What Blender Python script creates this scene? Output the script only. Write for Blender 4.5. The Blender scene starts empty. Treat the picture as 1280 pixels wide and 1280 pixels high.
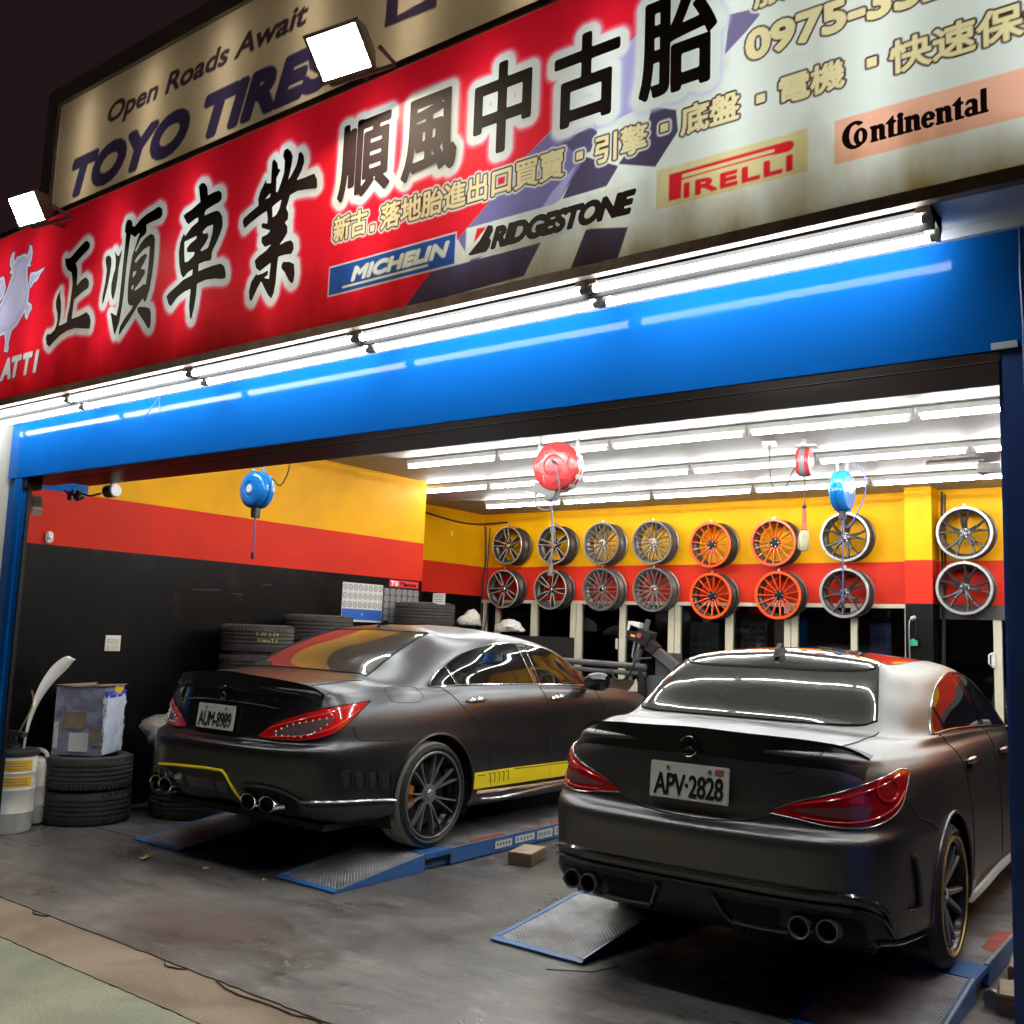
import bpy, bmesh, math, random
import numpy as np
from mathutils import Vector, Matrix
from mathutils.bvhtree import BVHTree
random.seed(7); np.random.seed(7)
PI = math.pi
scene = bpy.context.scene
COL = scene.collection

# ------------------------------------------------------------------ camera
cam_data = bpy.data.cameras.new('camera')
cam_data.sensor_width = 36.0; cam_data.sensor_fit = 'HORIZONTAL'
cam_data.lens = 34.642
cam_data.clip_start = 0.05; cam_data.clip_end = 400
cam = bpy.data.objects.new('camera', cam_data); COL.objects.link(cam)
cam.matrix_world = Matrix(((0.80054879, 0.04463666, 0.59760288, 0.0),
                           (0.59810685, -0.12155075, -0.79214494, 0.0),
                           (0.03728037, 0.99158105, -0.1240048, 1.55),
                           (0, 0, 0, 1)))
scene.camera = cam

# ------------------------------------------------------------------ world: a dark, slightly purple city night
world = bpy.data.worlds.new('World'); scene.world = world; world.use_nodes = True
wn = world.node_tree.nodes; wl = world.node_tree.links
bg = wn['Background']
sky = wn.new('ShaderNodeTexSky'); sky.sky_type = 'NISHITA'; sky.sun_disc = False
sky.sun_elevation = math.radians(-8); sky.sun_rotation = math.radians(40)
mixs = wn.new('ShaderNodeMix'); mixs.data_type = 'RGBA'; mixs.inputs[0].default_value = 0.94
mixs.inputs[7].default_value = (0.30, 0.15, 0.17, 1)
wl.new(sky.outputs[0], mixs.inputs[6]); wl.new(mixs.outputs[2], bg.inputs[0])
bg.inputs[1].default_value = 0.022

# ------------------------------------------------------------------ render look
scene.view_settings.view_transform = 'Standard'; scene.view_settings.look = 'None'
scene.view_settings.exposure = 1.25; scene.view_settings.gamma = 1.0
scene.render.engine = 'CYCLES'
scene.cycles.use_denoising = True
try: scene.cycles.denoiser = 'OPENIMAGEDENOISE'
except Exception: pass
scene.cycles.max_bounces = 6; scene.cycles.diffuse_bounces = 4; scene.cycles.glossy_bounces = 3
scene.cycles.transmission_bounces = 4; scene.cycles.transparent_max_bounces = 6
scene.cycles.sample_clamp_indirect = 6.0; scene.cycles.caustics_reflective = False; scene.cycles.caustics_refractive = False
scene.cycles.use_light_tree = True
scene.cycles.use_adaptive_sampling = True; scene.cycles.adaptive_threshold = 0.015

TUBE = 38.0      # radiance of the fluorescent tubes

# ------------------------------------------------------------------ materials
MATS = {}
def mat(name, col=(.5,.5,.5), rough=.5, metal=0., spec=.5, coat=0., coat_rough=.05, vary=0., vscale=6., bump=0., bscale=40., emit=None, estr=0., rvary=0., stretch=None, trans=0., ior=1.5, dirt=None):
    if name in MATS: return MATS[name]
    m = bpy.data.materials.new(name); m.use_nodes = True; MATS[name] = m
    nt = m.node_tree; N = nt.nodes; L = nt.links
    b = N['Principled BSDF']
    b.inputs['Base Color'].default_value = (*col, 1); b.inputs['Roughness'].default_value = rough
    b.inputs['Metallic'].default_value = metal; b.inputs['Specular IOR Level'].default_value = spec
    b.inputs['Coat Weight'].default_value = coat; b.inputs['Coat Roughness'].default_value = coat_rough
    b.inputs['Transmission Weight'].default_value = trans; b.inputs['IOR'].default_value = ior
    if emit: b.inputs['Emission Color'].default_value = (*emit, 1); b.inputs['Emission Strength'].default_value = estr
    vec = None
    if vary or bump or rvary or dirt:
        tc = N.new('ShaderNodeTexCoord'); vec = tc.outputs['Object']
        if stretch:
            mp = N.new('ShaderNodeMapping'); mp.inputs['Scale'].default_value = stretch
            L.new(vec, mp.inputs[0]); vec = mp.outputs[0]
    if vary or rvary:
        n = N.new('ShaderNodeTexNoise'); n.inputs['Scale'].default_value = vscale; n.inputs['Detail'].default_value = 7; n.inputs['Roughness'].default_value = .62
        L.new(vec, n.inputs['Vector'])
        if vary:
            mr = N.new('ShaderNodeMapRange'); mr.inputs[1].default_value = .3; mr.inputs[2].default_value = .7
            mr.inputs[3].default_value = 1 - vary; mr.inputs[4].default_value = 1 + vary
            L.new(n.outputs['Fac'], mr.inputs[0])
            mx = N.new('ShaderNodeMix'); mx.data_type = 'RGBA'; mx.blend_type = 'MULTIPLY'; mx.inputs[0].default_value = 1
            mx.inputs[6].default_value = (*col, 1); L.new(mr.outputs[0], mx.inputs[7]); out = mx.outputs[2]
            if dirt:
                n2 = N.new('ShaderNodeTexNoise'); n2.inputs['Scale'].default_value = dirt[1]; n2.inputs['Detail'].default_value = 8; n2.inputs['Roughness'].default_value = .7
                L.new(vec, n2.inputs['Vector'])
                r2 = N.new('ShaderNodeMapRange'); r2.inputs[1].default_value = dirt[2]; r2.inputs[2].default_value = dirt[2] + .18; L.new(n2.outputs['Fac'], r2.inputs[0])
                md = N.new('ShaderNodeMix'); md.data_type = 'RGBA'; L.new(r2.outputs[0], md.inputs[0]); L.new(out, md.inputs[6]); md.inputs[7].default_value = (*dirt[0], 1); out = md.outputs[2]
            L.new(out, b.inputs['Base Color'])
        if rvary:
            m2 = N.new('ShaderNodeMapRange'); m2.inputs[1].default_value = .3; m2.inputs[2].default_value = .7
            m2.inputs[3].default_value = max(.02, rough - rvary); m2.inputs[4].default_value = min(1, rough + rvary)
            L.new(n.outputs['Fac'], m2.inputs[0]); L.new(m2.outputs[0], b.inputs['Roughness'])
    if bump:
        nb = N.new('ShaderNodeTexNoise'); nb.inputs['Scale'].default_value = bscale; nb.inputs['Detail'].default_value = 4
        L.new(vec, nb.inputs['Vector'])
        bp = N.new('ShaderNodeBump'); bp.inputs['Strength'].default_value = bump; bp.inputs['Distance'].default_value = .01
        L.new(nb.outputs['Fac'], bp.inputs['Height']); L.new(bp.outputs[0], b.inputs['Normal'])
    return m

M = {}
def setup_materials():
    M['yellow'] = mat('yellow_wall_paint', (.80,.375,.003), .5, spec=.10, vary=.10, vscale=1.4, bump=.10, bscale=30, rvary=.08)
    M['red'] = mat('red_wall_paint', (.62,.030,.013), .5, spec=.10, vary=.10, vscale=1.4, bump=.10, bscale=30, rvary=.08)
    M['black_wall'] = mat('black_wall_paint', (.0028,.0025,.0026), .38, spec=.14, vary=.3, vscale=1.6, bump=.12, bscale=25, rvary=.1, dirt=((.020,.017,.018), 2.6, .57))
    M['ceiling'] = mat('white_ceiling_paint', (.27,.256,.236), .6, vary=.10, vscale=3., bump=.5, bscale=14, stretch=(1,5,1))
    M['beam_blue'] = mat('glossy_blue_paint', (.004,.095,.37), .085, spec=.07, vary=.06, vscale=1.5, bump=.05, bscale=18, rvary=.05)
    M['post_blue'] = mat('dull_blue_paint', (.03,.075,.27), .4, vary=.2, vscale=3, bump=.15, bscale=25)
    M['black_metal'] = mat('black_painted_metal', (.008,.007,.008), .4, spec=.25, vary=.2, bump=.08, bscale=12, stretch=(.3,3,3))
    M['soffit'] = mat('pale_soffit_paint', (.52,.55,.60), .42, vary=.1, vscale=4)
    M['beige_tile'] = mat('beige_tile', (.55,.50,.42), .4, vary=.08, vscale=3)
    M['cream_frame'] = mat('cream_window_frame', (.62,.58,.44), .4, vary=.06, vscale=5)
    M['dark_glass'] = mat('dark_window_glass', (.008,.008,.012), .06, spec=.4)
    M['white_plastic'] = mat('white_plastic', (.75,.74,.70), .4, vary=.05)
    M['grey_plastic'] = mat('grey_plastic', (.22,.22,.22), .45)
    M['dark_plastic'] = mat('dark_plastic', (.025,.025,.027), .45)
    M['enamel_grey'] = mat('darkened_enamel', (.016,.016,.016), .6, spec=.08, vary=.3, vscale=7)  # pale housing darkened in colour to offset the glare of its tubes
    M['enamel'] = mat('white_enamel', (.36,.36,.34), .3, vary=.12, vscale=7)
    M['fit_end'] = mat('tube_cap_metal', (.42,.41,.38), .5)
    M['tube_out'] = mat('lit_outdoor_tube', (1,1,1), .5, emit=(.97,1.0,.98), estr=19.)
    M['tube'] = mat('lit_fluorescent_tube', (1,1,1), .5, emit=(.97,1.0,.98), estr=TUBE)
    M['sign_tube'] = mat('sign_inner_tube', (1,1,1), .5, emit=(1.,1.0,.95), estr=5.0)
    M['flood'] = mat('lit_floodlight_glass', (1,1,1), .5, emit=(1.,.84,.62), estr=230.)
    M['sign_frame'] = mat('rusty_sign_frame', (.11,.07,.05), .6, vary=.5, vscale=9, bump=.2)
    M['grey_frame'] = mat('dull_sign_frame', (.28,.25,.24), .5, vary=.25, vscale=4)
    M['ink'] = mat('black_vinyl', (.022,.012,.014), .7, spec=.1)
    M['ink_brown'] = mat('dark_maroon_vinyl', (.06,.012,.014), .5)
    M['ink_blue'] = mat('navy_vinyl', (.035,.03,.085), .5)
    M['cream_ink'] = mat('cream_vinyl', (.66,.60,.36), .5)
    M['white_ink'] = mat('white_vinyl', (.66,.72,.70), .5)
    M['red_ink'] = mat('red_vinyl', (.75,.03,.035), .5)
    M['logo_blue'] = mat('blue_vinyl', (.02,.09,.36), .45)
    M['logo_cream'] = mat('pale_yellow_vinyl', (.60,.55,.28), .5)
    M['logo_peach'] = mat('peach_vinyl', (.78,.42,.30), .5)
    M['logo_white'] = mat('logo_white_vinyl', (.62,.68,.66), .5)
    M['chrome_letter'] = mat('silver_letter', (.55,.57,.66), .22, metal=.7)
    M['satin'] = mat('satin_black_car_paint', (.090,.091,.096), .28, metal=.92, spec=.5)
    M['satin2'] = mat('satin_charcoal_car_paint', (.155,.154,.155), .36, metal=.92, spec=.5)
    M['gloss_black'] = mat('gloss_black', (.008,.008,.009), .06, spec=.7, coat=.6, coat_rough=.03)
    M['spoiler'] = mat('satin_black_spoiler', (.008,.008,.008), .42, spec=.25)
    M['side_glass'] = mat('tinted_side_glass', (.006,.007,.007), .03, spec=.35)
    M['car_glass'] = mat('dark_car_glass', (.045,.043,.040), .04, spec=.7, coat=.35, coat_rough=.02)  # grey base colour stands in for hazy ceiling reflection in the glass
    M['chrome'] = mat('chrome', (.75,.75,.76), .12, metal=1.)
    M['badge'] = mat('black_chrome', (.10,.10,.10), .15, metal=1.)
    M['dark_chrome'] = mat('dark_chrome', (.28,.27,.27), .2, metal=1.)
    M['gap'] = mat('panel_gap', (.004,.004,.004), .8)
    M['under'] = mat('car_underside', (.01,.01,.01), .7)
    M['lamp_red'] = mat('red_lamp_lens', (.78,.010,.012), .08, spec=.7, coat=.8, coat_rough=.03)
    M['lamp_dark'] = mat('dark_red_lamp_lens', (.42,.006,.010), .07, spec=.7, coat=.8, coat_rough=.03)
    M['lamp_smoke'] = mat('smoked_lamp_lens', (.20,.07,.075), .1, spec=.7, coat=.8)
    M['lamp_guide'] = mat('bright_red_light_guide', (.95,.10,.09), .1, spec=.7, coat=.5)
    M['lamp_clear'] = mat('clear_lamp_lens', (.17,.12,.12), .12, spec=.7, coat=.8)
    M['plate'] = mat('white_number_plate', (.62,.62,.56), .35)
    M['plate_ink'] = mat('plate_black', (.01,.01,.01), .4)
    M['yellow_trim'] = mat('yellow_trim', (.90,.70,.01), .35)
    M['gold'] = mat('gold_rim_line', (.60,.40,.10), .3, metal=.5)
    M['tyre'] = mat('tyre_rubber', (.022,.021,.020), .7, vary=.25, vscale=9, bump=.15, bscale=60)
    M['tyre_dusty'] = mat('dusty_tyre_tread', (.46,.43,.37), .85, vary=.2, vscale=12, bump=.3, bscale=80)
    M['tyre_old'] = mat('old_tyre_rubber', (.050,.043,.040), .75, vary=.35, vscale=7, bump=.4, bscale=45)
    M['rim_dark'] = mat('dark_grey_rim', (.24,.23,.22), .3, metal=.5)
    M['rim_black'] = mat('black_rim', (.02,.02,.022), .22, metal=.4)
    M['brake'] = mat('brake_disc', (.05,.05,.05), .4, metal=.8)
    M['caliper'] = mat('orange_caliper', (.55,.16,.02), .4)
    M['lift_blue'] = mat('blue_lift_paint', (.035,.13,.36), .4, vary=.25, vscale=7, bump=.1, dirt=((.10,.10,.11), 5., .60))
    M['edge_steel'] = mat('worn_steel_edge', (.45,.46,.48), .35, metal=.7, vary=.2, vscale=10)
    M['rust_red'] = mat('worn_red_paint', (.38,.07,.045), .6, vary=.3, vscale=12)
    M['wood'] = mat('weathered_wood', (.16,.11,.07), .75, vary=.35, vscale=9, stretch=(1,8,8), bump=.3, bscale=30)
    M['wood_top'] = mat('dusty_wood_top', (.38,.30,.20), .8, vary=.25, vscale=8)
    M['reel_red'] = mat('red_reel_plastic', (.58,.05,.055), .25, spec=.6)
    M['reel_blue'] = mat('blue_reel_plastic', (.01,.19,.62), .2, spec=.6)
    M['hose_blue'] = mat('blue_rubber_hose', (.09,.10,.30), .45)
    M['hose_grey'] = mat('grey_hose', (.20,.21,.24), .45)
    M['steel'] = mat('bracket_steel', (.33,.32,.31), .35, metal=.8)
    M['cable'] = mat('black_cable', (.02,.02,.02), .5)
    M['orange_plastic'] = mat('rusty_orange_plastic', (.42,.10,.03), .5, vary=.2)
    M['cage'] = mat('pale_lamp_cage', (.50,.46,.30), .5, vary=.2)
    M['a_face'] = mat('machined_rim_face', (.50,.43,.37), .25, metal=.35)
    M['a_black'] = mat('gloss_black_rim', (.010,.009,.010), .45, spec=.2)
    M['b_grey'] = mat('graphite_rim', (.17,.16,.155), .3, metal=.3)
    M['c_orange'] = mat('orange_rim', (.80,.085,.010), .3, coat=.2)
    M['d_dark'] = mat('gunmetal_rim', (.022,.021,.023), .35)
    M['d_lip'] = mat('polished_rim_lip', (.42,.41,.41), .25, metal=.5)
    M['barrel'] = mat('dark_rim_barrel', (.075,.062,.055), .38, metal=.5)
    M['barrel_g'] = mat('grey_rim_barrel', (.17,.15,.13), .38, metal=.6)
    M['paper'] = mat('white_poster_paper', (.66,.66,.62), .4)
    M['paper_dark'] = mat('dark_poster_paper', (.10,.10,.105), .4)
    M['paper_blue'] = mat('blue_poster_paper', (.03,.12,.48), .4)
    M['print_grey'] = mat('grey_print', (.18,.18,.19), .5)
    M['print_light'] = mat('light_print', (.42,.42,.43), .5)
    M['drum_white'] = mat('milky_plastic', (.62,.60,.54), .4, vary=.12, vscale=5)
    M['label_yellow'] = mat('yellow_label', (.75,.42,.02), .4)
    M['silver_panel'] = mat('silver_painted_panel', (.62,.62,.60), .25, metal=.2)
    M['carton'] = mat('worn_carton', (.26,.19,.13), .8, vary=.3, vscale=8)
    M['bag_white'] = mat('crumpled_white_plastic', (.55,.60,.72), .3, vary=.1, bump=.9, bscale=9)
    M['bag_blue'] = mat('blue_printed_plastic', (.27,.27,.36), .3, vary=.5, vscale=7, bump=.9, bscale=12, dirt=((.12,.085,.07), 6., .52))
    M['bag_grey'] = mat('grey_plastic_sheet', (.30,.27,.25), .3, vary=.3, bump=.9, bscale=8)
    M['bag_pale'] = mat('pale_plastic_bag', (.48,.46,.42), .45, vary=.1, bump=.8, bscale=14)
    M['leaf'] = mat('dry_yellow_leaf', (.55,.36,.10), .7, vary=.2)
    M['chalk'] = mat('yellow_chalk', (.68,.70,.06), .7)
    M['green_tag'] = mat('green_plastic', (.03,.35,.16), .4)
    M['machine'] = mat('machine_grey', (.10,.10,.105), .4, vary=.15)
    M['machine_dark'] = mat('machine_black', (.02,.02,.022), .4)
    M['brass'] = mat('brass_fitting', (.42,.32,.16), .3, metal=.8)
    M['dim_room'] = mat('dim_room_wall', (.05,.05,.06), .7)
    M['maroon'] = mat('maroon_cloth', (.06,.02,.03), .7)

def floor_material():
    m = bpy.data.materials.new('stained_rubber_floor'); m.use_nodes = True; N = m.node_tree.nodes; L = m.node_tree.links
    b = N['Principled BSDF']; tc = N.new('ShaderNodeTexCoord'); V = tc.outputs['Object']
    def noise(s, d=8, r=.62, v=V, dist=0.):
        n = N.new('ShaderNodeTexNoise'); n.inputs['Scale'].default_value = s; n.inputs['Detail'].default_value = d; n.inputs['Roughness'].default_value = r
        n.inputs['Distortion'].default_value = dist; L.new(v, n.inputs['Vector']); return n.outputs['Fac']
    def ramp(f, a, c):
        r = N.new('ShaderNodeMapRange'); r.inputs[1].default_value = a; r.inputs[2].default_value = c; L.new(f, r.inputs[0]); return r.outputs[0]
    def mix(f, a, c, bt='MIX'):
        x = N.new('ShaderNodeMix'); x.data_type = 'RGBA'; x.blend_type = bt
        if isinstance(f, float): x.inputs[0].default_value = f
        else: L.new(f, x.inputs[0])
        for i, q in ((6, a), (7, c)):
            if isinstance(q, tuple): x.inputs[i].default_value = (*q, 1)
            else: L.new(q, x.inputs[i])
        return x.outputs[2]
    mp = N.new('ShaderNodeMapping'); mp.inputs['Scale'].default_value = (.8, 3.0, 1); mp.inputs['Rotation'].default_value = (0, 0, .18); L.new(V, mp.inputs[0]); SV = mp.outputs[0]
    c = mix(ramp(noise(.9, dist=.5), .36, .66), (.072,.062,.058), (.175,.163,.156))
    c = mix(ramp(noise(2.0, 12, .74, SV, .6), .47, .66), c, (.050,.043,.042))
    c = mix(ramp(noise(7., 10, .72, SV, .8), .56, .74), c, (.20,.187,.18))
    c = mix(ramp(noise(2.2, 10, .75, SV, 1.2), .56, .76), c, (.28,.265,.255))
    c = mix(ramp(noise(.5), .56, .74), c, (.105,.070,.060))
    c = mix(ramp(noise(46, 4), .60, .72), c, (.045,.040,.038))
    mp2 = N.new('ShaderNodeMapping'); mp2.inputs['Scale'].default_value = (14, 2.0, 1); mp2.inputs['Rotation'].default_value = (0, 0, -.12); L.new(V, mp2.inputs[0])
    c = mix(ramp(noise(1.3, 6, .6, mp2.outputs[0], .4), .62, .76), c, (.060,.053,.051))
    L.new(c, b.inputs['Base Color'])
    r = N.new('ShaderNodeMapRange'); r.inputs[1].default_value = .35; r.inputs[2].default_value = .65; r.inputs[3].default_value = .24; r.inputs[4].default_value = .52
    L.new(noise(1.7, dist=.4), r.inputs[0]); L.new(r.outputs[0], b.inputs['Roughness'])
    bp = N.new('ShaderNodeBump'); bp.inputs['Strength'].default_value = .25; bp.inputs['Distance'].default_value = .01
    L.new(noise(22, 6), bp.inputs['Height']); L.new(bp.outputs[0], b.inputs['Normal'])
    return m

def speckle_material(name, c1, c2, c3, s1=2., s2=140., rough=.85):
    m = bpy.data.materials.new(name); m.use_nodes = True; N = m.node_tree.nodes; L = m.node_tree.links
    b = N['Principled BSDF']; b.inputs['Roughness'].default_value = rough; tc = N.new('ShaderNodeTexCoord')
    n1 = N.new('ShaderNodeTexNoise'); n1.inputs['Scale'].default_value = s1; n1.inputs['Detail'].default_value = 8; n1.inputs['Distortion'].default_value = .8
    n2 = N.new('ShaderNodeTexNoise'); n2.inputs['Scale'].default_value = s2; n2.inputs['Detail'].default_value = 3
    L.new(tc.outputs['Object'], n1.inputs['Vector']); L.new(tc.outputs['Object'], n2.inputs['Vector'])
    r1 = N.new('ShaderNodeMapRange'); r1.inputs[1].default_value = .38; r1.inputs[2].default_value = .62; L.new(n1.outputs['Fac'], r1.inputs[0])
    r2 = N.new('ShaderNodeMapRange'); r2.inputs[1].default_value = .45; r2.inputs[2].default_value = .7; r2.inputs[4].default_value = .6; L.new(n2.outputs['Fac'], r2.inputs[0])
    x = N.new('ShaderNodeMix'); x.data_type = 'RGBA'; L.new(r1.outputs[0], x.inputs[0]); x.inputs[6].default_value = (*c1, 1); x.inputs[7].default_value = (*c2, 1)
    y = N.new('ShaderNodeMix'); y.data_type = 'RGBA'; L.new(r2.outputs[0], y.inputs[0]); L.new(x.outputs[2], y.inputs[6]); y.inputs[7].default_value = (*c3, 1)
    L.new(y.outputs[2], b.inputs['Base Color'])
    bp = N.new('ShaderNodeBump'); bp.inputs['Strength'].default_value = .35; bp.inputs['Distance'].default_value = .006; L.new(n2.outputs['Fac'], bp.inputs['Height']); L.new(bp.outputs[0], b.inputs['Normal'])
    return m

def tread_plate_material():
    # raised diamond pattern of chequer plate (only a few pixels across in the photograph)
    m = bpy.data.materials.new('chequer_plate'); m.use_nodes = True; N = m.node_tree.nodes; L = m.node_tree.links
    b = N['Principled BSDF']; b.inputs['Metallic'].default_value = .6; b.inputs['Roughness'].default_value = .36
    tc = N.new('ShaderNodeTexCoord')
    hs = []
    for ang in (.785, -.785):
        mp = N.new('ShaderNodeMapping'); mp.inputs['Rotation'].default_value = (0, 0, ang); mp.inputs['Scale'].default_value = (1, 1, 0); L.new(tc.outputs['Object'], mp.inputs[0])
        w = N.new('ShaderNodeTexWave'); w.inputs['Scale'].default_value = 17.; w.bands_direction = 'X'; L.new(mp.outputs[0], w.inputs['Vector']); hs.append(w.outputs['Fac'])
    mul = N.new('ShaderNodeMath'); mul.operation = 'MULTIPLY'; L.new(hs[0], mul.inputs[0]); L.new(hs[1], mul.inputs[1])
    n = N.new('ShaderNodeTexNoise'); n.inputs['Scale'].default_value = 4.; n.inputs['Detail'].default_value = 8; L.new(tc.outputs['Object'], n.inputs['Vector'])
    r = N.new('ShaderNodeMapRange'); r.inputs[1].default_value = .35; r.inputs[2].default_value = .65; L.new(n.outputs['Fac'], r.inputs[0])
    x = N.new('ShaderNodeMix'); x.data_type = 'RGBA'; L.new(r.outputs[0], x.inputs[0]); x.inputs[6].default_value = (.20,.185,.18,1); x.inputs[7].default_value = (.48,.49,.52,1)
    L.new(x.outputs[2], b.inputs['Base Color'])
    bp = N.new('ShaderNodeBump'); bp.inputs['Strength'].default_value = .8; bp.inputs['Distance'].default_value = .012; L.new(mul.outputs[0], bp.inputs['Height']); L.new(bp.outputs[0], b.inputs['Normal'])
    return m

# ------------------------------------------------------------------ mesh helpers
class MB:
    def __init__(s): s.v = []; s.f = []; s.mi = []
    def add(s, vs, fs, mi=0):
        o = len(s.v); s.v += [tuple(map(float, p)) for p in vs]
        s.f += [tuple(i + o for i in f) for f in fs]; s.mi += [mi] * len(fs); return s
    def box(s, x0, x1, y0, y1, z0, z1, mi=0, bev=0.):
        if bev <= 0:
            vs = [(x,y,z) for z in (z0,z1) for y in (y0,y1) for x in (x0,x1)]
            return s.add(vs, [(0,2,3,1),(4,5,7,6),(0,1,5,4),(2,6,7,3),(0,4,6,2),(1,3,7,5)], mi)
        bm = bmesh.new(); bmesh.ops.create_cube(bm, size=1)
        for v in bm.verts: v.co = ((x0+x1)/2+v.co.x*(x1-x0), (y0+y1)/2+v.co.y*(y1-y0), (z0+z1)/2+v.co.z*(z1-z0))
        bmesh.ops.bevel(bm, geom=bm.edges[:], offset=bev, segments=2, affect='EDGES')
        bm.verts.ensure_lookup_table()
        s.add([v.co[:] for v in bm.verts], [[v.index for v in f.verts] for f in bm.faces], mi); bm.free(); return s
    def obox(s, c, ax, ay, az, mi=0):
        c = np.array(c); ax = np.array(ax); ay = np.array(ay); az = np.array(az)
        vs = [c + i*ax + j*ay + k*az for k in (-1,1) for j in (-1,1) for i in (-1,1)]
        return s.add(vs, [(0,2,3,1),(4,5,7,6),(0,1,5,4),(2,6,7,3),(0,4,6,2),(1,3,7,5)], mi)
    def bar(s, a, b, w, h, mi=0, up=(0,0,1)):
        a = np.array(a, float); b = np.array(b, float); d = b - a; l = np.linalg.norm(d); d /= l
        u = np.cross(np.array(up, float), d); n = np.linalg.norm(u)
        u = u/n if n > 1e-6 else np.array([1.,0,0])
        w_ = np.cross(d, u)
        return s.obox((a+b)/2, d*l/2, u*w/2, w_*h/2, mi)
    def tube(s, pts, r, n=8, mi=0, caps=True, closed=False):
        P = [np.array(p, float) for p in pts]; k = len(P); rs = r if hasattr(r, '__len__') else [r]*k
        rings = []; prev = None
        for i in range(k):
            if closed: t = P[(i+1) % k] - P[i-1]
            else: t = P[min(i+1,k-1)] - P[max(i-1,0)]
            t = t/(np.linalg.norm(t)+1e-12)
            if prev is None:
                u = np.cross(t, (0,0,1.)); 
                if np.linalg.norm(u) < .05: u = np.cross(t, (1.,0,0))
            else: u = prev - t*np.dot(prev, t)
            u = u/(np.linalg.norm(u)+1e-12); prev = u; w = np.cross(t, u)
            rings.append([P[i] + rs[i]*(math.cos(2*PI*j/n)*u + math.sin(2*PI*j/n)*w) for j in range(n)])
        vs = [p for rg in rings for p in rg]; fs = []
        for i in range(k if closed else k-1):
            a = i*n; b = ((i+1) % k)*n
            for j in range(n): fs.append((a+j, a+(j+1)%n, b+(j+1)%n, b+j))
        if caps and not closed: fs += [tuple(range(n))[::-1], tuple((k-1)*n+j for j in range(n))]
        return s.add(vs, fs, mi)
    def lathe(s, prof, n=48, axis='Y', c=(0,0,0), mi=0, closed=False, mis=None):
        # prof: (radius, along-axis) pairs
        k = len(prof); vs = []
        for j in range(n):
            a = 2*PI*j/n; ca, sa = math.cos(a), math.sin(a)
            for r, h in prof:
                if axis == 'Y': p = (c[0]+r*ca, c[1]+h, c[2]+r*sa)
                elif axis == 'Z': p = (c[0]+r*ca, c[1]+r*sa, c[2]+h)
                else: p = (c[0]+h, c[1]+r*ca, c[2]+r*sa)
                vs.append(p)
        o = len(s.v); s.v += vs
        for j in range(n):
            a = j*k; b = ((j+1) % n)*k
            for i in range(k if closed else k-1):
                i2 = (i+1) % k
                s.f.append((o+a+i, o+b+i, o+b+i2, o+a+i2)); s.mi.append(mis[i] if mis else mi)
        return s
    def disc(s, c, r, axis='Y', n=24, mi=0, flip=False):
        vs = []
        for j in range(n):
            a = 2*PI*j/n; u, w = r*math.cos(a), r*math.sin(a)
            vs.append((c[0]+u, c[1], c[2]+w) if axis == 'Y' else ((c[0]+u, c[1]+w, c[2]) if axis == 'Z' else (c[0], c[1]+u, c[2]+w)))
        return s.add(vs, [tuple(range(n))[::-1] if flip else tuple(range(n))], mi)
    def prism(s, poly, d0, d1, plane='XZ', mi=0):
        n = len(poly)
        def p3(q, d): return (q[0], d, q[1]) if plane == 'XZ' else ((q[0], q[1], d) if plane == 'XY' else (d, q[0], q[1]))
        vs = [p3(q, d0) for q in poly] + [p3(q, d1) for q in poly]
        fs = [tuple(range(n)), tuple(range(2*n-1, n-1, -1))] + [(i, i+n, (i+1)%n+n, (i+1)%n) for i in range(n)]
        return s.add(vs, fs, mi)
    def grid(s, G, mi=0, flip=False):
        R_, C_ = len(G), len(G[0]); vs = [p for r in G for p in r]
        fs = []
        for i in range(R_-1):
            for j in range(C_-1):
                q = (i*C_+j, i*C_+j+1, (i+1)*C_+j+1, (i+1)*C_+j)
                fs.append(q[::-1] if flip else q)
        return s.add(vs, fs, mi)
    def mesh(s, name, mats, smooth=35):
        me = bpy.data.meshes.new(name); me.from_pydata(s.v, [], s.f)
        for m in (mats if isinstance(mats, (list, tuple)) else [mats]): me.materials.append(m)
        if any(s.mi): me.polygons.foreach_set('material_index', s.mi)
        if smooth:
            me.polygons.foreach_set('use_smooth', [True]*len(me.polygons))
            try: me.set_sharp_from_angle(angle=math.radians(smooth))
            except Exception: pass
        me.update(); return me
    def build(s, name, mats, parent=None, loc=(0,0,0), rot=(0,0,0), smooth=35, fix=True):
        me = s.mesh(name, mats, smooth)
        if fix and len(s.f) < 60000:
            bm = bmesh.new(); bm.from_mesh(me); bmesh.ops.recalc_face_normals(bm, faces=bm.faces[:]); bm.to_mesh(me); bm.free()
        return place(name, me, parent, loc, rot)
def place(name, me, parent=None, loc=(0,0,0), rot=(0,0,0)):
    o = bpy.data.objects.new(name, me); COL.objects.link(o); o.location = loc; o.rotation_euler = rot
    if parent: o.parent = parent
    return o
def tag(o, label=None, cat=None, group=None, kind=None):
    if label: o['label'] = label
    if cat: o['category'] = cat
    if group: o['group'] = group
    if kind: o['kind'] = kind
    return o
def thing(name, label, cat, loc=(0,0,0), rotz=0., group=None):
    o = bpy.data.objects.new(name, None); COL.objects.link(o); o.empty_display_size = .1
    o.location = loc; o.rotation_euler = (0,0,rotz); return tag(o, label, cat, group)
def copy_tree(o, parent=None):
    c = o.copy(); COL.objects.link(c)
    if parent is not None: c.parent = parent
    for ch in list(o.children): copy_tree(ch, c)
    return c
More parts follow.
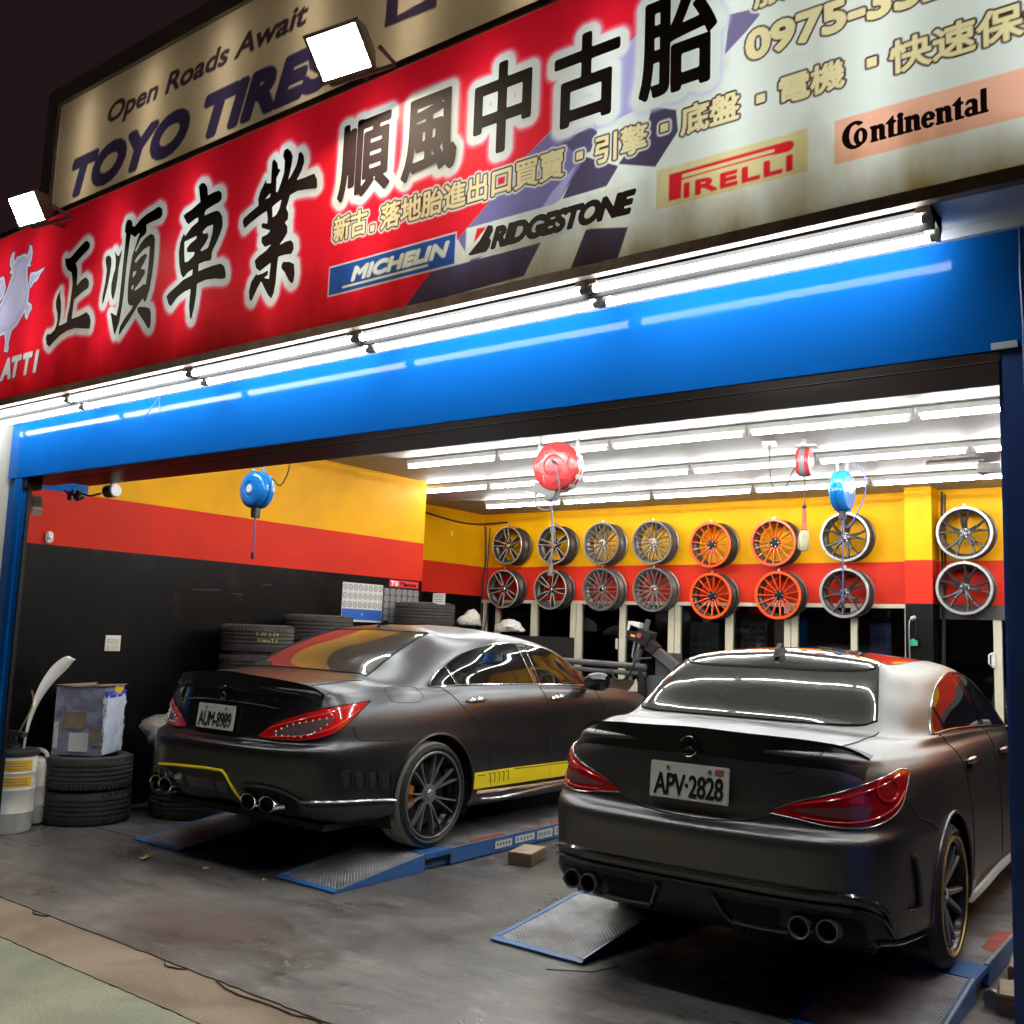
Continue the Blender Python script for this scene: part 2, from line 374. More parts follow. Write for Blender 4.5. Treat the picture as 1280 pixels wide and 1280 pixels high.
def crv(pts, n=8, closed=False):
    # Catmull-Rom through points
    P = [np.array(p, float) for p in pts]; k = len(P); out = []
    seg = k if closed else k-1
    for i in range(seg):
        if closed: a, b, c, d = P[i-1], P[i], P[(i+1) % k], P[(i+2) % k]
        else:
            b, c = P[i], P[i+1]; a = P[i-1] if i > 0 else 2*b-c; d = P[i+2] if i+2 < k else 2*c-b
        for t in np.arange(n)/n:
            out.append(.5*((2*b) + (c-a)*t + (2*a-5*b+4*c-d)*t*t + (3*b-a-3*c+d)*t**3))
    if not closed: out.append(P[-1])
    return out

# ------------------------------------------------------------------ lettering (fonts -> distance field -> flat cut vinyl)
def font_edges(text, shear=0., spacing=1.):
    c = bpy.data.curves.new('lettering', 'FONT'); c.body = text; c.resolution_u = 4; c.space_character = spacing
    o = bpy.data.objects.new('lettering', c); COL.objects.link(o)
    dg = bpy.context.evaluated_depsgraph_get(); me = o.evaluated_get(dg).to_mesh()
    V = np.array([v.co[:2] for v in me.vertices]); cnt = {}
    for p in me.polygons:
        vs = list(p.vertices)
        for a, b in zip(vs, vs[1:]+vs[:1]):
            k = (min(a,b), max(a,b)); cnt[k] = cnt.get(k, 0) + 1
    E = np.array([(V[a], V[b]) for (a, b), n in cnt.items() if n == 1])
    o.evaluated_get(dg).to_mesh_clear(); bpy.data.objects.remove(o); bpy.data.curves.remove(c)
    E[:,:,0] += shear*E[:,:,1]
    return E
def fit(E, x0, x1, z0, z1):
    E = E.copy(); lo = E.reshape(-1,2).min(0); hi = E.reshape(-1,2).max(0)
    E[:,:,0] = x0 + (E[:,:,0]-lo[0])*(x1-x0)/(hi[0]-lo[0]); E[:,:,1] = z0 + (E[:,:,1]-lo[1])*(z1-z0)/(hi[1]-lo[1]); return E
def poly_edges(polys):
    return np.array([(p[i], p[(i+1) % len(p)]) for p in polys for i in range(len(p))], float)
def sdf(E, xs, zs, far=.08):
    # signed distance (negative inside) to closed outlines on a regular lattice
    h = xs[1]-xs[0]; D = np.full((len(zs), len(xs)), far); par = np.zeros((len(zs), len(xs)), bool)
    X, Z = np.meshgrid(xs, zs)
    for (x1, z1), (x2, z2) in E:
        i0 = max(0, int((min(x1,x2)-far-xs[0])/h)); i1 = min(len(xs), int((max(x1,x2)+far-xs[0])/h)+2)
        j0 = max(0, int((min(z1,z2)-far-zs[0])/h)); j1 = min(len(zs), int((max(z1,z2)+far-zs[0])/h)+2)
        if i1 > i0 and j1 > j0:
            px = X[j0:j1, i0:i1]-x1; pz = Z[j0:j1, i0:i1]-z1; dx, dz = x2-x1, z2-z1; l2 = dx*dx+dz*dz+1e-18
            t = np.clip((px*dx+pz*dz)/l2, 0, 1); d = np.hypot(px-t*dx, pz-t*dz)
            D[j0:j1, i0:i1] = np.minimum(D[j0:j1, i0:i1], d)
        if z1 != z2:
            za, zb = min(z1,z2), max(z1,z2)
            for j in range(max(0, int(math.ceil((za-zs[0])/h))), min(len(zs), int(math.ceil((zb-zs[0])/h)))):
                xc = x1 + (zs[j]-z1)*(x2-x1)/(z2-z1); k = int(math.ceil((xc-xs[0])/h))
                if k > 0: par[j, :k] ^= True
    return np.where(par, -D, D)
MS = {1:[(0,'a','d')],2:[(1,'b','a')],3:[(0,1,'b','d')],4:[(2,'c','b')],5:[(0,'a','b',2,'c','d')],6:[(1,2,'c','a')],7:[(0,1,2,'c','d')],8:[(3,'d','c')],9:[(0,'a','c',3)],10:[(1,'b','c',3,'d','a')],11:[(0,1,'b','c',3)],12:[(3,'d','b',2)],13:[(0,'a','b',2,3)],14:[(1,2,3,'d','a')]}
def vinyl(mb, E, off, y, step, plane='XZ', mi=0):
    pts = E.reshape(-1,2); lo = pts.min(0)-off-2*step; hi = pts.max(0)+off+2*step
    xs = np.arange(lo[0], hi[0]+step, step); zs = np.arange(lo[1], hi[1]+step, step)
    D = sdf(E, xs, zs, far=off+.03) - off
    I = D < 0; vs = []; fs = []; vid = {}
    def P(x, z):
        k = (round(x, 6), round(z, 6))
        if k not in vid: vid[k] = len(vs); vs.append((x, y, z) if plane == 'XZ' else (y, x, z))
        return vid[k]
    code = I[:-1,:-1]*1 + I[:-1,1:]*2 + I[1:,1:]*4 + I[1:,:-1]*8
    for j in range(code.shape[0]):
        row = code[j]; i = 0; n = len(row); nz = np.nonzero(row)[0]
        if not len(nz): continue
        i = nz[0]
        while i < n:
            c = row[i]
            if c == 0: i += 1; continue
            if c == 15:
                k = i
                while k < n and row[k] == 15: k += 1
                fs.append((P(xs[i],zs[j]), P(xs[k],zs[j]), P(xs[k],zs[j+1]), P(xs[i],zs[j+1]))); i = k; continue
            x0, x1, z0, z1 = xs[i], xs[i+1], zs[j], zs[j+1]; d0, d1, d2, d3 = D[j,i], D[j,i+1], D[j+1,i+1], D[j+1,i]
            Q = {0:(x0,z0), 1:(x1,z0), 2:(x1,z1), 3:(x0,z1)}
            if d0*d1 < 0: Q['a'] = (x0+(x1-x0)*d0/(d0-d1), z0)
            if d1*d2 < 0: Q['b'] = (x1, z0+(z1-z0)*d1/(d1-d2))
            if d3*d2 < 0: Q['c'] = (x0+(x1-x0)*d3/(d3-d2), z1)
            if d0*d3 < 0: Q['d'] = (x0, z0+(z1-z0)*d0/(d0-d3))
            for poly in MS[int(c)]:
                try: f = tuple(P(*Q[q]) for q in poly)
                except KeyError: continue
                if len(set(f)) >= 3: fs.append(f)
            i += 1
    mb.add(vs, fs, mi); return mb
def rect_edges(x0, x1, z0, z1): return poly_edges([[(x0,z0),(x1,z0),(x1,z1),(x0,z1)]])
setup_materials()
M['floor'] = floor_material(); M['chequer'] = tread_plate_material()
M['concrete'] = speckle_material('tan_concrete', (.135,.100,.068), (.225,.175,.122), (.065,.048,.034))
M['green'] = speckle_material('green_floor_paint', (.125,.150,.100), (.210,.220,.155), (.09,.09,.065), 2.2, 90., .6)
# ================================================================== SETTING
YF = 3.5      # facade plane
XL, XL2, YB, XR = -7.72, -9.05, 11.32, 1.2      # front left wall, rear left wall, back wall, right wall
ZC = 3.30
# ground sheet, green forecourt, concrete strip, rubber floor
tag(MB().add([(-150,-150,-.016),(150,-150,-.016),(150,150,-.016),(-150,150,-.016)], [(0,1,2,3)]).build('ground', mat('night_asphalt', (.055,.052,.05), .85, vary=.25, vscale=1.5, bump=.3, bscale=60)), kind='structure')
def ragged(y, x0, x1, amp, n, seed):
    rg = random.Random(seed); return [(x0+(x1-x0)*i/n, y+rg.uniform(-amp, amp)) for i in range(n+1)]
strip = MB(); top = ragged(3.2, -16, 6, 0, 4, 1); bot = ragged(2.578, -16, 6, .004, 400, 2)
n = len(bot)
strip.prism([(x, y) for x, y in bot] + [(6,3.2),(-16,3.2)], -.015, -.006, 'XY')
tag(strip.build('pavement', M['concrete'], smooth=0), kind='structure')
g = MB(); g.prism([(-16,-9),(6,-9)] + [(x, y-.004) for x, y in ragged(2.585, -16, 6, .010, 400, 5)][::-1], -.015, -.010, 'XY')
tag(g.build('forecourt', M['green'], smooth=0), kind='structure')
fl = MB(); edge = ragged(2.905, -7.28, 1.3, .005, 160, 3)
fl.prism(edge + [(1.3, YB+.1),(-9.1, YB+.1),(-9.1, 3.57),(-7.28, 3.57)], -.005, 0., 'XY')
FLOOR = tag(fl.build('floor', M['floor'], smooth=0), kind='structure')
# torn flaps of the rubber mat edge
for i, (x0, x1, d) in enumerate([(-5.27,-5.13,.03),(-4.10,-3.93,.035),(-3.72,-3.05,.04),(-3.1,-2.7,.03)]):
    rg = random.Random(i); pts = [(x0, 2.902)]; k = 6
    for j in range(1, k): pts.append((x0+(x1-x0)*j/k, 2.902-d*math.sin(PI*j/k)**.5-rg.uniform(-.008, .008)))
    pts.append((x1, 2.902)); m = MB()
    for a, b in zip(pts, pts[1:]): m.tube([(a[0],a[1],-.001),(b[0],b[1],-.001)], .0035, 5)
    m.build('mat_strip', M['cable'], FLOOR)
# ------------------------------------------------------------------ the shop building
SHOP = thing('shop_building', 'open-fronted tyre shop with blue portal and striped inner walls', 'building', (0,0,0))
def wall_box(name, x0, x1, y0, y1, z0, z1, m): return MB().box(x0, x1, y0, y1, z0, z1).build(name, m, SHOP, smooth=0)
T = .02
# left wall (front, thicker part): black base, red band, yellow or blue upper field
lw = wall_box('left_wall', XL-1.6, XL, 3.56, 8.548, 0, 2.133, M['black_wall'])
wall_box('red_band', XL-1.6, XL, 3.56, 8.548, 2.133, 2.572, M['red'])
wall_box('yellow_band', XL-1.6, XL, 4.366, 8.548, 2.572, ZC, M['yellow'])
wall_box('blue_band', XL-1.6, XL, 3.56, 4.366, 2.572, ZC, M['beam_blue'])
# rear left wall, set back
wall_box('left_wall', XL2-.2, XL2, 8.36, YB+.2, 0, 2.10, M['black_wall'])
wall_box('red_band', XL2-.2, XL2, 8.36, YB+.2, 2.10, 2.53, M['red'])
wall_box('yellow_band', XL2-.2, XL2, 8.36, YB+.2, 2.53, ZC, M['yellow'])
# back wall
wall_box('red_band', XL2, XR, YB, YB+.2, 2.05, 2.52, M['red'])
wall_box('yellow_band', XL2, XR, YB, YB+.2, 2.52, ZC, M['yellow'])
wall_box('back_wall', XL2, XR, YB+.02, YB+.2, 0, .42, M['black_wall'])
wall_box('lintel', -2.70, XR, YB-.03, YB+.15, 1.895, 2.048, mat('dark_grey_paint', (.06,.06,.062), .5, vary=.1))
# pilaster
for z0, z1, m in ((0,2.045,M['black_wall']),(2.045,2.51,M['red']),(2.51,ZC,M['yellow'])): wall_box('pilaster', -2.985, -2.705, 11.02, YB+.1, z0, z1, m)
# right wall (behind the blue post)
wall_box('right_wall', XR, XR+.2, 3.8, YB+.2, 0, 2.10, M['black_wall'])
wall_box('red_band', XR, XR+.2, 3.8, YB+.2, 2.10, 2.53, M['red'])
wall_box('yellow_band', XR, XR+.2, 3.8, YB+.2, 2.53, ZC, M['yellow'])
wall_box('ceiling', XL2-.2, XR+.2, 3.98, YB+.2, ZC, ZC+.15, M['ceiling'])
# front beam: glossy blue face, black metal underside
wall_box('beam', -7.30, .75, YF, YF+.05, 2.552, 2.992, M['beam_blue'])
wall_box('beam_core', -7.6, .75, YF+.052, 3.98, 2.59, 3.44, M['black_metal'])
um = MB().box(-7.02, -.63, YF+.004, 3.62, 2.548, 2.59).box(-7.02, -.63, 3.66, 3.98, 2.553, 2.59)
um.build('beam_underside', M['black_metal'], SHOP, smooth=0)
MB().box(-7.02, -.63, 3.622, 3.658, 2.572, 2.589).build('shutter_slot', M['edge_steel'], SHOP, smooth=0)
MB().box(-7.0, -.65, 3.622, 3.634, 2.550, 2.558).build('slot_edge', M['edge_steel'], SHOP, smooth=0)
# soffit between the beam and the sign, with its small trim
wall_box('soffit', -7.7, .75, 3.232, 3.498, 2.996, 3.03, M['soffit'])
MB().box(-7.3, .75, 3.474, 3.499, 2.958, 2.995).build('cable_duct', M['soffit'], SHOP, smooth=0)
# left post
lp = MB().box(-7.32, -7.20, YF+.025, 3.555, -.005, 2.55).box(-7.20, -7.10, YF+.002, 3.55, -.005, 2.55).box(-7.10, -7.045, YF+.02, 3.55, -.005, 2.52)
lp.build('post', M['beam_blue'], SHOP, smooth=0)
MB().box(-7.045, -7.02, YF+.02, 3.545, -.005, 2.5).build('shutter_rail', M['black_metal'], SHOP, smooth=0)
MB().box(-7.13, -7.03, YF+.01, YF+.12, 2.47, 2.55).build('rail_bracket', M['black_metal'], SHOP, smooth=0)
# right post
rp = MB().box(-.63, 1.4, YF+.003, 3.8, -.005, 2.55); rp.build('post', M['post_blue'], SHOP, smooth=0)
MB().box(-.66, -.632, 3.61, 3.7, -.005, 2.55).build('shutter_rail', M['post_blue'], SHOP, smooth=0)
dz = MB()
for x in (-.562, -.545): dz.tube([(x, 3.49, 2.99), (x-.003, 3.488, 2.8), (x+.002, 3.488, 2.62), (x, 3.49, .4)], .006, 6)
dz.build('conduit', M['post_blue'], SHOP)
MB().box(-.66,-.58,3.49,3.499,2.552,2.575).build('clip_plate', M['soffit'], SHOP, smooth=0)
# loose wires on the beam
w = MB(); w.tube(crv([(-5.42,3.485,2.955),(-5.46,3.47,2.90),(-5.56,3.46,2.80)], 5), .003, 5); w.tube(crv([(-5.42,3.485,2.955),(-5.40,3.47,2.92),(-5.40,3.47,2.86)], 5), .0025, 5)
w.build('loose_wire', M['hose_blue'], SHOP)
# roof slab over everything and the building's outer shell
wall_box('roof', -9.3, 1.4, 3.55, YB+.4, 3.46, 3.6, mat('grey_roof', (.12,.12,.12), .8))
# neighbouring beige pilaster
nb = MB().box(-9.7, -7.34, 3.42, 3.555, -.01, 2.99); nb.build('neighbour_pillar', M['beige_tile'], SHOP, smooth=0)
for z in (.55, 1.15, 1.75, 2.33): MB().box(-9.7, -7.335, 3.417, 3.43, z, z+.008).build('tile_joint', mat('grout', (.2,.18,.15), .8), SHOP, smooth=0)
# back wall windows: cream mullions, each dark pane its own piece
mx = [(-8.99,-8.93),(-8.76,-8.69),(-8.13,-8.02),(-7.46,-7.28),(-6.69,-6.60),(-5.97,-5.80),(-5.19,-5.09),(-4.44,-4.28),(-3.66,-3.59),(-3.07,-2.99)]
for a, b in mx:
    if b-a > .14:
        MB().box(a, (a+b)/2-.004, YB-.02, YB+.05, .42, 2.03).build('window_mullion', M['cream_frame'], SHOP, smooth=0)
        MB().box((a+b)/2+.004, b, YB-.012, YB+.05, .42, 2.03).build('window_mullion', M['cream_frame'], SHOP, smooth=0)
    else: MB().box(a, b, YB-.015, YB+.05, .42, 2.03).build('window_mullion', M['cream_frame'], SHOP, smooth=0)
MB().box(-9.02, -2.99, YB-.028, YB+.06, 2.005, 2.048).build('window_head', M['cream_frame'], SHOP, smooth=0)
MB().box(-9.02, -2.99, YB-.04, YB+.06, .40, .44).build('window_sill', M['cream_frame'], SHOP, smooth=0)
glassm = mat('window_pane_glass', (.9,.92,.95), .02, trans=1., ior=1.45, spec=.5)
for (a, b), (c, d) in zip(mx, mx[1:]):
    MB().box(b, c, YB+.02, YB+.026, .44, 2.005).build('window_pane', glassm, SHOP, smooth=0)
MB().box(-2.70, -2.18, YB+.02, YB+.026, .0, 1.895).build('window_pane', glassm, SHOP, smooth=0)
MB().box(-2.10, XR, YB+.02, YB+.026, .0, 1.895).build('window_pane', glassm, SHOP, smooth=0)
MB().box(-2.18, -2.10, YB-.02, YB+.05, 0, 1.895).build('door_frame', M['cream_frame'], SHOP, smooth=0)
dh = MB().box(-2.20,-2.165,YB-.05,YB-.018,1.40,1.56,bev=.006).tube([(-2.19,YB-.05,1.42),(-2.215,YB-.08,1.44),(-2.215,YB-.08,1.53),(-2.19,YB-.05,1.55)],.008,6)
dh.build('door_handle', M['white_plastic'], SHOP)
MB().box(-6.735,-6.70,YB-.035,YB-.016,1.42,1.56,bev=.006).build('window_latch', M['cream_frame'], SHOP)
# dim office behind the panes
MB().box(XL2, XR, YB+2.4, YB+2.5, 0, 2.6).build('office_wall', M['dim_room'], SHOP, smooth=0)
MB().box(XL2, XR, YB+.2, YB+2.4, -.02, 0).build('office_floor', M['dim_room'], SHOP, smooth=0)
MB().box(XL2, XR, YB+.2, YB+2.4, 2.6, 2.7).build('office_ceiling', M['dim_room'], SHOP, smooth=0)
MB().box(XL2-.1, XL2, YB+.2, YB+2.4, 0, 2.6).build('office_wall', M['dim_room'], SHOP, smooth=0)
# cables and pipes on the rear walls
c = MB(); c.tube(crv([(XL2+.02,8.5,3.22),(XL2+.03,9.6,3.20),(XL2+.03,10.6,3.13),(XL2+.04,11.1,3.14),(-8.6,YB-.02,3.17)], 6), .012, 6)
c.tube(crv([(XL2+.05,YB-.02,3.12),(XL2+.07,YB-.02,2.6),(XL2+.03,YB-.02,2.2),(XL2+.05,YB-.02,1.5)], 6), .014, 6)
c.tube(crv([(XL2+.13,YB-.015,3.1),(XL2+.11,YB-.015,2.4),(XL2+.14,YB-.015,1.9),(XL2+.08,YB-.02,1.5)], 6), .009, 6)
c.build('wall_cable', M['cable'], SHOP)
c = MB(); c.tube(crv([(-2.66,YB-.02,3.28),(-2.67,YB-.02,2.6),(-2.665,YB-.02,2.2),(-2.68,YB-.05,1.2),(-2.68,YB-.05,.2)], 5), .012, 6); c.tube(crv([(-2.63,YB-.02,3.25),(-2.645,YB-.02,2.2),(-2.665,YB-.05,1.0)], 5), .008, 6)
c.build('wall_cable', M['cable'], SHOP)
# scuffs on the black wall and pale pen marks on the yellow one
sc_ = mat('pale_scuff', (.045,.045,.045), .7)
for y, z, L, a in ((5.6,1.86,.30,.05),(5.95,1.84,.14,-.04),(6.3,1.95,.12,.1)):
    MB().obox((XL+.0012,y,z),(.0006,0,0),(0,L/2*math.cos(a),L/2*math.sin(a)),(0,-.003*math.sin(a),.003*math.cos(a))).build('wall_scuff', sc_, SHOP, smooth=0)
pm_ = mat('pale_pen_mark', (.80,.62,.30), .6)
for y, z, L in ((9.05,2.86,.05),(9.05,2.80,.10),(9.08,2.73,.04),(10.6,2.95,.06),(8.72,2.72,.05)):
    MB().box(XL2+.0005,XL2+.002,y-.02,y+.02,z-L/2,z+L/2).build('pen_mark', pm_, SHOP, smooth=0)
# arrow-shaped ceiling bracket
MB().prism([(-1.98,9.72),(-1.98,9.90),(-1.80,9.80)], 3.20, 3.285, 'XY').build('ceiling_bracket', M['ceiling'], SHOP, smooth=0)
MB().box(-2.4,-1.9,9.6,9.62,3.285,3.299).build('ceiling_bracket', M['ceiling'], SHOP, smooth=0)

# ------------------------------------------------------------------ fluorescent fittings
TB = MB()
def tube_fitting(name, label, x0, x1, y, z, group, twin=False, lit='tube'):
    t = thing(name, label, 'tube light', ((x0+x1)/2, y, z), 0, group); L = (x1-x0)/2
    if twin:
        h = MB().prism([(-.088,.046),(-.088,.030),(-.056,.022),(-.050,-.024),(-.038,-.024),(-.030,.010),(.055,-.004),(.055,.046)], -L, L, 'YZ'); h.build('housing', M['enamel_grey'], t, smooth=0)  # ridge between the tubes added to shade the beam from the front one
        offs = [(-.075,.004),(.03,-.022)]
        for s in (-1,1): MB().prism([(-.090,.046),(-.090,.020),(-.03,.008),(.057,-.006),(.057,.046)], s*(L-.024)-.024, s*(L-.024)+.024, 'YZ').build('pale_end_sleeve', M['fit_end'], t, smooth=0)  # pale sleeves added to lighten the joints where less tube light falls
    else:
        MB().box(-L, L, -.022, .022, .028, .07).build('housing', M['enamel'], t, smooth=0); offs = [(0,0)]
    for oy, oz in offs:
        MB().tube([(-L+.030,oy,oz),(L-.030,oy,oz)], .0145, 10).build('tube', M[lit], t)
        for s in (-1, 1):
            MB().tube([(s*(L-.031),oy,oz),(s*(L-.014),oy,oz)], .0148, 10).build('tube_cap', M['fit_end'], t)
            MB().box(s*(L-.007)-.007, s*(L-.007)+.007, oy-.013, oy+.013, oz-.015, .03).build('lamp_holder', M['fit_end'], t, smooth=0)
    return t
order = ['first','second','third','fourth','fifth','sixth','seventh']
ex = [-8.55,-7.40,-6.09,-4.78,-3.44,-2.11,-.78]
for i in range(len(ex)-1):
    tube_fitting('outdoor_tube_light', 'lit twin tube light under the red sign, %s from the right' % order[5-i] if i < 5 else 'lit twin tube light under the sign, nearest the right blue post', ex[i]+.002, ex[i+1]-.002, 3.325, 2.95, 'tube lights under the sign', True, 'tube_out')
rows = [(4.49, [-6.87,-5.64,-4.40,-3.15,-1.90,-.66,.6], 'hidden row behind the beam'), (5.90, [-6.87,-5.64,-4.40,-3.15,-1.90,-.66,.6], 'hidden front row'), (7.29, [-6.87,-5.69,-4.44,-3.17,-1.89,-.64,.62], 'front visible row'), (8.72, [-8.17,-6.92,-5.67,-4.38,-3.12,-1.82,-.57,.69], 'middle row'), (10.13, [-8.09,-6.86,-5.59,-4.33,-3.07,-1.80,-.55,.71], 'rear row')]
for y, xs_, nm in rows:
    for i in range(len(xs_)-1):
        tube_fitting('ceiling_tube_light', 'lit ceiling tube in the %s, %s from the left' % (nm, order[i]), xs_[i]+.015, xs_[i+1]-.015, y, 3.215, 'ceiling tube lights')
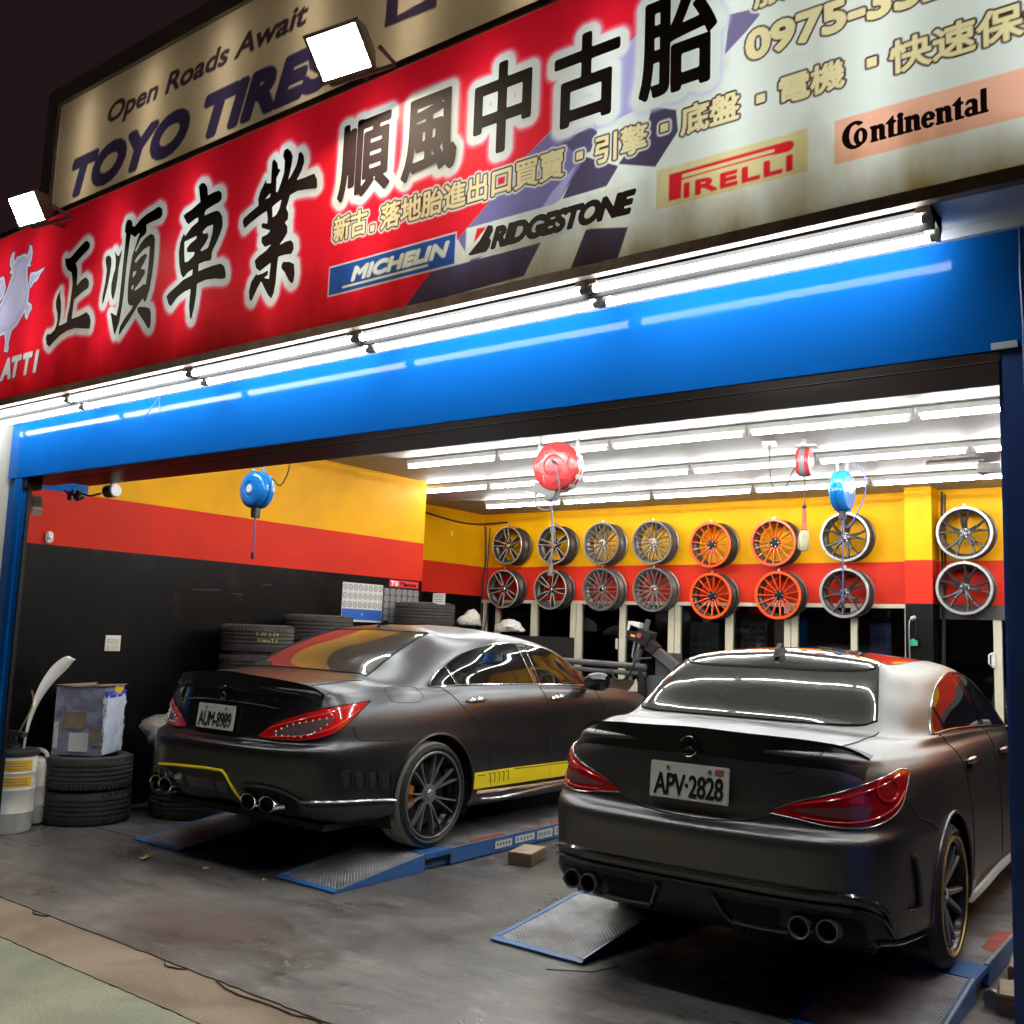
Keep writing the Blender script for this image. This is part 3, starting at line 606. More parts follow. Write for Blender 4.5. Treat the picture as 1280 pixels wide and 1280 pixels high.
GL = {"zheng":[[[-6.199,3.92],[-6.166,3.906],[-6.117,3.91],[-6.05,3.947],[-5.971,3.981],[-5.941,3.982],[-5.908,3.96],[-5.897,3.935],[-5.912,3.918],[-5.968,3.896],[-6.024,3.87],[-6.058,3.853],[-6.03,3.817],[-6.021,3.768],[-6.018,3.693],[-5.963,3.723],[-5.917,3.732],[-5.877,3.706],[-5.865,3.671],[-5.874,3.652],[-5.937,3.637],[-6.005,3.613],[-6.033,3.605],[-6.036,3.548],[-6.041,3.475],[-5.946,3.479],[-5.865,3.491],[-5.824,3.459],[-5.803,3.416],[-5.81,3.372],[-5.882,3.384],[-5.981,3.405],[-6.078,3.404],[-6.161,3.387],[-6.23,3.357],[-6.294,3.325],[-6.331,3.352],[-6.349,3.396],[-6.337,3.418],[-6.291,3.414],[-6.244,3.434],[-6.229,3.456],[-6.217,3.491],[-6.226,3.54],[-6.253,3.586],[-6.262,3.635],[-6.249,3.667],[-6.216,3.697],[-6.216,3.662],[-6.196,3.617],[-6.184,3.553],[-6.187,3.5],[-6.198,3.454],[-6.148,3.456],[-6.098,3.464],[-6.096,3.511],[-6.081,3.563],[-6.074,3.663],[-6.071,3.716],[-6.087,3.774],[-6.098,3.8],[-6.145,3.823],[-6.18,3.861],[-6.195,3.895]]],"shun":[[[-5.694,3.797],[-5.691,3.822],[-5.663,3.826],[-5.631,3.803],[-5.624,3.761],[-5.628,3.703],[-5.641,3.625],[-5.662,3.556],[-5.68,3.509],[-5.691,3.524],[-5.692,3.561],[-5.676,3.646],[-5.671,3.733]],[[-5.599,3.842],[-5.569,3.808],[-5.549,3.796],[-5.513,3.834],[-5.522,3.784],[-5.534,3.728],[-5.538,3.649],[-5.546,3.578],[-5.562,3.523],[-5.574,3.522],[-5.596,3.566],[-5.603,3.625],[-5.592,3.674],[-5.574,3.721],[-5.577,3.78]],[[-5.502,3.94],[-5.503,3.984],[-5.489,4.017],[-5.458,4.014],[-5.431,3.996],[-5.422,3.962],[-5.4,3.953],[-5.339,3.986],[-5.282,4.005],[-5.213,4.014],[-5.157,4.026],[-5.12,4.005],[-5.106,3.967],[-5.123,3.946],[-5.168,3.943],[-5.226,3.942],[-5.273,3.937],[-5.262,3.904],[-5.27,3.881],[-5.298,3.869],[-5.321,3.86],[-5.346,3.826],[-5.369,3.795],[-5.359,3.782],[-5.316,3.826],[-5.272,3.853],[-5.216,3.867],[-5.185,3.854],[-5.165,3.822],[-5.16,3.757],[-5.159,3.673],[-5.165,3.591],[-5.177,3.516],[-5.203,3.451],[-5.219,3.44],[-5.24,3.469],[-5.283,3.438],[-5.313,3.405],[-5.366,3.357],[-5.419,3.313],[-5.462,3.275],[-5.47,3.286],[-5.464,3.327],[-5.417,3.376],[-5.351,3.422],[-5.342,3.441],[-5.379,3.449],[-5.401,3.473],[-5.411,3.539],[-5.413,3.61],[-5.408,3.681],[-5.397,3.765],[-5.378,3.804],[-5.356,3.857],[-5.333,3.902],[-5.384,3.883],[-5.431,3.913],[-5.439,3.846],[-5.448,3.703],[-5.451,3.56],[-5.459,3.455],[-5.475,3.358],[-5.513,3.285],[-5.529,3.309],[-5.548,3.355],[-5.583,3.44],[-5.547,3.423],[-5.513,3.407],[-5.498,3.469],[-5.493,3.597],[-5.49,3.741],[-5.486,3.87],[-5.486,3.932]],[[-5.366,3.724],[-5.335,3.752],[-5.274,3.782],[-5.214,3.792],[-5.211,3.712],[-5.214,3.628],[-5.222,3.551],[-5.247,3.558],[-5.297,3.539],[-5.338,3.532],[-5.334,3.546],[-5.281,3.585],[-5.24,3.626],[-5.245,3.647],[-5.29,3.663],[-5.261,3.694],[-5.232,3.738],[-5.258,3.751],[-5.297,3.741],[-5.347,3.712]],[[-5.369,3.659],[-5.333,3.659],[-5.342,3.639],[-5.371,3.62]],[[-5.371,3.57],[-5.348,3.573],[-5.358,3.543],[-5.371,3.553]],[[-5.291,3.415],[-5.274,3.422],[-5.208,3.409],[-5.16,3.392],[-5.141,3.358],[-5.134,3.295],[-5.142,3.266],[-5.164,3.275],[-5.207,3.32],[-5.261,3.371],[-5.285,3.393]]],"che":[[[-4.755,4.021],[-4.764,4.052],[-4.744,4.067],[-4.709,4.058],[-4.681,4.027],[-4.668,3.974],[-4.623,3.98],[-4.568,3.979],[-4.543,3.96],[-4.535,3.923],[-4.555,3.907],[-4.613,3.9],[-4.672,3.89],[-4.685,3.882],[-4.685,3.857],[-4.63,3.862],[-4.576,3.861],[-4.542,3.844],[-4.516,3.807],[-4.508,3.756],[-4.526,3.712],[-4.553,3.669],[-4.581,3.633],[-4.589,3.614],[-4.588,3.586],[-4.595,3.572],[-4.65,3.578],[-4.704,3.574],[-4.704,3.53],[-4.645,3.535],[-4.569,3.537],[-4.5,3.535],[-4.466,3.513],[-4.447,3.468],[-4.447,3.441],[-4.473,3.441],[-4.549,3.457],[-4.625,3.465],[-4.706,3.458],[-4.706,3.394],[-4.716,3.319],[-4.735,3.249],[-4.749,3.269],[-4.765,3.334],[-4.765,3.397],[-4.763,3.439],[-4.82,3.432],[-4.886,3.412],[-4.944,3.367],[-4.969,3.384],[-4.996,3.436],[-4.973,3.453],[-4.918,3.475],[-4.842,3.507],[-4.759,3.519],[-4.758,3.554],[-4.801,3.545],[-4.843,3.519],[-4.869,3.544],[-4.896,3.614],[-4.909,3.689],[-4.901,3.745],[-4.873,3.795],[-4.859,3.772],[-4.802,3.816],[-4.743,3.835],[-4.746,3.862],[-4.785,3.855],[-4.834,3.839],[-4.859,3.858],[-4.89,3.902],[-4.877,3.913],[-4.816,3.924],[-4.751,3.948],[-4.735,3.951]],[[-4.861,3.74],[-4.804,3.745],[-4.747,3.75],[-4.747,3.733],[-4.801,3.716],[-4.832,3.694],[-4.823,3.667],[-4.754,3.656],[-4.757,3.635],[-4.81,3.611],[-4.842,3.612],[-4.855,3.677]],[[-4.693,3.763],[-4.653,3.783],[-4.597,3.785],[-4.599,3.735],[-4.615,3.69],[-4.629,3.654],[-4.691,3.646],[-4.698,3.655],[-4.658,3.685],[-4.634,3.715],[-4.643,3.746],[-4.682,3.747]]],"ye":[[[-4.114,3.979],[-4.114,4.028],[-4.099,4.038],[-4.068,4.004],[-4.063,3.973],[-4.038,3.963],[-4.056,3.938],[-4.069,3.923],[-4.067,3.886],[-4.065,3.842],[-4.052,3.839],[-4.03,3.883],[-4.009,3.937],[-4.01,4.003],[-4.027,4.034],[-4.021,4.065],[-3.995,4.069],[-3.961,4.041],[-3.946,4.008],[-3.953,3.958],[-3.972,3.883],[-3.944,3.912],[-3.916,3.949],[-3.904,3.982],[-3.902,4.017],[-3.882,4.019],[-3.859,3.991],[-3.852,3.953],[-3.867,3.914],[-3.903,3.867],[-3.837,3.866],[-3.767,3.869],[-3.744,3.831],[-3.738,3.787],[-3.749,3.782],[-3.81,3.795],[-3.892,3.805],[-3.948,3.797],[-3.956,3.77],[-3.972,3.731],[-3.951,3.697],[-3.952,3.665],[-3.975,3.652],[-3.952,3.625],[-3.948,3.592],[-3.972,3.565],[-4.01,3.533],[-3.959,3.544],[-3.918,3.543],[-3.896,3.523],[-3.889,3.49],[-3.905,3.466],[-3.962,3.473],[-4.009,3.472],[-4.013,3.408],[-4.016,3.33],[-4.026,3.275],[-4.044,3.251],[-4.073,3.277],[-4.11,3.327],[-4.136,3.364],[-4.164,3.329],[-4.206,3.264],[-4.225,3.282],[-4.233,3.328],[-4.218,3.376],[-4.179,3.416],[-4.176,3.404],[-4.135,3.404],[-4.084,3.414],[-4.085,3.387],[-4.116,3.378],[-4.072,3.362],[-4.067,3.452],[-4.106,3.438],[-4.153,3.422],[-4.188,3.447],[-4.203,3.49],[-4.178,3.507],[-4.115,3.527],[-4.07,3.554],[-4.126,3.551],[-4.157,3.583],[-4.157,3.613],[-4.114,3.618],[-4.089,3.634],[-4.162,3.665],[-4.168,3.685],[-4.154,3.691],[-4.12,3.678],[-4.118,3.707],[-4.131,3.753],[-4.192,3.739],[-4.267,3.715],[-4.309,3.695],[-4.33,3.733],[-4.327,3.755],[-4.273,3.777],[-4.204,3.801],[-4.211,3.84],[-4.196,3.881],[-4.172,3.912],[-4.153,3.941],[-4.151,3.914],[-4.112,3.904],[-4.114,3.95]],[[-4.159,3.82],[-4.111,3.849],[-4.112,3.827]],[[-4.087,3.765],[-4.051,3.779],[-4.015,3.788],[-4.026,3.743],[-4.049,3.713],[-4.078,3.703]],[[-3.98,3.416],[-3.969,3.435],[-3.917,3.426],[-3.879,3.406],[-3.869,3.351],[-3.875,3.307],[-3.889,3.304],[-3.912,3.324],[-3.947,3.374],[-3.976,3.401]]],"bull":[[[-7.215,3.59],[-7.107,3.705],[-7.05,3.749],[-6.996,3.802],[-6.96,3.861],[-6.925,3.929],[-6.914,3.952],[-6.955,3.96],[-6.951,3.98],[-6.928,3.984],[-6.964,4.024],[-6.97,4.071],[-6.945,4.108],[-6.902,4.115],[-6.915,4.076],[-6.899,4.036],[-6.873,4.068],[-6.81,4.067],[-6.756,4.069],[-6.729,4.05],[-6.71,4.075],[-6.701,4.105],[-6.721,4.127],[-6.67,4.103],[-6.65,4.054],[-6.657,3.998],[-6.67,3.985],[-6.656,3.954],[-6.704,3.961],[-6.689,3.883],[-6.647,3.787],[-6.645,3.698],[-6.595,3.673],[-6.581,3.639],[-6.613,3.613],[-6.635,3.567],[-6.667,3.59],[-6.681,3.632],[-6.718,3.598],[-6.77,3.551],[-6.836,3.525],[-6.851,3.483],[-6.865,3.437],[-6.852,3.394],[-6.868,3.374],[-6.918,3.384],[-6.918,3.461],[-6.936,3.513],[-7.0,3.51],[-7.094,3.488],[-7.202,3.529]]],"wing1":[[[-6.658,3.805],[-6.662,3.878],[-6.647,3.907],[-6.562,3.899],[-6.464,3.911],[-6.486,3.887],[-6.513,3.873],[-6.531,3.848],[-6.557,3.83],[-6.594,3.825],[-6.612,3.804],[-6.64,3.789]]],"wing2":[[[-7.154,3.932],[-7.092,3.953],[-7.045,3.961],[-7.023,3.936],[-6.99,3.867],[-7.011,3.796],[-7.055,3.773],[-7.132,3.827]]],"A":[[-6.931,3.176],[-6.892,3.336],[-6.837,3.336],[-6.78,3.172]],"T1":[[-6.766,3.178],[-6.796,3.326],[-6.649,3.325],[-6.695,3.172]],"T2":[[-6.611,3.174],[-6.64,3.32],[-6.505,3.32],[-6.551,3.172]],"I":[[-6.492,3.178],[-6.484,3.328],[-6.417,3.326],[-6.426,3.175]],"pirP":[[-1.72,3.326],[-1.246,3.328],[-1.232,3.324],[-1.226,3.311],[-1.23,3.298],[-1.246,3.287],[-1.349,3.294],[-1.655,3.291],[-1.666,3.289],[-1.668,3.218],[-1.72,3.219]],"pirH":[[-1.664,3.313],[-1.315,3.314],[-1.3,3.312],[-1.296,3.305],[-1.302,3.301],[-1.319,3.3],[-1.664,3.298]],"brB":[[-2.687,3.207],[-2.704,3.211],[-2.644,3.261],[-2.61,3.306],[-2.602,3.32],[-2.579,3.314],[-2.575,3.294],[-2.594,3.262],[-2.584,3.248],[-2.592,3.221],[-2.609,3.206],[-2.65,3.207]],"brR":[[-2.682,3.259],[-2.666,3.325],[-2.612,3.318]]}
CK = {"edge":[[-3.094,3.028],[-2.926,3.176],[-2.776,3.299],[-2.601,3.433],[-2.396,3.598],[-2.283,3.67],[-2.021,3.882],[-1.863,3.965],[-1.757,4.063]],"d1":[[-2.092,3.193],[-1.897,3.155],[-1.944,3.025],[-2.167,3.029]],"d2":[[-2.107,3.506],[-1.948,3.422],[-2.001,3.351],[-2.214,3.348],[-2.173,3.421]],"d3":[[-1.948,3.43],[-1.781,3.374],[-1.685,3.492],[-1.695,3.582],[-1.801,3.629],[-1.817,3.568]],"d4":[[-2.24,3.608],[-2.086,3.627],[-2.051,3.599],[-2.083,3.518],[-2.161,3.54]],"d5":[[-3.094,3.028],[-2.926,3.179],[-2.756,3.179],[-2.316,3.184],[-2.398,3.054]],"mid":[[-2.776,3.299],[-2.601,3.433],[-2.396,3.598],[-2.279,3.669],[-2.135,3.568],[-2.094,3.522],[-2.226,3.348],[-2.306,3.325],[-2.686,3.165]],"lite":[[-2.322,3.329],[-2.268,3.393],[-2.094,3.522],[-2.021,3.882],[-1.863,3.965],[-1.821,3.747],[-1.891,3.634],[-2.078,3.604],[-2.226,3.348]],"d6":[[-1.495,3.742],[-1.477,3.897],[-1.394,3.886],[-1.356,3.853],[-1.409,3.805]]}
# ================================================================== SIGNS
def print_material(name, attr, trans=.55, grime=None):
    m = bpy.data.materials.new(name); m.use_nodes = True; N = m.node_tree.nodes; L = m.node_tree.links
    for n in list(N):
        if n.type != 'OUTPUT_MATERIAL': N.remove(n)
    out = [n for n in N if n.type == 'OUTPUT_MATERIAL'][0]
    a = N.new('ShaderNodeAttribute'); a.attribute_name = attr; col = a.outputs['Color']
    tc = N.new('ShaderNodeTexCoord')
    if grime:   # rain streaks and rust that settle along the lower edge
        sep = N.new('ShaderNodeSeparateXYZ'); L.new(tc.outputs['Object'], sep.inputs[0])
        mp = N.new('ShaderNodeMapping'); mp.inputs['Scale'].default_value = (3.5, 1, 1.6); L.new(tc.outputs['Object'], mp.inputs[0])
        n1 = N.new('ShaderNodeTexNoise'); n1.inputs['Scale'].default_value = 1.6; n1.inputs['Detail'].default_value = 8; L.new(mp.outputs[0], n1.inputs['Vector'])
        r = N.new('ShaderNodeMapRange'); r.inputs[1].default_value = grime[0]; r.inputs[2].default_value = grime[1]; r.inputs[3].default_value = .50; r.inputs[4].default_value = -.15; L.new(sep.outputs['Z'], r.inputs[0])
        ad = N.new('ShaderNodeMath'); ad.operation = 'ADD'; L.new(r.outputs[0], ad.inputs[0]); L.new(n1.outputs['Fac'], ad.inputs[1])
        r2 = N.new('ShaderNodeMapRange'); r2.inputs[1].default_value = .48; r2.inputs[2].default_value = 1.12; L.new(ad.outputs[0], r2.inputs[0])
        mx = N.new('ShaderNodeMix'); mx.data_type = 'RGBA'; mx.blend_type = 'MULTIPLY'; L.new(r2.outputs[0], mx.inputs[0]); L.new(col, mx.inputs[6]); mx.inputs[7].default_value = (.42,.30,.13,1); col = mx.outputs[2]
    d = N.new('ShaderNodeBsdfDiffuse'); t = N.new('ShaderNodeBsdfTranslucent'); g = N.new('ShaderNodeBsdfGlossy'); g.inputs['Roughness'].default_value = .35
    L.new(col, d.inputs['Color']); L.new(col, t.inputs['Color'])
    s1 = N.new('ShaderNodeMixShader'); s1.inputs[0].default_value = trans; L.new(d.outputs[0], s1.inputs[1]); L.new(t.outputs[0], s1.inputs[2])
    s2 = N.new('ShaderNodeMixShader'); s2.inputs[0].default_value = .03; L.new(s1.outputs[0], s2.inputs[1]); L.new(g.outputs[0], s2.inputs[2])
    L.new(s2.outputs[0], out.inputs['Surface']); return m
def smooth01(x): x = np.clip(x, 0, 1); return x*x*(3-2*x)
def panel_mesh(name, xs, zs, y, C, attr, m):
    nx, nz = len(xs), len(zs); X, Z = np.meshgrid(xs, zs)
    co = np.stack([X, np.full_like(X, y), Z], -1).reshape(-1, 3)
    i = (np.arange(nz-1)[:,None]*nx + np.arange(nx-1)[None,:]).reshape(-1)
    q = np.stack([i, i+1, i+nx+1, i+nx], -1)
    me = bpy.data.meshes.new(name); me.vertices.add(len(co)); me.vertices.foreach_set('co', co.ravel())
    me.loops.add(q.size); me.loops.foreach_set('vertex_index', q.ravel().astype(np.int32))
    me.polygons.add(len(q)); me.polygons.foreach_set('loop_start', np.arange(0, q.size, 4, dtype=np.int32))
    me.update(calc_edges=True)
    at = me.color_attributes.new(attr, 'FLOAT_COLOR', 'POINT'); rgba = np.ones((len(co), 4), np.float32); rgba[:,:3] = C.reshape(-1, 3); at.data.foreach_set('color', rgba.ravel())
    me.materials.append(m); return me

SIGN = thing('shop_sign', 'long backlit red and white shop sign with black characters above the blue beam', 'sign', (0,0,0))
SX0, SX1, SZ0, SZ1, SY = -8.0, .0, 3.035, 4.255, 3.2
st = .004
xs = np.arange(SX0, SX1+st, st); zs = np.arange(SZ0, SZ1+st, st); X, Z = np.meshgrid(xs, zs)
RED = np.array((.72,.012,.030)); WHITE = np.array((.66,.73,.71)); CREAM = np.array((.72,.66,.38))
PC = np.empty((*X.shape, 3)); PC[:] = RED
def paint(D, col, off=0., soft=.5):
    a = smooth01((off - D)/(st*soft*2) + .5)[..., None]; PC[:] = PC*(1-a) + np.array(col)*a
ed = CK['edge']
right = np.interp(Z, [p[1] for p in ed], [p[0] for p in ed]) ; right = np.where(Z > ed[-1][1], ed[-1][0] + (Z-ed[-1][1])*.95, right)
a = smooth01((X-right)/(2*st)+.5)[..., None]; PC[:] = PC*(1-a) + WHITE*a
for k, col in (('mid',(.17,.16,.37)),('lite',(.36,.37,.66)),('d5',(.075,.065,.14)),('d1',(.055,.045,.085)),('d2',(.065,.055,.11)),('d3',(.065,.055,.11)),('d4',(.085,.075,.16)),('d6',(.16,.14,.27))):
    paint(sdf(poly_edges([CK[k]]), xs, zs, .05), col)
# large characters: white print with a soft pink fringe under them
big = []
for k in ('zheng','shun','che','ye'): big.append((k, poly_edges(GL[k]), .0))
for ch, (x0, x1, z0, z1) in zip('順風中古胎', [(-3.585,-3.222,3.655,4.065),(-3.15,-2.805,3.648,4.055),(-2.712,-2.39,3.645,4.075),(-2.275,-1.95,3.655,4.055),(-1.862,-1.525,3.655,4.085)]):
    big.append((ch, fit(font_edges(ch), x0+.012, x1-.012, z0+.012, z1-.012), .0115))
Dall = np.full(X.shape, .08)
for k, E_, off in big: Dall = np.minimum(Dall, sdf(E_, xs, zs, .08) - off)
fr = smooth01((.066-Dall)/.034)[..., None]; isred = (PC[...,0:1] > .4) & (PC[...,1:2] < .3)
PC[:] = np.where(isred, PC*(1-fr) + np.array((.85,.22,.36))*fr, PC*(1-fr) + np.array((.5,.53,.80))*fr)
wh = smooth01((.047-Dall)/.016)[..., None]; PC[:] = PC*(1-wh) + WHITE*wh
# small lettering: white edge, dark outline, cream fill
small = []
def row(text, x0, x1, z0, z1, off=.003, sp=1.): small.append((fit(font_edges(text, 0, sp), x0, x1, z0, z1), off))
row('新古', -3.595, -3.365, 3.462, 3.588); small.append((rect_edges(-3.335,-3.312,3.462,3.487), .003))
row('落地胎進出口買賣', -3.268, -2.213, 3.452, 3.575)
row('引擎', -2.058, -1.822, 3.458, 3.572); row('底盤', -1.672, -1.438, 3.470, 3.582); row('電機', -1.28, -1.05, 3.474, 3.576); row('快速保養', -.894, -.36, 3.462, 3.575)
for x, z in ((-2.135,3.518),(-1.745,3.525),(-1.352,3.522),(-.955,3.528)): small.append((rect_edges(x-.014, x+.014, z-.014, z+.014), .002))
small.append((fit(font_edges('0975-352'), -1.405, -.70, 3.688, 3.796), .007)); row('服務', -1.378, -1.13, 3.882, 3.99)
Ds = np.full(X.shape, .06)
for E_, off in small: Ds = np.minimum(Ds, sdf(E_, xs, zs, .05) - off)
paint(Ds, WHITE, .016, 1.2); paint(Ds, (.045,.010,.014), .0085); paint(Ds, CREAM, .001)
# maker's panels
def block(x0, x1, z0, z1, col): paint(sdf(rect_edges(x0, x1, z0, z1), xs, zs, .05), col)
block(-3.612,-2.783,3.180,3.336,(.60,.66,.70)); block(-3.605,-2.790,3.187,3.329,(.022,.085,.34))
paint(sdf(fit(font_edges('MICHELIN', .22), -3.445,-2.83,3.236,3.298), xs, zs, .04), (.62,.70,.62), .0068)
block(-3.51,-2.948,3.207,3.218,(.62,.70,.55))
block(-2.728,-1.806,3.188,3.338,(.62,.69,.67)); block(-1.774,-1.176,3.196,3.355,(.66,.60,.32)); block(-1.083,-.30,3.194,3.354,(.80,.44,.32))
paint(sdf(poly_edges([GL['brR']]), xs, zs, .04), (.66,.02,.03))
paint(sdf(poly_edges([GL['pirP'], GL['pirH']]), xs, zs, .04), (.70,.02,.035)); paint(sdf(fit(font_edges('IRELLI', 0, 1.12), -1.652,-1.236,3.219,3.270), xs, zs, .04), (.70,.02,.035), .005)
# printed silver bull, its wings and letters
for k, m_ in (('wing2',1),('wing1',1),('bull',1)):
    D = sdf(poly_edges(GL[k]), xs, zs, .1)
    paint(D, (.045,.03,.07), .008); paint(D, (.62,.66,.78), .0); paint(D, (.40,.41,.60), -.016, 4.); paint(D, (.50,.52,.74), -.055, 8.)
for ch, x0, x1 in (('A',-6.935,-6.785),('T',-6.79,-6.655),('T',-6.635,-6.51),('I',-6.485,-6.425)):
    E_ = fit(font_edges(ch, .16), x0+.012, x1-.012, 3.185, 3.318); E2 = E_.copy(); E2[:,:,0] += .012; E2[:,:,1] -= .006
    paint(sdf(E2, xs, zs, .06), (.05,.02,.05), .013); paint(sdf(E_, xs, zs, .06), (.60,.68,.72), .013)
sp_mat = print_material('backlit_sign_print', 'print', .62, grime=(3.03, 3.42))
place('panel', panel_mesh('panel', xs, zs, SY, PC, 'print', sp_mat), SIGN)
# opaque black characters, each cut from vinyl
for k, E_, off in big: vinyl(MB(), E_, off, SY-.003, .006).build('lettering', M['ink'], SIGN, smooth=0, fix=False)
vinyl(MB(), fit(font_edges('RIDGESTONE', .30, .92), -2.575,-1.870,3.214,3.300), .0085, SY-.003, .004).build('lettering', M['ink'], SIGN, smooth=0, fix=False)
vinyl(MB(), poly_edges([GL['brB']]), .003, SY-.003, .004).build('lettering', M['ink'], SIGN, smooth=0, fix=False)
# heavy serif lettering with a C that wraps the o
def serif_word():
    mb = MB(); y = SY-.003; stp = .0035; z0 = 3.240; xh = .054; x = -.958
    def rect(a, b, c, d): return [(a,c),(b,c),(b,d),(a,d)]
    def arc(cx, cz, ro, ri, rz_o, rz_i, a0, a1, n=14):
        o = [(cx+ro*math.cos(t), cz+rz_o*math.sin(t)) for t in np.linspace(a0, a1, n)]; i_ = [(cx+ri*math.cos(t), cz+rz_i*math.sin(t)) for t in np.linspace(a1, a0, n)]
        return o + i_
    def put(*polys):
        for p in polys: vinyl(mb, poly_edges([p]), .0024, y - .0002*len(mb.f)/5000, stp)
    # C and o
    put(arc(-1.012, 3.281, .042, .022, .048, .040, .9, 5.45)); put(arc(-.993, 3.270, .021, .009, .029, .024, 0, 6.283, 20))
    for ch in 'ntinental':
        if ch == 'n':
            put(rect(x+.003, x+.017, z0, z0+xh)); put(rect(x-.002, x+.003, z0+xh-.006, z0+xh)); put(rect(x-.001, x+.0028, z0, z0+.005)); put(rect(x+.0172, x+.022, z0, z0+.005))
            put([(x+.0172,z0+xh-.012),(x+.024,z0+xh),(x+.036,z0+xh),(x+.043,z0+xh-.010),(x+.043,z0),(x+.029,z0),(x+.029,z0+xh-.012)]); put(rect(x+.0432, x+.048, z0, z0+.005)); x += .052
        elif ch == 't':
            put([(x+.006,z0),(x+.020,z0),(x+.020,z0+xh-.005),(x+.028,z0+xh-.005),(x+.028,z0+xh),(x+.020,z0+xh),(x+.020,z0+xh+.018),(x-.004,z0+xh-.004),(x+.006,z0+xh-.004)]); put(rect(x+.0202, x+.030, z0, z0+.005)); x += .033
        elif ch == 'i':
            put(rect(x+.003, x+.017, z0, z0+xh)); put(rect(x-.002, x+.0028, z0, z0+.005)); put(rect(x+.0172, x+.022, z0, z0+.005)); put(arc(x+.010, z0+xh+.012, .0085, .001, .0085, .001, 0, 6.283, 14)); x += .026
        elif ch == 'e':
            put(arc(x+.020, z0+.025, .021, .008, .027, .022, .25, 5.6)); put(rect(x+.010, x+.036, z0+.024, z0+.030)); x += .045
        elif ch == 'a':
            put([(x+.024,z0),(x+.036,z0),(x+.036,z0+xh-.008),(x+.028,z0+xh),(x+.010,z0+xh),(x+.004,z0+xh-.010),(x+.006,z0+xh-.014),(x+.014,z0+xh-.006),(x+.024,z0+xh-.010)]); put(arc(x+.015, z0+.014, .014, .004, .015, .009, .9, 5.4)); put(rect(x+.0362, x+.042, z0, z0+.005)); x += .046
        elif ch == 'l':
            put(rect(x+.003, x+.017, z0, z0+.078)); put(rect(x-.002, x+.0028, z0, z0+.005)); put(rect(x+.0172, x+.022, z0, z0+.005)); x += .025
    return mb
serif_word().build('lettering', M['ink_brown'], SIGN, smooth=0, fix=False)
# box, frame and the tubes inside
bx_ = MB().box(SX0, SX1, 3.46, 3.475, 3.0, 4.285).box(SX0, SX1, SY+.006, 3.46, 4.257, 4.285).box(SX0, SX1, SY+.032, 3.46, 3.0315, 3.036).box(SX0-.015, SX0, SY, 3.46, 3.0, 4.285).box(SX1, SX1+.015, SY, 3.46, 3.0, 4.285)
bx_.build('box', mat('sign_box_inner', (.55,.55,.53), .6), SIGN, smooth=0)
MB().box(SX0, SX1, SY-.012, SY+.03, 2.989, 3.034).build('frame', M['sign_frame'], SIGN, smooth=0)
MB().box(SX0, SX1, SY-.012, SY+.004, 4.256, 4.29).build('frame', M['sign_frame'], SIGN, smooth=0)
for x in [-8.0,-7.05,-6.55,-5.62,-4.83,-4.05,-3.35,-2.65,-2.0,-1.45,-.95,-.45,.1]:
    MB().tube([(x,3.34,3.12),(x,3.34,4.18)], .0145, 8).build('inner_tube', M['sign_tube'], SIGN)

# ---- the cream sign above and behind
TOYO = thing('billboard', 'dim cream billboard with navy slogan lettering behind the red sign', 'sign', (0,0,0))
ty = 3.47; xs2 = np.arange(-6.99, .0, .008); zs2 = np.arange(4.31, 5.40, .008); X2, Z2 = np.meshgrid(xs2, zs2)
C2 = np.empty((*X2.shape, 3)); C2[:] = (.68,.60,.48)
def paint2(E_, col, off):
    a = smooth01((off - sdf(E_, xs2, zs2, .09))/.008 + .5)[..., None]; C2[:] = C2*(1-a) + np.array(col)*a
paint2(fit(font_edges('TOYO TIRES', .26), -6.725,-3.975,4.590,4.845), (.050,.042,.13), .030)
paint2(fit(font_edges('Open Roads Await', .22), -6.32,-4.24,4.985,5.165), (.055,.035,.06), .008)
paint2(poly_edges([[(-3.60,4.76),(-3.585,5.06),(-3.50,5.06),(-3.505,4.80),(-3.30,4.815),(-3.29,4.90),(-3.21,4.90),(-3.23,4.74)]]), (.06,.045,.11), 0.)
place('panel', panel_mesh('panel', xs2, zs2, ty, C2, 'print', print_material('dim_billboard_print', 'print', .5)), TOYO)
fr_ = MB().box(-7.14,-6.995,ty-.03,ty+.2,4.30,5.50).box(-6.995,.5,ty-.03,ty+.2,5.365,5.50).box(-6.995,.5,ty-.02,ty+.2,4.292,4.33)
fr_.build('frame', M['grey_frame'], TOYO, smooth=0)
MB().box(-6.995,.5,ty+.19,ty+.2,4.33,5.365).build('back_plate', mat('billboard_back', (.5,.48,.42), .7), TOYO, smooth=0)
dimt = mat('added_inner_tube', (1,1,1), .5, emit=(1.,.86,.62), estr=4.0)  # unseen weak tubes, added to light the billboard face
for x in np.arange(-6.6, .4, .8): MB().tube([(x,ty+.13,4.4),(x,ty+.13,5.3)], .0145, 6).build('inner_tube', dimt, TOYO)
tr_ = MB()
for x in (-7.0,-5.,-3.,-1.): tr_.bar((x,ty+.21,4.35),(x,ty+.9,3.62),.05,.05).bar((x,ty+.21,5.2),(x,ty+1.4,3.62),.05,.05)
tr_.build('rear_strut', M['grey_frame'], TOYO, smooth=0)

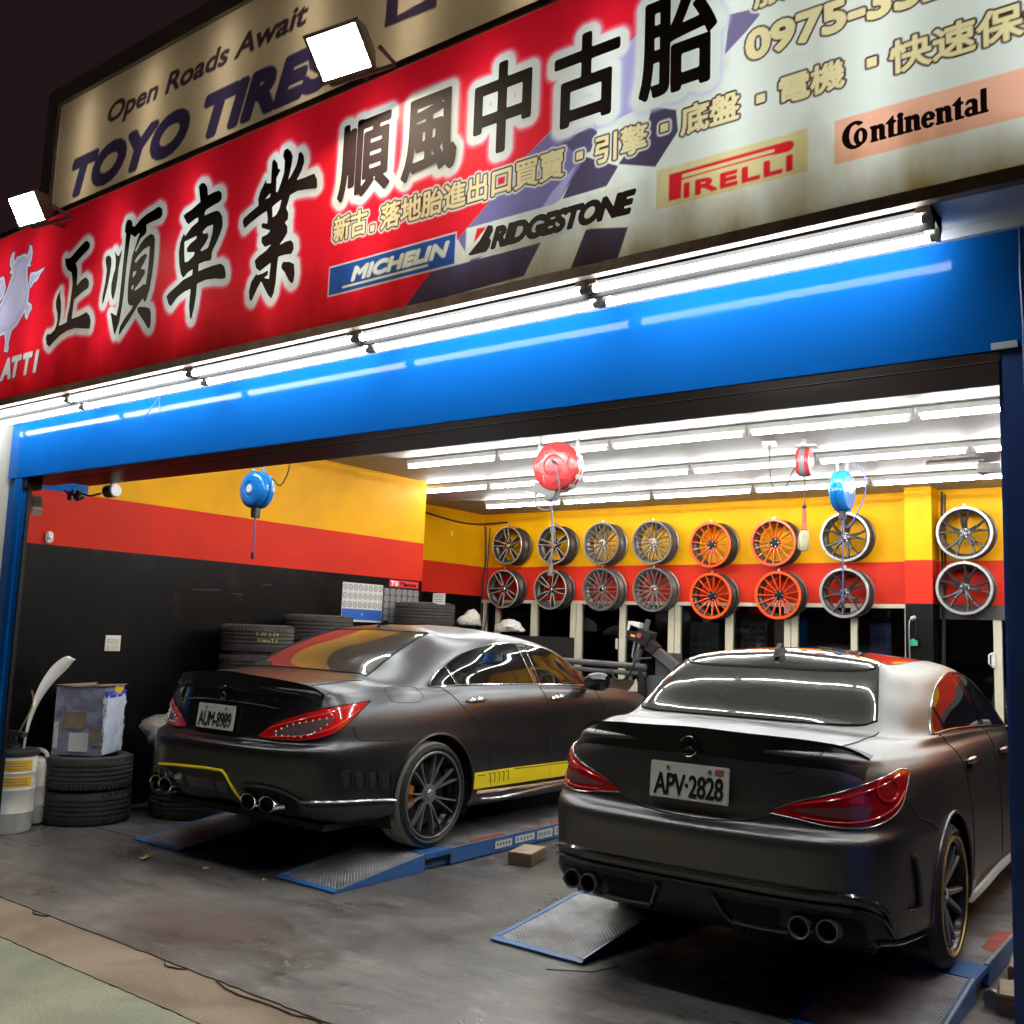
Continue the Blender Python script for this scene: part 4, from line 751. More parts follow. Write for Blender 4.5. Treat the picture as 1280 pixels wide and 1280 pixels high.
# ---- floodlights on arms
def floodlight(loc, tilt, label, yaw=0., sc=1.):
    t = thing('floodlight', label, 'floodlight', loc, yaw, 'floodlights on the sign top')
    R_ = Matrix.Rotation(tilt, 4, 'X')
    def part(mb, name, m, smooth=35):
        mb.v = [tuple(R_ @ (Vector(p)*sc)) for p in mb.v]; return mb.build(name, m, t, smooth=smooth)
    part(MB().add([(-.185,0,-.13),(.185,0,-.13),(.185,0,.13),(-.185,0,.13),(-.12,.14,-.08),(.12,.14,-.08),(.12,.14,.08),(-.12,.14,.08)], [(0,1,5,4),(1,2,6,5),(2,3,7,6),(3,0,4,7),(4,5,6,7)]), 'housing', M['grey_frame'], 0)
    part(MB().box(-.165,.165,-.004,.004,-.112,.112), 'lamp_glass', M['flood'], 0)
    part(MB().box(-.187,.187,-.012,.004,.1125,.134).box(-.187,.187,-.012,.004,-.134,-.1125).box(-.187,-.1655,-.012,.004,-.112,.112).box(.1655,.187,-.012,.004,-.112,.112), 'bezel', M['grey_frame'], 0)
    fn = MB()
    for x in np.linspace(-.1,.1,7): fn.box(x-.004,x+.004,.141,.175,-.075,.075)
    part(fn, 'cooling_fin', M['grey_frame'], 0)
    a = MB().tube([(-.2,.05,0),(-.2,.18,-.02),(.2,.18,-.02),(.2,.05,0)], .012, 6).tube([(0,.18,-.02),(.02,.26,-.03),(.05,3.24-loc[1]+.02,4.27-loc[2])], .014, 6)
    a.build('bracket_arm', M['grey_frame'], t); return t
floodlight((-6.25,2.945,4.175), math.radians(32), 'smaller-looking lit floodlight at the far left end of the signs', .12, .78)
floodlight((-3.39,2.985,4.295), math.radians(44), 'large dazzling floodlight in front of the cream billboard', .12, .88)
# ================================================================== WHEELS
def rim_barrel(R, w):
    m = MB()
    m.lathe([(R-.006,-.004),(R,.0),(R,.010),(R-.014,.016),(R-.016,.045),(R-.05,.07),(R-.05,.13),(R-.02,.165),(R-.016,w-.012),(R,w-.006),(R,w),(R-.012,w),(R-.026,w-.01),(R-.03,.165),(R-.06,.13),(R-.06,.07),(R-.034,.045),(R-.03,.012),(R-.022,-.002)], 56, 'Y', closed=True)
    return m
def rim_lip(R, t=.022): return MB().lathe([(R-.004,-.006),(R+.001,-.001),(R+.001,.008),(R-t,.012),(R-t-.002,.002),(R-t+.004,-.006)], 56, 'Y', closed=True)
def spoke_mesh(segs, y0, depth):
    # segs: list of (r0,a0,w0, r1,a1,w1) tapered bars seen from the face; y0 face offset at hub, flush at the rim
    m = MB()
    for r0, a0, w0, r1, a1, w1 in segs:
        pr = []
        for t in (0., .35, .7, 1.):
            r = r0+(r1-r0)*t; a = a0+(a1-a0)*t; w = w0+(w1-w0)*t
            c = np.array((r*math.sin(a), r*math.cos(a))); d = np.array((math.cos(a), -math.sin(a)))
            yy = y0*(1-t)**1.3 + .004
            p0, p1 = c-d*w/2, c+d*w/2; q0, q1 = c-d*w*.32, c+d*w*.32
            pr.append([(p0[0],yy+depth,p0[1]),(p0[0],yy+.006,p0[1]),(q0[0],yy,q0[1]),(q1[0],yy,q1[1]),(p1[0],yy+.006,p1[1]),(p1[0],yy+depth,p1[1])])
        vs = [p for r in pr for p in r]; fs = []
        for i in range(3):
            for j in range(6): fs.append((i*6+j, i*6+(j+1)%6, (i+1)*6+(j+1)%6, (i+1)*6+j))
        fs += [tuple(range(6)), tuple(range(23, 17, -1))]
        m.add(vs, fs)
    return m
def hub_mesh(r, y0, depth, n=5):
    m = MB().lathe([(.001,y0-.004),(r*.45,y0-.004),(r*.5,y0),(r*.92,y0+.004),(r,y0+.012),(r*.9,y0+depth),(.001,y0+depth)], 32, 'Y')
    return m
def bolts(r, y0, n=5):
    m = MB()
    for i in range(n):
        a = 2*PI*i/n+.3; m.tube([(r*math.sin(a), y0-.002, r*math.cos(a)), (r*math.sin(a), y0+.02, r*math.cos(a))], .009, 6)
    return m
STY = {
 'A': dict(n=5, segs=[(.05,-.24,.014,.252,-.15,.012),(.05,.24,.014,.252,.15,.012)], face='a_face', lip='a_face', bar='barrel', hub='a_black', back=True, y0=.028, hr=.062),
 'B': dict(n=10, segs=[(.06,-.02,.0125,.252,-.21,.0105),(.06,.02,.0125,.252,.21,.0105)], face='b_grey', lip='b_grey', bar='barrel_g', hub='b_grey', y0=.030, hr=.062),
 'C': dict(n=15, segs=[(.055,0,.012,.250,0,.011)], face='c_orange', lip='c_orange', bar='barrel', hub='a_black', y0=.045, hr=.066),
 'D': dict(n=5, segs=[(.05,-.14,.036,.14,-.16,.026),(.14,-.16,.026,.255,-.27,.018),(.05,.14,.036,.14,.16,.026),(.14,.16,.026,.255,.27,.018)], face='d_dark', lip='d_lip', bar='barrel', hub='d_dark', y0=.030, hr=.062),
 'L': dict(n=7, segs=[(.06,-.09,.014,.252,-.165,.0105),(.06,.09,.014,.252,.165,.0105)], face='rim_dark', lip='rim_dark', bar='rim_black', hub='rim_dark', y0=.035, hr=.068),
 'R': dict(n=5, segs=[(.05,-.16,.032,.235,-.24,.020),(.05,.16,.032,.235,.24,.020)], face='rim_dark', lip='rim_black', bar='rim_black', hub='rim_dark', y0=.035, hr=.062),
}
CACHE = {}
def wheel_meshes(st_, R, w):
    k = (st_, R)
    if k not in CACHE:
        s = STY[st_]; sc = R/.28
        segs = [(a*sc,b,c*sc,min(d*sc, R-.024),e,f*sc) for a,b,c,d,e,f in s['segs']]
        CACHE[k] = dict(bar=rim_barrel(R, w).mesh('rim_barrel', M[s['bar']]), lip=rim_lip(R, .03 if st_ in 'CD' else .016).mesh('rim_lip', M[s['lip']]),
            spoke=spoke_mesh(segs, s['y0'], .011 if st_ == 'A' else .032).mesh('spoke', M[s['face']], 25), hub=hub_mesh(s['hr']*sc, s['y0'], .05).mesh('hub', M[s['hub']]), bolt=bolts(s['hr']*sc*.68, s['y0']).mesh('wheel_bolt', M['steel']),
            cap=MB().lathe([(.001,s['y0']-.010),(.022,s['y0']-.010),(.028,s['y0']-.004),(.028,s['y0']+.004)], 20, 'Y').mesh('centre_cap', M['chrome' if st_ != 'C' else 'a_black']))
        if s.get('back'): CACHE[k]['web'] = spoke_mesh([(.05*sc,0,.075*sc,.245*sc,0,.066*sc)], s['y0']+.012, .02).mesh('spoke_web', M['a_black'])
    return CACHE[k]
def fill_wheel(t, st_, R, w, spin=0.):
    K = wheel_meshes(st_, R, w); s = STY[st_]
    place('rim_barrel', K['bar'], t); place('rim_lip', K['lip'], t)
    for i in range(s['n']):
        a = 2*PI*i/s['n']+spin
        o = place('spoke', K['spoke'], t, (0,0,0), (0,a,0))
        if 'web' in K: place('spoke_web', K['web'], o, (0,0,0), (0,0,0))
    place('hub', K['hub'], t, (0,0,0), (0,spin,0)); place('wheel_bolt', K['bolt'], t); place('centre_cap', K['cap'], t)
WALLW = [('A',-8.40,2.805,'black split-spoke wheel on the yellow band, farthest left of the upper row'),('A',-7.61,2.795,'black split-spoke wheel with red reel hose hanging before it, upper row'),('A',-8.45,2.19,'black split-spoke wheel on the red band, farthest left of the lower row'),('A',-7.64,2.183,'black split-spoke wheel on the red band, second from left of the lower row'),
 ('B',-6.85,2.796,'grey mesh-spoke wheel on yellow, third from left of the upper row'),('B',-6.09,2.787,'grey mesh-spoke wheel on yellow, beside the orange wheels'),('B',-6.84,2.186,'grey mesh-spoke wheel on red, third from left of the lower row'),('B',-6.07,2.187,'grey mesh-spoke wheel on red, beside the orange wheels'),
 ('C',-5.285,2.738,'orange many-spoke wheel on yellow, left one of the upper pair'),('C',-4.48,2.745,'orange many-spoke wheel on yellow behind the hanging work lamp'),('C',-5.27,2.112,'orange many-spoke wheel on red, left one of the lower pair'),('C',-4.42,2.126,'orange many-spoke wheel on red, right one of the lower pair'),
 ('D',-3.64,2.787,'dark Y-spoke wheel with silver lip below the blue hose reel'),('D',-2.39,2.792,'dark Y-spoke wheel with silver lip, upper right beyond the pilaster'),('D',-3.65,2.157,'dark Y-spoke wheel with silver lip on red, left of the pilaster'),('D',-2.40,2.213,'dark Y-spoke wheel with silver lip, lower right beyond the pilaster')]
GRP = dict(A='black split-spoke wheels on the back wall', B='grey mesh wheels on the back wall', C='orange wheels on the back wall', D='dark Y-spoke wheels on the back wall')
rg = random.Random(4)
for st_, x, z, lab in WALLW:
    t = thing('alloy_wheel', lab, 'wheel', (x, 11.045, z), 0, GRP[st_]); t.rotation_euler = (rg.uniform(.0,.06), 0, rg.uniform(-.05,.05))
    fill_wheel(t, st_, .268 if st_ == 'A' else .28, .225, rg.uniform(0, 6))
    MB().box(-.012,.012,.05,.262,.272,.280).box(-.012,.012,.05,.058,.272,.31).build('wall_hook', M['steel'], t, smooth=0)
for i, (y, z) in enumerate([(6.1,2.79),(6.95,2.79),(6.1,2.19),(6.95,2.19)]):
    t = thing('alloy_wheel', 'silver-lipped wheel on the right side wall, %s %s one of four' % (('upper','lower')[i//2], ('nearer','farther')[i%2]), 'wheel', (XR-.27, y, z), -PI/2, 'wheels on the right side wall')
    fill_wheel(t, 'D', .28, .225, i*.7)

def tyre_mesh(R, Ri, w, mats, n=64, grooves=True):
    h = w/2; g = .008
    prof = [(Ri,-h*.78),(Ri+.012,-h*.90),(Ri+(R-Ri)*.45,-h),(R-.035,-h*.97),(R-.012,-h*.86),(R-.002,-h*.70)]
    if grooves:
        for c in (-.42,-.14,.14,.42): prof += [(R,h*c*1.0-.009),(R-g,h*c-.006),(R-g,h*c+.006),(R,h*c+.009)]
    prof += [(R-.002,h*.70),(R-.012,h*.86),(R-.035,h*.97),(R-(R-Ri)*.55,h),(Ri+.012,h*.90),(Ri,h*.78)]
    k = len(prof); mis = [0]*k
    for i in range(4, k-6): mis[i] = 1
    return MB().lathe(prof, n, 'Y', closed=False, mis=mis).mesh('tyre', mats, 30)

# ================================================================== CARS
def grid_surface(P, nu, nv):
    # P rows x cols x 3 (right half, column 0 = rear centre, last = front centre); smooth interpolation both ways
    P = np.array(P, float); mir = np.array((-1,1,1))
    def cr(a, b, c, d, t): return .5*((2*b)+(c-a)*t+(2*a-5*b+4*c-d)*t*t+(3*b-a-3*c+d)*t**3)
    G = np.concatenate([P[:,1:2]*mir, P, P[:,-2:-1]*mir], 1); out = []
    for j in range(1, G.shape[1]-2):
        for t in np.arange(nv)/nv: out.append(cr(G[:,j-1], G[:,j], G[:,j+1], G[:,j+2], t))
    out.append(P[:,-1]); Q = np.stack(out, 1)
    G = np.concatenate([2*Q[:1]-Q[1:2], Q, 2*Q[-1:]-Q[-2:-1]], 0); out = []
    for i in range(1, G.shape[0]-2):
        for t in np.arange(nu)/nu: out.append(cr(G[i-1], G[i], G[i+1], G[i+2], t))
    out.append(Q[-1]); return np.stack(out, 0)
FX = [0,.33,.62,.83,.945]; FY = [0,.012,.07,.225,.50]
def low_row(ws, yr, yf, z, yc=-.55, yfc=None, ys=None):
    # one ring of the lower body
    ys = ys or YS; pts = []
    zz = np.interp(range(17), [0,3,4,6,9,11,13,16], z)
    for j in range(5): pts.append((FX[j]*ws[0]*1.0, yr+(ys[0]-yr)*FY[j], zz[j]))
    for j in range(8): pts.append((ws[j], ys[j], zz[5+j]))
    for j, (fx, fy) in enumerate(((.93,.5),(.70,.14),(.36,.03),(0,0))): pts.append((fx*ws[7], yf+(ys[7]-yf)*fy, zz[13+j]))
    return pts
def make_body(spec):
    global YS
    YS = spec['ys']; rows = [low_row(*r) for r in spec['low']]
    g0 = spec['g0']; g2 = spec['g2']; gc = spec['gc']
    top = np.array(rows[-1]); g0 = np.array(g0); g2 = np.array(g2)
    mid = top*.5+g0*.5; mid[:,2] += spec.get('deck', .012)
    # keep the rear deck nearly level
    rows.append(mid.tolist()); rows.append(g0.tolist())
    m1 = g0*.5+g2*.5; b = spec['bulge']
    for j in range(17):
        n_ = np.array((1.,0,.25)) if 5 <= j <= 12 else (np.array((0,-.5,1.)) if j < 5 else np.array((0,.5,1.)))
        m1[j] += n_/np.linalg.norm(n_)*(b[0] if 5 <= j <= 12 else b[1])
    rows.append(m1.tolist()); rows.append(g2.tolist())
    c = np.array([(0, np.interp(j, [0,16], gc[0]), np.interp(j, [0,5,10,16], gc[1])) for j in range(17)])
    g3 = g2*.5+c*.5; g3[:,2] += spec['crown']; rows.append(g3.tolist()); rows.append(c.tolist())
    S = grid_surface(rows, 6, 8)
    return S
def car_body(spec, m, parent):
    S = make_body(spec); nr, nc = S.shape[:2]
    axles = [(0., spec['arch']), (spec['wb'], spec['arch'])]; zc = spec['zc']
    V = S.copy()
    # open the wheel arches: drop faces inside, snap the rim of the opening to a circle
    inside = np.zeros((nr, nc), bool)
    for ya, ra in axles:
        d = np.hypot(V[...,1]-ya, V[...,2]-zc); inside |= (d < ra) & (np.abs(V[...,0]) > .5) & (V[...,2] < zc+ra+.02)
    mb = MB(); ids = np.arange(nr*nc).reshape(nr, nc); fs = []
    for i in range(nr-1):
        for j in range(nc-1):
            q = [(i,j),(i,j+1),(i+1,j+1),(i+1,j)]
            if all(inside[a] for a in q): continue
            fs.append(tuple(int(ids[a]) for a in q))
            for a in q:
                if inside[a]:
                    ya, ra = min(axles, key=lambda t: abs(t[0]-V[a][1])); dy, dz = S[a][1]-ya, S[a][2]-zc; l = math.hypot(dy, dz)+1e-9
                    V[a][1] = ya+dy/l*ra; V[a][2] = zc+dz/l*ra
    Rv = V.reshape(-1,3); Lv = Rv*np.array((-1,1,1)); n = len(Rv)
    mb.add(np.concatenate([Rv, Lv]), fs + [tuple(i+n for i in f)[::-1] for f in fs])
    me = mb.mesh('body', m, 0); bm = bmesh.new(); bm.from_mesh(me); bmesh.ops.remove_doubles(bm, verts=bm.verts[:], dist=.0004); bmesh.ops.recalc_face_normals(bm, faces=bm.faces[:]); bm.to_mesh(me); bm.free()
    me.polygons.foreach_set('use_smooth', [True]*len(me.polygons)); me.set_sharp_from_angle(angle=math.radians(50))
    Sf = S.reshape(-1,3); F2 = [(i*nc+j, i*nc+j+1, (i+1)*nc+j+1, (i+1)*nc+j) for i in range(nr-1) for j in range(nc-1)]
    bvh = BVHTree.FromPolygons([tuple(p) for p in np.concatenate([Sf, Sf*np.array((-1,1,1))])], F2 + [tuple(k+n for k in f)[::-1] for f in F2])
    return place('body', me, parent), bvh
DIR = dict(side=(-1,0,0), rear=(0,1,0), top=(0,0,-1), lamp=(-.55,.835,0), back=(0,.55,-.835))
def unit(d): d = np.array(d, float); return d/np.linalg.norm(d)
class Proj:
    def __init__(s, bvh): s.b = bvh
    def __call__(s, p, d, off=.003):
        d = unit(DIR[d] if isinstance(d, str) else d); p = np.array(p, float); o = p-d*1.6
        h = s.b.ray_cast(Vector(o), Vector(d), 3.2)
        if h[0] is None:
            h = s.b.find_nearest(Vector(p))
        n = np.array(h[1]); 
        if np.dot(n, d) > 0: n = -n
        return np.array(h[0])+n*off
    def line(s, pts, d, off=.001, n=10, curve=True, mir=False):
        Q = crv(pts, n) if curve else [np.array(pts[i])+(np.array(pts[i+1])-np.array(pts[i]))*t for i in range(len(pts)-1) for t in np.arange(n)/n]+[np.array(pts[-1])]
        return [s(p, d, off) for p in Q]
    def patch(s, top, bot, d, off, n=24, m=8):
        def res(P):
            Q = crv(P, 10); L = np.r_[0, np.cumsum([np.linalg.norm(Q[i+1]-Q[i]) for i in range(len(Q)-1)])]; t = np.linspace(0, L[-1], n)
            return np.stack([np.interp(t, L, [q[k] for q in Q]) for k in range(3)], -1)
        A, B = res(top), res(bot); G = []
        for k in range(m+1):
            f = k/m; G.append([s(a*(1-f)+b*f, d, off) for a, b in zip(A, B)])
        return G
def mirror(mb):
    o = MB(); o.v = [(-x,y,z) for x,y,z in mb.v]; o.f = [tuple(f[::-1]) for f in mb.f]; o.mi = list(mb.mi); return o
def both(mb, name, m, par, smooth=35, fix=True):
    a = mb.build(name, m, par, smooth=smooth, fix=fix); b = mirror(mb).build(name, m, par, smooth=smooth, fix=fix); return a, b
def patch_mb(G, thick=0.):
    return MB().grid(G)
def rimline(G, r, n=6):
    # tube round the border of a patch
    P = list(G[0]) + [row[-1] for row in G[1:]] + list(G[-1][::-1])[1:] + [row[0] for row in G[::-1]][1:-1]
    Q = [P[0]]
    for p in P[1:]:
        if np.linalg.norm(p-Q[-1]) > .004: Q.append(p)
    if np.linalg.norm(Q[0]-Q[-1]) < .004: Q.pop()
    return MB().tube(Q, r, n, closed=True)
def car_wheel(car, x, y, z, st_, R, Rt, w, side, tyre_mats, gold=None, spin=0., cal=True):
    K = wheel_meshes(st_, R, w); s = STY[st_]
    rz = PI/2 if side > 0 else -PI/2
    o = place('wheel', K['bar'], car, (x, y, z), (0,0,rz))
    place('rim_lip', K['lip'], o)
    for i in range(s['n']): place('spoke', K['spoke'], o, (0,0,0), (0,2*PI*i/s['n']+spin,0))
    place('hub', K['hub'], o, (0,0,0), (0,spin,0)); place('wheel_bolt', K['bolt'], o); place('centre_cap', K['cap'], o)
    k = ('t', Rt, R, tuple(m.name for m in tyre_mats))
    if k not in CACHE: CACHE[k] = tyre_mesh(Rt, R-.006, w+.022, tyre_mats)
    place('tyre', CACHE[k], o, (0, w/2+.001, 0))
    MB().lathe([(.001,.10),(.07,.10),(.075,.085),(R*.72,.085),(R*.72,.105),(.001,.105)], 36, 'Y').build('brake_disc', M['brake'], o)
    if cal:
        c = MB()
        for i in range(6):
            a0, a1 = 1.15+i*.14, 1.15+(i+1)*.14; 
            c.add([(r*math.sin(a)*-side, yy, r*math.cos(a)) for yy in (.06,.12) for r in (R*.5,R*.78) for a in (a0,a1)], [(0,1,3,2),(4,6,7,5),(0,4,5,1),(2,3,7,6),(0,2,6,4),(1,5,7,3)])
        c.build('brake_caliper', M['caliper' if st_ == 'L' else 'brake'], o, smooth=0)
    if gold: MB().lathe([(R-.004,-.011),(R+.005,-.011),(R+.006,.004),(R-.005,-.005)], 60, 'Y', closed=True).build('rim_line', M[gold], o)
    return o
def number_plate(car, text, y, z0, zc_, tilt, x=0.):
    p = MB().box(-.19,.19,-.006,.006,-.08,.08, bev=.004).build('number_plate', M['plate'], car, (x, y, zc_), (tilt,0,0))
    vinyl(MB(), fit(font_edges(text, 0, .95), -.165,.165,-.062,.030), .0026, -.0085, .0028).build('plate_lettering', M['plate_ink'], p, smooth=0, fix=False)
    for sx in (-.1,.1): MB().tube([(sx,-.007,.056),(sx,-.011,.056)], .009, 8).build('plate_screw', M['steel'], p)
    return p
def star_badge(car, p, r, tilt):
    m = MB().tube([(r*math.cos(a), 0, r*math.sin(a)) for a in np.linspace(0, 2*PI, 28, endpoint=False)], .0045, 6, closed=True)
    for k in range(3):
        a = PI/2+k*2*PI/3; tip = (r*math.cos(a), -.002, r*math.sin(a)); b = .22*r
        m.add([tip, (b*math.cos(a+PI/3), 0, b*math.sin(a+PI/3)), (0,-.008,0), (b*math.cos(a-PI/3), 0, b*math.sin(a-PI/3))], [(0,1,2),(0,2,3)])
    return m.build('badge', M['badge'], car, p, (tilt,0,0))
def under_tray(car, spec, w):
    m = MB().box(-w, w, spec['low'][0][1]+.12, spec['low'][0][2]-.15, .2, .24); 
    m.build('underside', M['under'], car, smooth=0)
    for ya in (0., spec['wb']):
        for s in (-1, 1):
            a = MB(); pts = [(ya+(spec['arch']+.02)*math.cos(t), spec['zc']+(spec['arch']+.02)*math.sin(t)) for t in np.linspace(-.45, PI+.45, 22)]
            G = [[(s*.52, y, z) for y, z in pts], [(s*(spec['hw']-.035), y, z) for y, z in pts]]; a.grid(G)
            a.add([(s*.52, y, z) for y, z in pts], [tuple(range(len(pts)))])
            a.build('wheel_well', M['under'], car)
    MB().box(-.5,.5,-.1,.1,.24,.34).build('rear_axle', M['under'], car, smooth=0)

def mirror_part(car, x, y, z, m):
    a = MB(); prof = [(.0,.03),(.02,.075),(.07,.085),(.11,.07),(.125,.03)]
    for s in (1,-1):
        mb = MB(); rings = []
        for k, (t, sc) in enumerate(((0,.55),(.04,.9),(.10,1.),(.17,.95),(.21,.7))):
            rings.append([(s*(x+t), y+.06*sc*math.cos(a_)*1.1, z+.078*sc*math.sin(a_)+.01*k/4) for a_ in np.linspace(0, 2*PI, 16, endpoint=False)])
        vs = [p for r in rings for p in r]; fs = []
        for i in range(4):
            for j in range(16): fs.append((i*16+j, i*16+(j+1)%16, (i+1)*16+(j+1)%16, (i+1)*16+j))
        fs += [tuple(range(16)), tuple(range(79,63,-1))]
        mb.add(vs, fs); o = mb.build('wing_mirror', m, car)
        MB().bar((s*(x-.06), y+.02, z-.06), (s*(x+.06), y+.01, z-.035), .05, .03).build('mirror_arm', M['gloss_black'], o, smooth=0)
def handle(car, P, y, z, m, L=.22):
    for s in (1,-1):
        p0 = P((s*.9, y-L/2, z), (-s,0,0), .004); p1 = P((s*.9, y+L/2, z), (-s,0,0), .004); pm = P((s*.9, y, z+.004), (-s,0,0), .030)
        h = MB().tube(crv([p0, (p0*.4+pm*.6)+np.array((0,-.03,0)), pm, (p1*.4+pm*.6)+np.array((0,.03,0)), p1], 6), [.012+.006*math.sin(PI*i/24) for i in range(25)], 8); o = h.build('door_handle', m, car)
        c = MB(); ctr = P((s*.9, y, z-.006), (-s,0,0), .0015); G = []
        for k in range(5):
            G.append([P((s*.9, y-L*.40+L*.80*j/10, z-.006+(k-2)*.016*math.sin(PI*(j+.001)/10)), (-s,0,0), .0018) for j in range(11)])
        c.grid(G); c.build('handle_recess', M['gloss_black'], o, fix=False)
SPEC_L = dict(wb=2.874, zc=.352, arch=.402, hw=.94, ys=[-.55,-.2,.25,.75,1.4,2.1,2.6,3.05],
 low=[([.80,.86,.86,.84,.84,.85,.86,.84],-.98,3.5,[.30,.27,.24,.22,.20,.20,.2,.2]),
      ([.90,.925,.925,.90,.895,.905,.925,.91],-1.10,3.68,[.36,.33,.30,.28,.26,.26,.26,.26]),
      ([.915,.945,.945,.92,.915,.92,.94,.925],-1.155,3.74,[.46,.44,.42,.40,.38,.38,.38,.38]),
      ([.92,.95,.95,.925,.92,.925,.945,.93],-1.17,3.77,[.58,.57,.56,.55,.53,.53,.52,.52]),
      ([.918,.945,.945,.92,.912,.92,.94,.925],-1.168,3.75,[.69,.69,.69,.69,.66,.66,.62,.60]),
      ([.905,.935,.935,.912,.905,.912,.93,.915],-1.088,3.70,[.728,.735,.748,.77,.75,.75,.68,.66]),
      ([.89,.92,.922,.905,.90,.905,.915,.895],-1.07,3.66,[.80,.82,.84,.87,.85,.84,.74,.70]),
      ([.865,.895,.90,.89,.885,.89,.895,.87],-1.055,3.6,[.92,.92,.93,.96,.94,.91,.80,.75]),
      ([.83,.86,.87,.865,.862,.865,.865,.83],-1.045,3.5,[1.02,1.0,1.0,1.02,.995,.95,.86,.82]),
      ([.80,.83,.84,.84,.84,.84,.835,.79],-1.03,3.35,[1.10,1.06,1.04,1.045,1.025,.98,.91,.88])],
 g0=[(0,-.46,1.165),(.2,-.46,1.163),(.4,-.445,1.155),(.60,-.415,1.140),(.73,-.29,1.10),(.785,-.12,1.08),(.805,.08,1.07),(.81,.4,1.07),(.81,.8,1.068),(.815,1.4,1.05),(.81,1.9,1.03),(.79,2.15,1.02),(.72,2.4,1.02),(.6,2.5,1.03),(.4,2.58,1.04),(.2,2.6,1.05),(0,2.62,1.05)],
 g2=[(0,.30,1.455),(.2,.31,1.45),(.38,.325,1.444),(.515,.36,1.432),(.57,.47,1.408),(.6,.6,1.40),(.625,.75,1.405),(.64,.9,1.41),(.645,1.1,1.415),(.645,1.35,1.405),(.64,1.6,1.375),(.62,1.8,1.34),(.55,1.9,1.335),(.45,1.93,1.36),(.3,1.95,1.38),(.15,1.96,1.39),(0,1.97,1.395)],
 gc=((.60,1.62),(1.49,1.505,1.50,1.45)), bulge=(.022,.022), crown=.018, deck=.012)
SPEC_R = dict(wb=2.70, zc=.325, arch=.372, hw=.885, ys=[-.5,-.18,.22,.7,1.3,1.95,2.45,2.85],
 low=[([.74,.80,.80,.78,.78,.79,.80,.78],-.86,3.40,[.22,.21,.20,.19,.18,.18,.18,.18]),
      ([.84,.87,.87,.85,.845,.85,.87,.85],-.97,3.55,[.30,.28,.27,.26,.24,.24,.24,.24]),
      ([.855,.88,.88,.865,.86,.865,.88,.865],-1.03,3.60,[.42,.41,.40,.38,.36,.36,.36,.36]),
      ([.86,.885,.885,.868,.862,.868,.882,.868],-1.045,3.62,[.54,.535,.53,.52,.50,.50,.5,.5]),
      ([.86,.882,.882,.866,.858,.865,.88,.862],-1.046,3.6,[.652,.655,.657,.66,.64,.63,.6,.58]),
      ([.85,.875,.876,.86,.852,.86,.872,.85],-.985,3.56,[.692,.704,.716,.74,.72,.72,.66,.64]),
      ([.835,.865,.868,.852,.845,.852,.86,.835],-.975,3.52,[.78,.79,.80,.83,.81,.80,.72,.68]),
      ([.81,.845,.852,.842,.835,.84,.845,.81],-.965,3.46,[.90,.895,.90,.92,.90,.87,.78,.74]),
      ([.775,.815,.828,.822,.818,.82,.82,.775],-.955,3.36,[.965,.955,.955,.97,.955,.92,.84,.80]),
      ([.745,.785,.80,.80,.80,.80,.79,.735],-.94,3.22,[1.032,1.005,.992,1.0,.985,.945,.89,.86])],
 g0=[(0,-.46,1.10),(.22,-.455,1.098),(.42,-.44,1.092),(.60,-.39,1.080),(.69,-.23,1.062),(.74,0,1.05),(.765,.18,1.045),(.775,.45,1.04),(.78,.85,1.03),(.78,1.4,1.01),(.78,1.85,.99),(.76,2.1,.98),(.68,2.3,.98),(.55,2.42,.99),(.38,2.48,1.0),(.2,2.5,1.0),(0,2.52,1.0)],
 g2=[(0,.08,1.395),(.2,.085,1.39),(.38,.095,1.384),(.515,.125,1.372),(.56,.23,1.352),(.57,.4,1.35),(.585,.6,1.355),(.6,.85,1.36),(.605,1.1,1.36),(.605,1.3,1.35),(.6,1.5,1.325),(.58,1.68,1.30),(.5,1.78,1.30),(.42,1.83,1.315),(.3,1.86,1.33),(.15,1.875,1.335),(0,1.88,1.34)],
 gc=((.38,1.60),(1.440,1.450,1.437,1.395)), bulge=(.022,.024), crown=.016, deck=.012)

